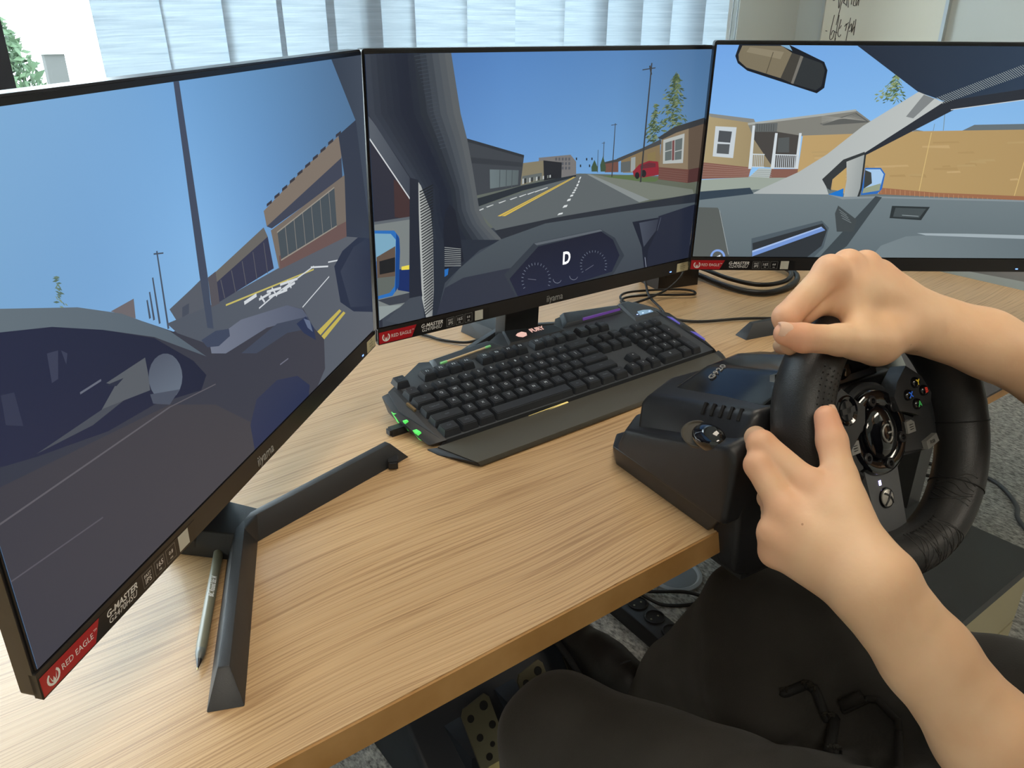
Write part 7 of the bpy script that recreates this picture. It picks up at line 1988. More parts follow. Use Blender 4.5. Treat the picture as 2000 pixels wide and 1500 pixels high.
def clip(loc, rz, label, k):
    e = empty('cable_clip', loc, rz, label, 'clip', 'small black clips on the desk')
    box('clip_body', (-.011, -.005, 0), (.011, .005, .009), m_kbd, e, bevel=.0015); box('clip_jaw', (-.014, -.004, .002), (-.010, .004, .008), m_kbd, e, bevel=.0008); box('clip_rib', (-.004, -.0055, .003), (.004, -.0048, .0075), m_key, e)
    return e
clip((-.018, -.073, 0), R(0), 'small black plastic clip lying beside the keyboard', 0)
clip((-.0580, -.1310, 0), R(62), 'small black plastic clip at the tip of the monitor foot', 1)
def cable(label, pts, r=.0022, group='desk cables', m=None, cat='cable'):
    o = tube('cable', pts, r, m or m_cable, seg=8, n=8); tag(o, label, cat, group); return o
cable('thin black cable running behind the keyboard beside the orange light bar', [(.115, .30, .003), (.163, .183, .003), (.176, .140, .003), (.195, .108, .005), (.212, .092, .012), (.235, .078, .022)], .0021)
cable('thin black cable looping up to the corner of the middle monitor', [(.640, .110, .075), (.636, .088, .045), (.604, .087, .020), (.560, .088, .010), (.510, .090, .006), (.470, .104, .004), (.440, .108, .004), (.418, .098, .004), (.409, .080, .010), (.414, .066, .016)], .0021)
cable('flat black cable loop lying behind the keyboard corner', [(.4975, .083, .009), (.505, .105, .008), (.5323, .118, .0065), (.575, .105, .006), (.612, .080, .006), (.640, .064, .006), (.652, .078, .006), (.640, .098, .006), (.600, .122, .006), (.552, .136, .007), (.520, .122, .008), (.508, .092, .006), (.506, .070, .006)], .0021)
cable('thin black cable crossing the desk toward the mouse pad', [(.592, .160, .050), (.584, .128, .022), (.561, .095, .010), (.541, .050, .005), (.520, .008, .004), (.543, -.028, .0032), (.612, -.061, .0032), (.655, -.091, .0032), (.72, -.14, .0032)], .0022)
cable('thick black display cable curving under the monitor that shows a car door', [(.735, .20, .012), (.733, .142, .008), (.722, .058, .006), (.740, .000, .0058), (.81, -.006, .0058), (.875, .022, .008), (.905, .08, .010), (.91, .16, .014)], .0050)
cable('thinner black display cable lying on the thick one under the car door monitor', [(.760, .20, .014), (.758, .142, .012), (.750, .075, .011), (.766, .022, .0105), (.82, .010, .0105), (.872, .034, .012), (.895, .085, .012), (.90, .16, .012)], .0042)
pb = empty('power_adapter', (.665, .150, 0), R(-12), 'black box shaped adapter standing behind the corner of the middle monitor', 'adapter')
box('case', (-.040, -.03, 0), (.046, .03, .075), m_bez, pb, bevel=.005, seg=3); box('label_plate', (-.025, -.0306, .02), (.03, -.0299, .055), m_stk, pb)
# ================================================================= racing wheel
m_wb = mat('wheel_base_plastic', (30, 31, 34), .38, bump=(900, .08)); m_wbg = mat('wheel_base_gloss', (24, 25, 27), .16); m_lea = None
m_gloss = mat('piano_black', (8, 9, 14), .06, coat=.8); m_metal = mat('brushed_steel', (150, 152, 150), .28, 1.0); m_gun = mat('gunmetal', (88, 92, 96), .38, .7); m_hub = mat('hub_plastic', (52, 54, 56), .42); m_spoke = mat('spoke_grey', (104, 106, 108), .42, .4)
def leather_material():
    m = bpy.data.materials.new('black_leather'); m.use_nodes = True; t = m.node_tree; b = t.nodes['Principled BSDF']
    b.inputs['Base Color'].default_value = L4((36, 36, 36)); b.inputs['Roughness'].default_value = .44; b.inputs['Specular IOR Level'].default_value = .5
    tc = t.nodes.new('ShaderNodeTexCoord'); v = t.nodes.new('ShaderNodeTexVoronoi'); v.inputs['Scale'].default_value = 1100
    n = t.nodes.new('ShaderNodeTexNoise'); n.inputs['Scale'].default_value = 60
    ad = t.nodes.new('ShaderNodeMath'); ad.operation = 'MULTIPLY_ADD'; ad.inputs[1].default_value = .5
    bp = t.nodes.new('ShaderNodeBump'); bp.inputs['Strength'].default_value = .20; bp.inputs['Distance'].default_value = .0006
    t.links.new(tc.outputs['Object'], v.inputs['Vector']); t.links.new(tc.outputs['Object'], n.inputs['Vector']); t.links.new(n.outputs['Fac'], ad.inputs[0]); t.links.new(v.outputs['Distance'], ad.inputs[2])
    t.links.new(ad.outputs[0], bp.inputs['Height']); t.links.new(bp.outputs[0], b.inputs['Normal'])
    return m
m_lea = leather_material()
WC = Vector((.248, -.490, .0945)); w_n = Vector((-.08714642, -.90505017, .41628079)); w_x = Vector((.9953962, -.09584575, 0)); w_z = Vector((.03989875, .41436432, .90923611))
wheel = empty('racing_wheel', (.245, -.45, 0), 0, 'black racing steering wheel and base clamped to the desk edge', 'steering wheel')
def loc(v): return Vector(v) - Vector((.245, -.45, 0))
def Wp(a, b, o=0.0): return loc(WC + w_x * a + w_z * b + w_n * o)
MWh = lambda a=0, b=0, o=0: frame(Wp(a, b, o), w_x, w_z, w_n)
b_f = Vector((-w_x.y, w_x.x, 0))
def Bp(x, y, z): return w_x * (x * .93 - .022) + b_f * y + Vector((0, 0, z))
def sym(pts): return [Bp(s * x, y, z) for x, y, z in pts for s in (-1, 1)]
hull('base_skirt', sym([(.120, .026, .0), (.1272, .006, .026), (.116, .165, 0), (.1252, .163, .026), (.10, .190, .0), (.10, .186, .024)]), m_wb, wheel, bevel=.002)
hull('base_housing', sym([(.128, .002, .0205), (.1245, .160, .0205), (.127, .012, .096), (.121, .150, .050), (.085, .186, .014), (.08, .178, .046), (.123, .0, .085), (.10, .002, .110)]), m_wb, wheel, bevel=.009, seg=4)
hull('base_shoulder', sym([(.122, .012, .085), (.114, .140, .045), (.100, .006, .127), (.104, .1475, .078), (.098, .142, .088), (.060, .165, .07), (.05, .160, .090), (.06, .000, .128), (.098, -.002, .10)]), m_wb, wheel, bevel=.006, seg=3)
hull('top_panel', sym([(.092, .012, .120), (.090, .136, .084), (.045, .004, .150), (.040, .120, .116), (.0, .002, .156), (.0, .118, .122), (.05, .15, .085)]), m_wbg, wheel, bevel=.006, seg=3)
hull('front_apron', sym([(.100, .004, -.042), (.100, .026, -.042), (.108, .000, .010), (.114, .006, .080), (.118, .026, .02), (.080, .002, -.052), (.080, .026, -.052), (.10, .004, .09), (.10, .02, .10)]), m_wb, wheel, bevel=.007, seg=3)
for s in (-1, 1):
    box('clamp_jaw', (s * .075 - .022, .01, -.060), (s * .075 + .022, .10, -.034), m_wb, wheel, bevel=.004, M=frame((0, 0, 0), w_x, b_f, (0, 0, 1)))
    # clamp knobs on the shoulders
    c = Bp(s * .1165, .044, .0885); nv = Vector((s * .62, .08, .78)).normalized(); a = Vector((0, 1, 0)) - nv * nv.y; a.normalize()
    Mk = frame(c, a, nv.cross(a), nv)
    lathe('knob_recess', [(.0215, -.004), (.0215, .0012), (.0195, .0016), (.018, .0002)], mat('knob_recess', (74, 69, 60), .5), wheel, 24, Mk @ Matrix.Translation((.008, 0, .0005)) @ Matrix.Diagonal((.92, .62, 1, 1)))
    lathe('clamp_knob', [(.0165, -.002), (.0160, .004), (.0145, .0072), (.010, .0098), (.004, .0108), (.0004, .0110)], m_gloss, wheel, 24, Mk @ Matrix.Translation((-.005, 0, .001)) @ Matrix.Diagonal((1.12, .74, 1, 1)))
    for i in range(5):
        c = Bp(s * .0985, .062 - i * .0105, .1035 + i * .0028); nv = Vector((s * .75, .25, .62)).normalized(); a = Vector((0, 0, 1)) - nv * nv.z; a.normalize(); a = (a + Vector((0, .35, 0))).normalized()
        box('vent_slot', (-.0058, -.0017, -.006), (.0058, .0017, .0026), mat('vent_black', (4, 4, 5), .8), wheel, M=frame(c + nv * .003, a, nv.cross(a), nv), bevel=.001)
bm = bmesh.new()
text('base_lettering', 'G920', .010, frame(Bp(-.050, .098, .1185), Vector((.9, -.02, .43)).normalized(), Vector((-.03, .955, -.29)).normalized(), Vector((-.40, .27, .87)).normalized()), m_grey, wheel, extrude=.0006, shear=.2)
# ---- column behind the wheel
lathe('column', [(.040, -.085), (.040, -.060), (.034, -.040), (.030, -.022)], m_hub, wheel, 32, MWh())
# ---- rim
V, F = [], []; NA, NB = 96, 24
for i in range(NA):
    a = 2 * math.pi * i / NA
    # thicker thumb grips near 10 and 2 o'clock
    g = 1 + .10 * math.exp(-((math.degrees(a) % 360 - 150) / 22) ** 2) + .10 * math.exp(-((math.degrees(a) % 360 - 30) / 22) ** 2)
    for j in range(NB):
        b = 2 * math.pi * j / NB
        r_ = .1095 + .0205 * g * math.cos(b); o_ = .0262 * g * math.sin(b) * (1 if math.sin(b) > 0 else .9)
        V.append(Wp(r_ * math.cos(a), r_ * math.sin(a), o_))
for i in range(NA):
    for j in range(NB): F.append((i * NB + j, ((i + 1) % NA) * NB + j, ((i + 1) % NA) * NB + (j + 1) % NB, i * NB + (j + 1) % NB))
rim = mobj('rim', [v for v in V], F, m_lea, wheel, smooth=True)
def ringpts(ad, n=26, k=.990):
    a = R(ad); return [Wp((.1095 + .0205 * k * 1.02 * math.cos(t)) * math.cos(a), (.1095 + .0205 * k * 1.02 * math.cos(t)) * math.sin(a), .0262 * k * 1.02 * math.sin(t) * (1 if math.sin(t) > 0 else .9)) for t in np.linspace(0, 2 * math.pi, n)]
for ad in (-8, -42, 188, 222): tube('seam', ringpts(ad), .0006, mat('seam_black', (14, 14, 15), .7), rim, seg=6, raw=True, caps=False)
# leather gathers beside the spokes
def wrinkle(a0, a1, t0, t1, n, seed):
    rr = random.Random(seed)
    for k in range(n):
        ad = a0 + (a1 - a0) * k / n + rr.uniform(-.8, .8); q = []
        for i in range(7):
            t = R(t0 + (t1 - t0) * i / 6); a = R(ad + rr.uniform(-.7, .7) + 2 * math.sin(i * .9 + k))
            g = .998; q.append(Wp((.1095 + .0205 * g * math.cos(t)) * math.cos(a), (.1095 + .0205 * g * math.cos(t)) * math.sin(a), .0262 * g * math.sin(t)))
        tube('leather_fold', q, .0011, m_lea, rim, seg=6, n=3, rads=(.0004, .0007))
wrinkle(262, 292, 30, 160, 20, 1); wrinkle(304, 322, 110, 190, 8, 2); wrinkle(20, 36, 30, 110, 9, 3)
# perforations on the left grip
V, F = [], []
for c_ in range(6):
    for r__ in range(16):
        a = R(140 + r__ * 2.6); t = R(62 + c_ * 11); ct_, st_ = math.cos(t), math.sin(t)
        ctr = Wp((.1095 + .0205 * 1.09 * ct_) * math.cos(a), (.1095 + .0205 * 1.09 * ct_) * math.sin(a), .0262 * 1.09 * st_)
        nn = (w_x * math.cos(a) + w_z * math.sin(a)) * ct_ + w_n * st_; nn.normalize(); u = nn.orthogonal().normalized(); w = nn.cross(u)
        k = len(V); V += [ctr + nn * .0002 + (u * math.cos(2 * math.pi * i / 6) + w * math.sin(2 * math.pi * i / 6)) * .00075 for i in range(6)]; F.append(tuple(range(k, k + 6)))
pf = mobj('perforations', V, F, mat('hole_black', (6, 6, 6), .9), rim); pf['kind'] = 'stuff'
# ---- spokes and hub
def wplate(name, poly, o0, o1, m, bevel=.0015, par=wheel):
    bm = bmesh.new(); bm_prism(bm, poly, o0, o1, MWh()); return bobj(name, bm, m, par, bevel=bevel, smooth=True, autosmooth=True)
wplate('spoke_bottom', [(-.026, -.028), (.020, -.030), (.017, -.100), (-.022, -.100)], -.020, -.010, m_spoke, .0012)
wplate('spoke_right', [(.022, .016), (.062, .020), (.100, .030), (.100, -.020), (.070, -.034), (.026, -.030)], -.026, -.014, m_gun, .002)
wplate('spoke_left', [(-.022, .016), (-.062, .020), (-.100, .030), (-.100, -.020), (-.070, -.034), (-.026, -.030)], -.026, -.014, m_gun, .002)
rw = wplate('button_pod', [(.020, .028), (.028, .040), (.044, .052), (.064, .038), (.074, .020), (.070, .012), (.058, .012), (.050, .004), (.036, .010), (.024, .014)], -.016, .000, m_hub, .003)
lw_ = wplate('button_pod', [(-.020, .028), (-.030, .036), (-.046, .050), (-.066, .040), (-.074, .020), (-.066, -.002), (-.050, -.006), (-.034, .006), (-.024, .014)], -.016, -.001, m_hub, .003)
wplate('switch_panel', [(.026, .012), (.038, .008), (.050, .002), (.060, .010), (.076, .010), (.079, -.024), (.060, -.030), (.030, -.026)], -.018, -.007, m_hub, .002)
wplate('switch_panel', [(-.026, .010), (-.038, .004), (-.050, -.006), (-.066, -.004), (-.078, .004), (-.079, -.024), (-.060, -.030), (-.030, -.026)], -.018, -.007, m_hub, .002)
hubr = lathe('hub_ring', [(.040, -.024), (.0405, -.012), (.038, -.0065), (.0345, -.005), (.026, -.0072), (.024, -.009)], m_gloss, wheel, 48, MWh())
lathe('hub_collar', [(.046, -.026), (.046, -.014), (.043, -.011), (.040, -.012)], m_hub, wheel, 48, MWh())
lathe('hub_dome', [(.0240, -.010), (.0242, -.006), (.0225, -.0035), (.018, -.0012), (.010, .0003), (.0004, .0008)], m_gloss, wheel, 48, MWh() @ Matrix.Diagonal((.9, 1.06, 1, 1)))
for k in range(6):
    a = R(90 + 60 * k + 8); b = lathe('hub_bolt', [(.0052, -.0085), (.0052, -.0045), (.0044, -.0038), (.0026, -.0038), (.0025, -.0062)], m_wb, wheel, 18, MWh(.0300 * math.cos(a), .0300 * math.sin(a), 0))
    lathe('hex_socket', [(.0025, -.0062), (.0025, -.0058)], m_gloss, b, 6, MWh(.0300 * math.cos(a), .0300 * math.sin(a), 0))
# hub emblem: open ring with inward bar
m_emb = mat('emblem_silver', (150, 150, 146), .3, .6)
q = [(.0066 * math.cos(R(t)) * .95, .0078 * math.sin(R(t)) - .001) for t in np.linspace(60, 330, 16)]
tube('emblem', [MWh(0, 0, .0012) @ Vector((x, y, 0)) for x, y in q], .0011, m_emb, wheel, seg=6, n=2)
tube('emblem', [MWh(0, 0, .0012) @ Vector((x, y, 0)) for x, y in ((.0008, -.0010), (.0062, -.0010), (.0058, -.005), (.0075, .003), (.0050, .0095))], .0010, m_emb, wheel, seg=6, n=3)
# face buttons and lettering
for a, b, ch, col in ((.0515, .0345, 'Y', (222, 190, 60)), (.0615, .0250, 'B', (214, 60, 46)), (.0385, .0255, 'X', (50, 110, 220)), (.0485, .0150, 'A', (70, 180, 90))):
    bt = lathe('face_button', [(.0053, -.002), (.0052, .0014), (.0044, .0030), (.0026, .0040), (.0003, .0043)], m_gloss, rw, 24, MWh(a, b, .0))
    text('button_letter', ch, .0068, MWh(a, b, .0040), mat('letter_' + ch, col, .4, emit=col, es=.25), bt, extrude=.0003, bold=.0002)
dp = lathe('direction_pad', [(.0135, -.003), (.0135, .0006), (.012, .0016), (.009, .0004), (.0085, -.0006)], m_gloss, lw_, 32, MWh(-.044, .030, -.001))
for ang in (0, 90): box('pad_cross', (-.0085, -.0026, -.001), (.0085, .0026, .0022), m_hub, lw_, bevel=.0008, M=MWh(-.044, .030, -.001) @ Matrix.Rotation(R(ang), 4, 'Z'))
m_gbtn = mat('grey_button', (134, 134, 130), .4)
for s in (-1, 1):
    bt = wplate('option_button', [(s * x, y) for x, y in ((.034, .0010), (.041, .0020), (.0455, -.001), (.0455, -.010), (.034, -.010))], -.008, -.0030, m_gbtn, .001)
    for i in range(3): tube('button_mark', [MWh(s * .0400 - .0025, -.0025 - i * .0022, -.0027) @ Vector((0, 0, 0)), MWh(s * .0400 + .0025, -.0025 - i * .0022, -.0027) @ Vector((0, 0, 0))], .0004, m_kbd, bt, seg=5, raw=True)
    b2 = wplate('stick_button', [(s * x, y) for x, y in ((.056, -.0225), (.073, -.0185), (.075, -.0265), (.057, -.0305))], -.009, -.002, m_gbtn, .001)
    text('button_print', 'RSB' if s > 0 else 'LSB', .0048, MWh(s * .0650, -.0248, -.0018), mat('print_black', (40, 40, 40), .5), b2, extrude=.00005)
xb = lathe('home_button', [(.0098, -.014), (.0098, -.0096), (.0088, -.0082), (.0084, -.0088)], m_gloss, wheel, 32, MWh(-.004, -.0600, 0))
lathe('home_button_face', [(.0082, -.010), (.0076, -.0078), (.004, -.0064), (.0003, -.0060)], mat('home_silver', (190, 188, 180), .3, .3), xb, 28, MWh(-.004, -.0600, 0))
for s in (-1, 1): tube('home_mark', [MWh(-.004, -.0600, 0) @ Vector((s * x, y, z)) for x, y, z in ((-.0052, -.0056, -.0076), (-.002, -.0005, -.0056), (.001, .0030, -.0060), (.0044, .0052, -.0072))], .0010, m_hub, xb, seg=5, n=3)
box('status_light', (-.0014, -.0022, 0), (.0014, .0022, .0008), mat('led_violet', (190, 180, 255), .3, emit=(190, 180, 255), es=4), wheel, M=MWh(-.0085, -.0450, -.0104))
# ---- shift paddles behind the wheel
for s in (-1, 1):
    poly = [(s * x, y) for x, y in ((.030, .030), (.044, .056), (.066, .072), (.092, .072), (.104, .036), (.092, -.006), (.064, -.006), (.034, .010))]
    wplate('shift_paddle', [(x * .86 if s < 0 else x, y) for x, y in (poly if s > 0 else poly[::-1])], -.046, -.040, m_metal, .0015)
    wplate('paddle_arm', [(s * .018, .010), (s * .06, .012), (s * .06, .030), (s * .018, .030)][::s], -.050, -.036, m_hub, .002)
wplate('paddle_bridge', [(-.052, .026), (.040, .026), (.040, .056), (.020, .070), (-.020, .074), (-.050, .064)], -.040, -.028, m_metal, .006)
lathe('paddle_pivot', [(.010, -.034), (.010, -.024), (.007, -.019), (.0004, -.018)], m_gloss, wheel, 24, MWh(-.012, .062, 0))
# ================================================================= driver
def skin_material():
    m = bpy.data.materials.new('skin'); m.use_nodes = True; t = m.node_tree; b = t.nodes['Principled BSDF']
    tc = t.nodes.new('ShaderNodeTexCoord')
    n = t.nodes.new('ShaderNodeTexNoise'); n.inputs['Scale'].default_value = 22; n.inputs['Detail'].default_value = 4
    r = t.nodes.new('ShaderNodeValToRGB'); r.color_ramp.elements[0].position = .32; r.color_ramp.elements[1].position = .70
    r.color_ramp.elements[0].color = L4((220, 176, 138)); r.color_ramp.elements[1].color = L4((230, 190, 152))
    at = t.nodes.new('ShaderNodeAttribute'); at.attribute_name = 'red'
    mr = t.nodes.new('ShaderNodeMixRGB'); mr.inputs[2].default_value = L4((220, 150, 120))
    v = t.nodes.new('ShaderNodeTexVoronoi'); v.inputs['Scale'].default_value = 30
    lt = t.nodes.new('ShaderNodeMath'); lt.operation = 'LESS_THAN'; lt.inputs[1].default_value = .026
    mf = t.nodes.new('ShaderNodeMixRGB'); mf.inputs[2].default_value = L4((150, 98, 66))
    ml = t.nodes.new('ShaderNodeMath'); ml.operation = 'MULTIPLY'; ml.inputs[1].default_value = .55
    n2 = t.nodes.new('ShaderNodeTexNoise'); n2.inputs['Scale'].default_value = 260; n2.inputs['Detail'].default_value = 3
    bp = t.nodes.new('ShaderNodeBump'); bp.inputs['Strength'].default_value = .10; bp.inputs['Distance'].default_value = .0012
    L = t.links.new
    L(tc.outputs['Object'], n.inputs['Vector']); L(n.outputs['Fac'], r.inputs['Fac']); L(r.outputs['Color'], mr.inputs[1]); L(at.outputs['Fac'], mr.inputs[0])
    L(tc.outputs['Object'], v.inputs['Vector']); L(v.outputs['Distance'], lt.inputs[0]); L(lt.outputs[0], ml.inputs[0]); L(ml.outputs[0], mf.inputs[0]); L(mr.outputs[0], mf.inputs[1]); L(mf.outputs[0], b.inputs['Base Color'])
    L(tc.outputs['Object'], n2.inputs['Vector']); L(n2.outputs['Fac'], bp.inputs['Height']); L(bp.outputs[0], b.inputs['Normal'])
    b.inputs['Roughness'].default_value = .52; b.inputs['Subsurface Weight'].default_value = .18; b.inputs['Subsurface Radius'].default_value = (.010, .004, .002); b.inputs['Subsurface Scale'].default_value = .4
    return m
m_skin = skin_material()
person = empty('person', (.31, -.98, ZF), 0, 'person in dark trousers gripping the steering wheel with both hands', 'person')
PO = np.array([.31, -.98, ZF])
LHJ = {'elbow': (0.1584, -0.7210, -0.1080), 'fa1': (0.0847, -0.6272, 0.028), 'fa2': (0.1148, -0.668, -0.0306), 'i0': (0.0823, -0.5209, 0.1131), 'i1': (0.0743, -0.4797, 0.1338), 'i2': (0.1177, -0.4454, 0.1112), 'i3': (0.1427, -0.4325, 0.0943), 'm0': (0.0586, -0.5187, 0.0997), 'm1': (0.0637, -0.4863, 0.1225), 'm2': (0.1138, -0.455, 0.0897), 'm3': (0.1403, -0.4403, 0.0766), 'p0': (0.0495, -0.5207, 0.0693), 'p1': (0.0817, -0.4989, 0.0561), 'p2': (0.1206, -0.4782, 0.0407), 'p3': (0.1474, -0.4593, 0.0368), 'r0': (0.0489, -0.5185, 0.0847), 'r1': (0.0882, -0.4907, 0.077), 'r2': (0.1147, -0.467, 0.0637), 'r3': (0.1418, -0.4502, 0.0554), 't0': (0.0845, -0.5504, 0.1028), 't1': (0.1023, -0.531, 0.1196), 't2': (0.1153, -0.5127, 0.1377), 't3': (0.1224, -0.5008, 0.1512), 'wrist': (0.0582, -0.5932, 0.077), 'shoulder': (.15, -.86, .20)}
RHJ = {'elbow': (0.4760, -0.6400, 0.0850), 'fa1': (0.3324, -0.5216, 0.1696), 'fa2': (0.3777, -0.5654, 0.1407), 'i0': (0.1929, -0.4417, 0.2409), 'i1': (0.1484, -0.436, 0.2083), 'i2': (0.1612, -0.4369, 0.1824), 'i3': (0.1965, -0.4051, 0.1625), 'm0': (0.2167, -0.4424, 0.2423), 'm1': (0.2168, -0.4107, 0.2109), 'm2': (0.2097, -0.3995, 0.1824), 'm3': (0.2189, -0.409, 0.1588), 'p0': (0.2566, -0.4495, 0.2296), 'p1': (0.2628, -0.4155, 0.2055), 'p2': (0.2501, -0.3996, 0.1905), 'p3': (0.2506, -0.4091, 0.1652), 'r0': (0.2397, -0.4451, 0.2392), 'r1': (0.2419, -0.4109, 0.2101), 'r2': (0.2307, -0.3988, 0.1882), 'r3': (0.2354, -0.4085, 0.1633), 't0': (0.2115, -0.4833, 0.1866), 't1': (0.1673, -0.4749, 0.1965), 't2': (0.1322, -0.464, 0.2027), 't3': (0.1195, -0.4563, 0.2066), 'wrist': (0.2926, -0.4823, 0.1858), 'shoulder': (.52, -.89, .22)}
def arm(J, flat, h=.0019, wr=.030, fs=.74, thenar=.0165, mc=.0155, fill=(), k2=1.12, k1=1.04):
    J = {k: np.array(v) for k, v in J.items()}
    P = np.array(list(J.values())); keep = np.array([v for k, v in J.items() if k != 'shoulder'])
    up = J['elbow'] + (J['shoulder'] - J['elbow']) * .45
    lo = np.minimum(keep.min(0), up) - .055; hi = np.maximum(keep.max(0), up) + .055
    S = Implicit(lo, hi, h)
    w = J['wrist']
    S.cone(w, J['fa1'], wr, wr * k1, .012, flat, fs); S.cone(J['fa1'], J['fa2'], wr * k1, wr * k2, .012, flat, fs * 1.08); S.cone(J['fa2'], J['elbow'], wr * k2, wr * 1.36, .014, flat, .90)
    S.cone(J['elbow'], up, .040, .046, .02)
    mid = (J['m0'] + J['r0']) / 2
    for f, r0 in (('i', .0118), ('m', .0118), ('r', .0110), ('p', .0102)):
        a = w + (J[f + '0'] - mid) * .42
        S.cone(a, J[f + '0'], mc * (1.15 if f in 'im' else 1.05), r0, .010)
    for fa, fb, f0, f1 in fill: S.cone(fa, fb, f0, f1, .014)
    S.cone(w + (J['t0'] - w) * .35, J['t0'], thenar, thenar * 1.05, .016); S.cone(J['t0'], J['t1'], thenar * 1.05, .0126, .012)
    S.cone((J['t0'] + J['t1']) / 2, (J['i0'] * .75 + w * .25), .010, .0085, .014)
    for f, rs in (('i', (.0120, .0110, .0092, .0078)), ('m', (.0114, .0104, .0090, .0075)), ('r', (.0106, .0098, .0084, .0070)), ('p', (.0096, .0086, .0074, .0062))):
        for q in range(3): S.cone(J[f + str(q)], J[f + str(q + 1)], rs[q], rs[q + 1], .0040 if q == 0 else .003)
        d = J[f + '0'] - w; S.ball(J[f + '0'] + 0 * d, rs[0] * 1.0, .008)
    S.cone(J['t1'], J['t2'], .0122, .0112, .005); S.cone(J['t2'], J['t3'], .0114, .0094, .004)
    V, F = S.mesh(); V = smooth_verts(V, F, 2, .5)
    red = np.zeros(len(V))
    for k, rad, am in [(f + '0', .016, .30) for f in 'imrp'] + [(f + '1', .014, .35) for f in 'imrp'] + [('t2', .013, .35), ('t3', .016, .6), ('i1', .018, .3)]:
        d = np.linalg.norm(V - J[k], axis=1); red = np.maximum(red, am * np.clip(1.9 - d / rad, 0, 1))
    return V, F, red, J
flatL = (-.457, -.195, .345)
VL, FL, redL, JL = arm(LHJ, flatL, wr=.0290, k2=1.22, thenar=.0145, fill=[((.0685, -.520, .093), (.066, -.575, .082), .017, .020)])
dR = np.cross(np.array(RHJ['m0']) - np.array(RHJ['wrist']), np.array(RHJ['p0']) - np.array(RHJ['i0']))
VR, FR, redR, JR = arm(RHJ, dR, wr=.0305, fs=.80, thenar=.0160, k2=1.03, k1=1.0, fill=[((0.203, -0.4392, 0.2198), (0.1725, -0.4346, 0.2065), .0125, .0110), ((.2113, -.4483, .2148), (.2231, -.4647, .1918), .0165, .019), ((.2500, -.4536, .2121), (.278, -.474, .192), .020, .022), ((.225, -.450, .222), (.262, -.468, .200), .018, .020)])
# head and neck
S = Implicit((.20, -1.06, .16), (.48, -.70, .62), .005)
S.cone((.335, -.90, .20), (.335, -.875, .36), .056, .052, .02); S.ball((.335, -.855, .455), .088, .02, (.86, 1.05, 1.1)); S.cone((.335, -.80, .385), (.335, -.83, .42), .042, .056, .03)
S.cone((.335, -.775, .455), (.335, -.752, .425), .009, .014, .010); S.cone((.315, -.765, .395), (.355, -.765, .395), .007, .007, .010)
for s in (-1, 1):
    S.ball((.335 + s * .078, -.862, .438), .022, .006, (.35, .8, 1.3)); S.ball((.335 + s * .032, -.778, .458), .012, .006, sub=True); S.cone((.335 + s * .048, -.778, .472), (.335 + s * .016, -.770, .474), .006, .006, .01)
VH, FH = S.mesh(); VH = smooth_verts(VH, FH, 2)
Vb = np.concatenate([VL, VR, VH]) - PO; Fb = np.concatenate([FL, FR + len(VL), FH + len(VL) + len(VR)])
body = np_obj('body', Vb, Fb, m_skin, person)
ra = body.data.attributes.new('red', 'FLOAT', 'POINT'); ra.data.foreach_set('value', np.concatenate([redL, redR, np.zeros(len(VH))]).astype(np.float32))
# hair and eyes
m_hair = mat('brown_hair', (58, 42, 30), .6)
S = Implicit((.22, -1.0, .36), (.45, -.74, .60), .005)
S.ball((.335, -.868, .475), .094, .02, (.88, 1.06, 1.08)); S.ball((.335, -.74, .40), .098, .015, sub=True)
V, F = S.mesh(); np_obj('hair', smooth_verts(V, F, 2) - PO, F, m_hair, person)
for s in (-1, 1): lathe('eye', [(.0004, -.0105), (.007, -.008), (.0105, 0), (.007, .008), (.0004, .0105)], m_white, person, 16, Matrix.Translation(Vector((.335 + s * .032, -.783, .457)) - Vector(PO)))
# thumb nails
def nail(ctr, along, out, w=.0072, l=.0085):
    al = Vector(along).normalized(); ou = Vector(out); ou = (ou - al * ou.dot(al)).normalized(); sd = al.cross(ou)
    V, F = [], []; n = 8; M_ = 6
    for j in range(M_ + 1):
        v = -1 + 2 * j / M_
        for i in range(n + 1):
            u = -1 + 2 * i / n; ww = w * math.sqrt(max(0, 1 - .35 * max(v, 0) ** 3 - .25 * max(-v, 0) ** 2)); drop = .0042 * u * u + .0012 * v * v
            V.append(Vector(ctr) + sd * (u * ww) + al * (v * l) - ou * drop)
    for j in range(M_):
        for i in range(n): a = j * (n + 1) + i; F.append((a, a + 1, a + n + 2, a + n + 1))
    nV = len(V); V += [v - ou * .0012 for v in V]
    F += [tuple(reversed([q + nV for q in f])) for f in F]
    return mobj('thumbnail', [v - Vector(PO) for v in V], F, mat('nail', (224, 184, 158), .38), person, smooth=True)
camd = Vector((-.457, -.195, .345)).normalized()
tL = Vector(LHJ['t3']) - Vector(LHJ['t2']); nail(Vector(LHJ['t3']) + Vector((.0066, -.0060, .0018)) + tL.normalized() * .001, tL, (.72, -.66, .2), .0062, .0075)
tR = Vector(RHJ['t3']) - Vector(RHJ['t2']); nail(Vector(RHJ['t3']) + Vector((-.0022, -.0052, .0078)) - tR.normalized() * .001, tR, (-.2, -.62, .80), .0070, .0085)
# shirt
m_shirt = mat('black_tshirt', (30, 30, 32), .85)
S = Implicit((.02, -1.22, -.30), (.68, -.74, .34), .008)
S.cone((.31, -1.0, -.16), (.325, -.95, .08), .150, .165, .05, (0, 1, 0), .72); S.cone((.325, -.95, .08), (.333, -.91, .17), .165, .150, .05, (0, 1, 0), .68)
for J in (LHJ, RHJ):
    s0 = np.array(J['shoulder']); e0 = np.array(J['elbow']); S.cone(s0 * .7 + np.array([.335, -.90, .2]) * .3, s0, .075, .066, .04); S.cone(s0, s0 + (e0 - s0) * .55, .066, .058, .02)
V, F = S.mesh(); np_obj('shirt', smooth_verts(V, F, 2) - PO, F, m_shirt, person)
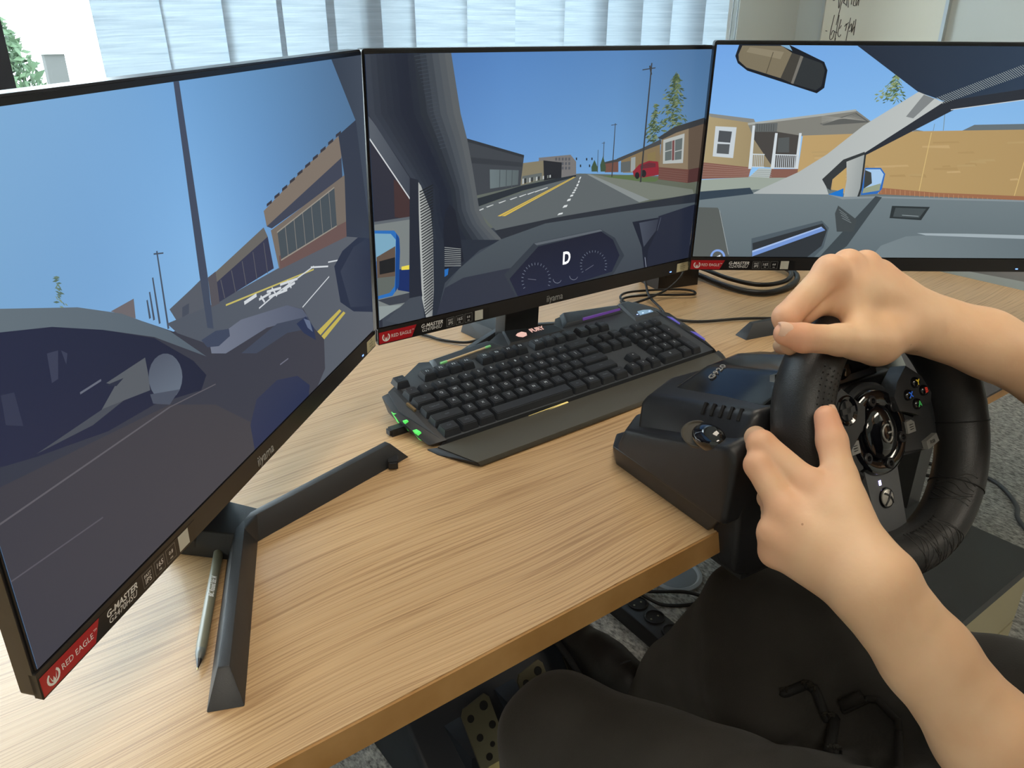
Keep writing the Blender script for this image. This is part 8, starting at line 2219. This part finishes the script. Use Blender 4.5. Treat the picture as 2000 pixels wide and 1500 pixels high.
# trousers
m_trs = mat('charcoal_trousers', (50, 48, 45), .9, bump=(700, .35), var=(14, (60, 58, 54), .5), sheen=.08)
KL, KR = np.array((.020, -.330, -.275)), np.array((.322, -.345, -.250)); HL, HR = np.array((.215, -.93, -.20)), np.array((.405, -.93, -.20))
AL, AR = np.array((-.02, -.36, -.645)), np.array((.402, -.150, -.610))
S = Implicit((-.14, -1.16, ZF + .02), (.56, -.02, -.02), .006)
for H_, K_, A_ in ((HL, KL, AL), (HR, KR, AR)):
    md = H_ * .5 + K_ * .5 + np.array((0, 0, .004))
    S.cone(H_, md, .092, .082, .02); S.cone(md, K_, .082, .064, .02); S.cone(K_, A_, .066, .058, .02)
S.cone(HR + (-.075, 0, -.02), KR + (-.045, -.09, -.055), .088, .078, .05); S.cone(KR + (-.03, -.05, -.05), AR + (-.01, -.05, .10), .075, .060, .04); S.cone(HL + (.06, 0, -.02), KL + (.11, -.17, -.03), .088, .068, .04); S.cone(HR + (.02, 0, .0), KR + (.02, -.12, -.01), .09, .075, .03)
S.cone((.31, -1.0, -.16), (.31, -.90, -.19), .135, .105, .05)
S.cone((.31, -.80, -.215), (.31, -.66, -.245), .070, .040, .05)
sl, X, Y, Z = S.field()
wv = .0026 * np.sin(46 * X + 30 * Y + 9 * np.sin(12 * Y) + 20 * Z) + .0022 * np.sin(70 * Y - 34 * X + 5 * np.sin(18 * X + 9 * Z)) + .0016 * np.sin(95 * Z + 40 * X * 1.0 + 24 * Y)
S.F = (S.F + (wv * np.clip((Y + .30) / -.25, .25, 1.0)).astype(np.float32))
V, F = S.mesh(); trs = np_obj('trousers', smooth_verts(V, F, 2) - PO, F, m_trs, person)
m_cord = mat('drawcord', (38, 36, 34), .8)
def on_cloth(q, off=.002):
    ok, c, nn, _ = trs.closest_point_on_mesh(Vector(q) - Vector(PO)); return c + nn * off
def resample(q, n):
    return catmull(q, n)
tube('drawstring', [on_cloth(q, .003) for q in resample(((.221, -.508, -.18), (.220, -.521, -.18), (.2305, -.536, -.18), (.245, -.555, -.18), (.222, -.568, -.18), (.201, -.585, -.18)), 3)], .0036, m_cord, person, seg=8, n=3)
tube('cord_toggle', [on_cloth((.2215, -.5065, -.178), .006), on_cloth((.2205, -.518, -.178), .006)], .0062, m_cord, person, seg=10, raw=True)
zp = resample(((.203, -.4506, -.19), (.203, -.4726, -.19), (.2027, -.4937, -.19), (.2034, -.5107, -.19), (.2029, -.528, -.19)), 10)
tube('zip_tape', [on_cloth(q, .0005) for q in zp], .0055, mat('zip_tape', (30, 30, 30), .8), person, seg=6, n=2)
for k, q in enumerate(zp[::2]): box('zip_tooth', (-.003, -.0012, 0), (.003, .0012, .0035), mat('zip_metal', (70, 68, 64), .4, .6), person, M=Matrix.Translation(on_cloth(q, .004)) @ Matrix.Rotation(R(25 if k % 2 else -25), 4, 'Z'))
# shoes
m_shoe = mat('black_sneaker', (20, 20, 22), .5, bump=(500, .3)); m_sole = mat('black_rubber', (16, 16, 17), .7); m_lace = mat('shoe_lace', (28, 30, 36), .7)
def shoe(heel, toe, lift):
    heel, toe = np.array(heel, float), np.array(toe, float); d = toe - heel; L_ = np.linalg.norm(d); d /= L_
    upv = np.array((0, 0, 1.0)); upv -= d * (upv @ d); upv /= np.linalg.norm(upv); sd = np.cross(d, upv)
    S = Implicit(np.minimum(heel, toe) - .09, np.maximum(heel, toe) + np.array((.09, .09, .14)), .0035)
    S.cone(heel + upv * .040, heel + d * L_ * .45 + upv * .040, .036, .040, .02); S.cone(heel + d * L_ * .45 + upv * .036, toe - d * .03 + upv * .026, .042, .030, .02, upv, .72)
    S.cone(heel + upv * .045 + d * .005, heel + upv * .105 - d * .004, .036, .038, .02); S.cone(heel + d * L_ * .25 + upv * .06, heel + d * L_ * .6 + upv * .045, .034, .028, .02)
    V, F = S.mesh(); o = np_obj('shoe', smooth_verts(V, F, 1) - PO, F, m_shoe, person)
    S = Implicit(np.minimum(heel, toe) - .07, np.maximum(heel, toe) + np.array((.07, .07, .06)), .0035)
    S.cone(heel + upv * .008, heel + d * L_ * .45 + upv * .008, .038, .042, .01, upv, .34); S.cone(heel + d * L_ * .45 + upv * .008, toe - d * .028 + upv * .010, .043, .036, .01, upv, .34)
    V, F = S.mesh(); np_obj('sole', V - PO, F, m_sole, o)
    for k in range(5):
        t_ = .34 + k * .075; c = heel + d * L_ * t_ + upv * (.0905 - .105 * (t_ - .34)); 
        tube('lace', [Vector(c + sd * u + upv * (-.75 * abs(u) ** 1.6 * 8) + d * (.010 * (1 if k % 2 else -1) * u / .03) - Vector(PO)) for u in (-.03, -.015, 0, .015, .03)], .0026, m_lace, o, seg=6, n=3)
    return o
shoe((.388, -.120, -.672), (.366, .085, -.585), 0)
shoe((-.02, -.40, -.728), (-.03, -.13, -.728), 0)
# ================================================================= under the desk
m_pedb = mat('pedal_base_plastic', (28, 34, 42), .5); m_pedm = mat('pedal_steel', (132, 126, 104), .30, .95); m_hole = mat('pedal_hole_black', (8, 8, 9), .8)
ped = empty('pedal_unit', (.235, .10, ZF), 0, 'three-pedal unit with perforated metal pedals on the carpet under the desk', 'pedals')
hull('base', [Vector(q) for q in ((-.215, -.20, 0), (.215, -.20, 0), (-.215, .16, 0), (.215, .16, 0), (-.205, -.19, .022), (.205, -.19, .022), (-.20, -.02, .05), (.20, -.02, .05), (-.19, .06, .17), (.19, .06, .17), (-.19, .15, .17), (.19, .15, .17))], m_pedb, ped, bevel=.006)
pn = Vector((0, -.80, .60)).normalized(); pu = Vector((0, .60, .80)); px_ = Vector((1, 0, 0))
for x, yy, hh in ((-.121, -.145, .150), (-.012, -.145, .158), (.135, -.09, .085)):
    c = Vector((x, yy, hh)); Mp = frame(c, px_, pu, pn)
    pad = prism('pedal_plate', [(-.026, -.048), (.022, -.050), (.028, -.02), (.028, .044), (.022, .052), (-.020, .046), (-.027, .036)], -.002, .002, m_pedm, ped, bevel=.0012, M=Mp)
    for a, b, r_ in ((-.014, .028, .0068), (.014, .036, .0085), (-.010, -.004, .0066), (.017, .004, .0070), (.006, -.022, .0050), (-.006, -.036, .0066)):
        lathe('hole_disc', [(r_ * .86, .0015), (r_ * .86, .0026), (r_ * .76, .0030), (r_ * .72, .0022)], m_hole, pad, 20, Mp @ Matrix.Translation((a, b, 0)))  # dark discs painted on for the shade inside the plate's holes
    hull('pedal_arm', [c + pn * -.004 + pu * y + px_ * s for y in (-.10, .0) for s in (-.010, .010)] + [c + pn * -.012 + pu * y + px_ * s for y in (-.10, .0) for s in (-.010, .010)], mat('pedal_arm_pale', (200, 186, 132), .35, .6), ped, bevel=.001)
    box('pedal_mount', (x - .02, yy + .005, .02), (x + .02, yy + .095, max(hh - .05, .06)), m_pedb, ped, bevel=.003)
m_strip = mat('power_strip_black', (22, 22, 25), .45)
ps = empty('power_strip', (.618, .06, ZF), R(-3), 'black power strip with round sockets on the carpet under the desk', 'power strip')
hull('case', [Vector((s * x, t_ * y, z)) for s in (-1, 1) for t_ in (-1, 1) for x, y, z in ((.034, .19, 0), (.030, .185, .038))], m_strip, ps, bevel=.004)
for k in range(6):
    y = -.15 + k * .052; so = lathe('socket', [(.0215, .036), (.0215, .041), (.0195, .0415), (.0185, .038), (.0184, .0375)], m_strip, ps, 24, Matrix.Translation((.006, y, 0)))
    lathe('socket_well', [(.0184, .0376), (.0184, .0381)], m_hole, so, 24, Matrix.Translation((.006, y, 0))); 
    for s in (-1, 1): lathe('contact', [(.0024, .0381), (.0022, .0386)], m_pedm, so, 10, Matrix.Translation((.006 + s * .0095, y, 0)))
m_cabg = mat('cable_grey', (70, 70, 72), .4)
def fcable(label, pts, r=.0035, m=None): return tag(tube('cable', pts, r, m or m_cable, seg=8, n=8), label, 'cable', 'floor cables')
Z0 = ZF + .004
fcable('black cable crossing the carpet beside the power strip', [(.64, .30, Z0), (.66, .22, Z0), (.70, .16, Z0 + .004), (.76, .10, Z0 + .012), (.80, .04, Z0 + .01), (.90, -.02, Z0)], .004)
fcable('second black cable next to the power strip on the carpet', [(.628, .16, ZF + .045), (.66, .15, ZF + .03), (.70, .11, Z0), (.76, .07, Z0), (.84, .06, Z0)], .004)
fcable('grey cable curving over the open carpet past the drawer pedestal', [(1.76, .12, Z0), (1.80, .04, Z0), (1.831, -.034, Z0), (1.824, -.098, Z0), (1.753, -.174, Z0), (1.68, -.212, Z0), (1.62, -.29, Z0), (1.60, -.40, Z0)], .006, m_cabg)
fcable('black cable on the carpet next to the white plug adapter', [(1.35, .30, Z0), (1.55, .22, Z0), (1.70, .06, Z0), (1.74, -.02, Z0)], .005)
fcable('thin black cable on the carpet beside the clutch pedal', [(-.10, .30, Z0), (-.08, .10, Z0), (-.07, -.02, Z0), (-.10, -.16, Z0), (-.16, -.30, Z0)], .003)
dp_ = empty('plug_adapter', (1.70, .13, ZF), R(30), 'white plug adapter lying on the carpet', 'adapter'); box('case', (-.045, -.03, 0), (.045, .03, .035), m_frame_w, dp_, bevel=.006, seg=3); box('plug_face', (-.02, -.032, .008), (.02, -.029, .028), m_gband, dp_, bevel=.001)
cap = empty('floor_grommet', (.80, .165, ZF), 0, 'pale round floor socket cover under the desk', 'floor socket'); lathe('ring', [(.062, 0), (.062, .006), (.055, .010), (.050, .006)], mat('grommet_pale', (176, 182, 188), .3), cap, 32); lathe('lid', [(.050, .0), (.050, .006), (.045, .007), (.0005, .007)], mat('grommet_lid', (120, 124, 130), .35), cap, 32)
# drawer pedestal
dr = empty('drawer_pedestal', (.925, -.138, ZF), R(0), 'low drawer pedestal with dark top and beige drawer fronts under the desk', 'pedestal')
m_dtop = mat('pedestal_top_dark', (66, 70, 72), .55, bump=(500, .15)); m_dfr = mat('pedestal_front_beige', (170, 160, 128), .5)
box('body', (-.150, -.265, .01), (.150, .10, .262), m_dfr, dr); box('top', (-.16, -.288, .262), (.16, .11, .282), m_dtop, dr, bevel=.002)
for k in range(2):
    d_ = box('drawer', (-.148, -.283, .018 + k * .122), (.148, -.264, .134 + k * .122), m_dfr, dr, bevel=.0015)
# office chair under the driver
ch = empty('office_chair', (.31, -.98, ZF), 0, 'dark fabric office chair under the driver', 'chair')
m_chair = mat('chair_fabric', (40, 40, 44), .9)
box('seat', (-.23, -.24, .36), (.23, .24, .43), m_chair, ch, bevel=.03, seg=4); box('backrest', (-.22, -.33, .50), (.22, -.27, 1.0), m_chair, ch, bevel=.028, seg=4)
box('back_support', (-.03, -.36, .37), (.03, -.33, .70), m_bez, ch, bevel=.006)
box('support_arm', (-.03, -.36, .345), (.03, -.10, .365), m_bez, ch, bevel=.004)
lathe('gas_column', [(.03, .09), (.03, .22), (.022, .225), (.022, .36)], m_bez, ch, 20)
for k in range(5):
    a = R(72 * k + 54); v = Vector((math.cos(a), math.sin(a), 0)); tube('base_leg', [Vector((0, 0, .095)), v * .15 + Vector((0, 0, .085)), v * .29 + Vector((0, 0, .062))], .02, m_bez, ch, seg=10, n=4)
    lathe('caster', [(.028, -.018), (.030, -.012), (.030, .012), (.028, .018)], m_bez, ch, 20, Matrix.Translation(v * .29 + Vector((0, 0, .031))) @ Matrix.Rotation(a + R(90), 4, 'Z') @ Matrix.Rotation(R(90), 4, 'X'))
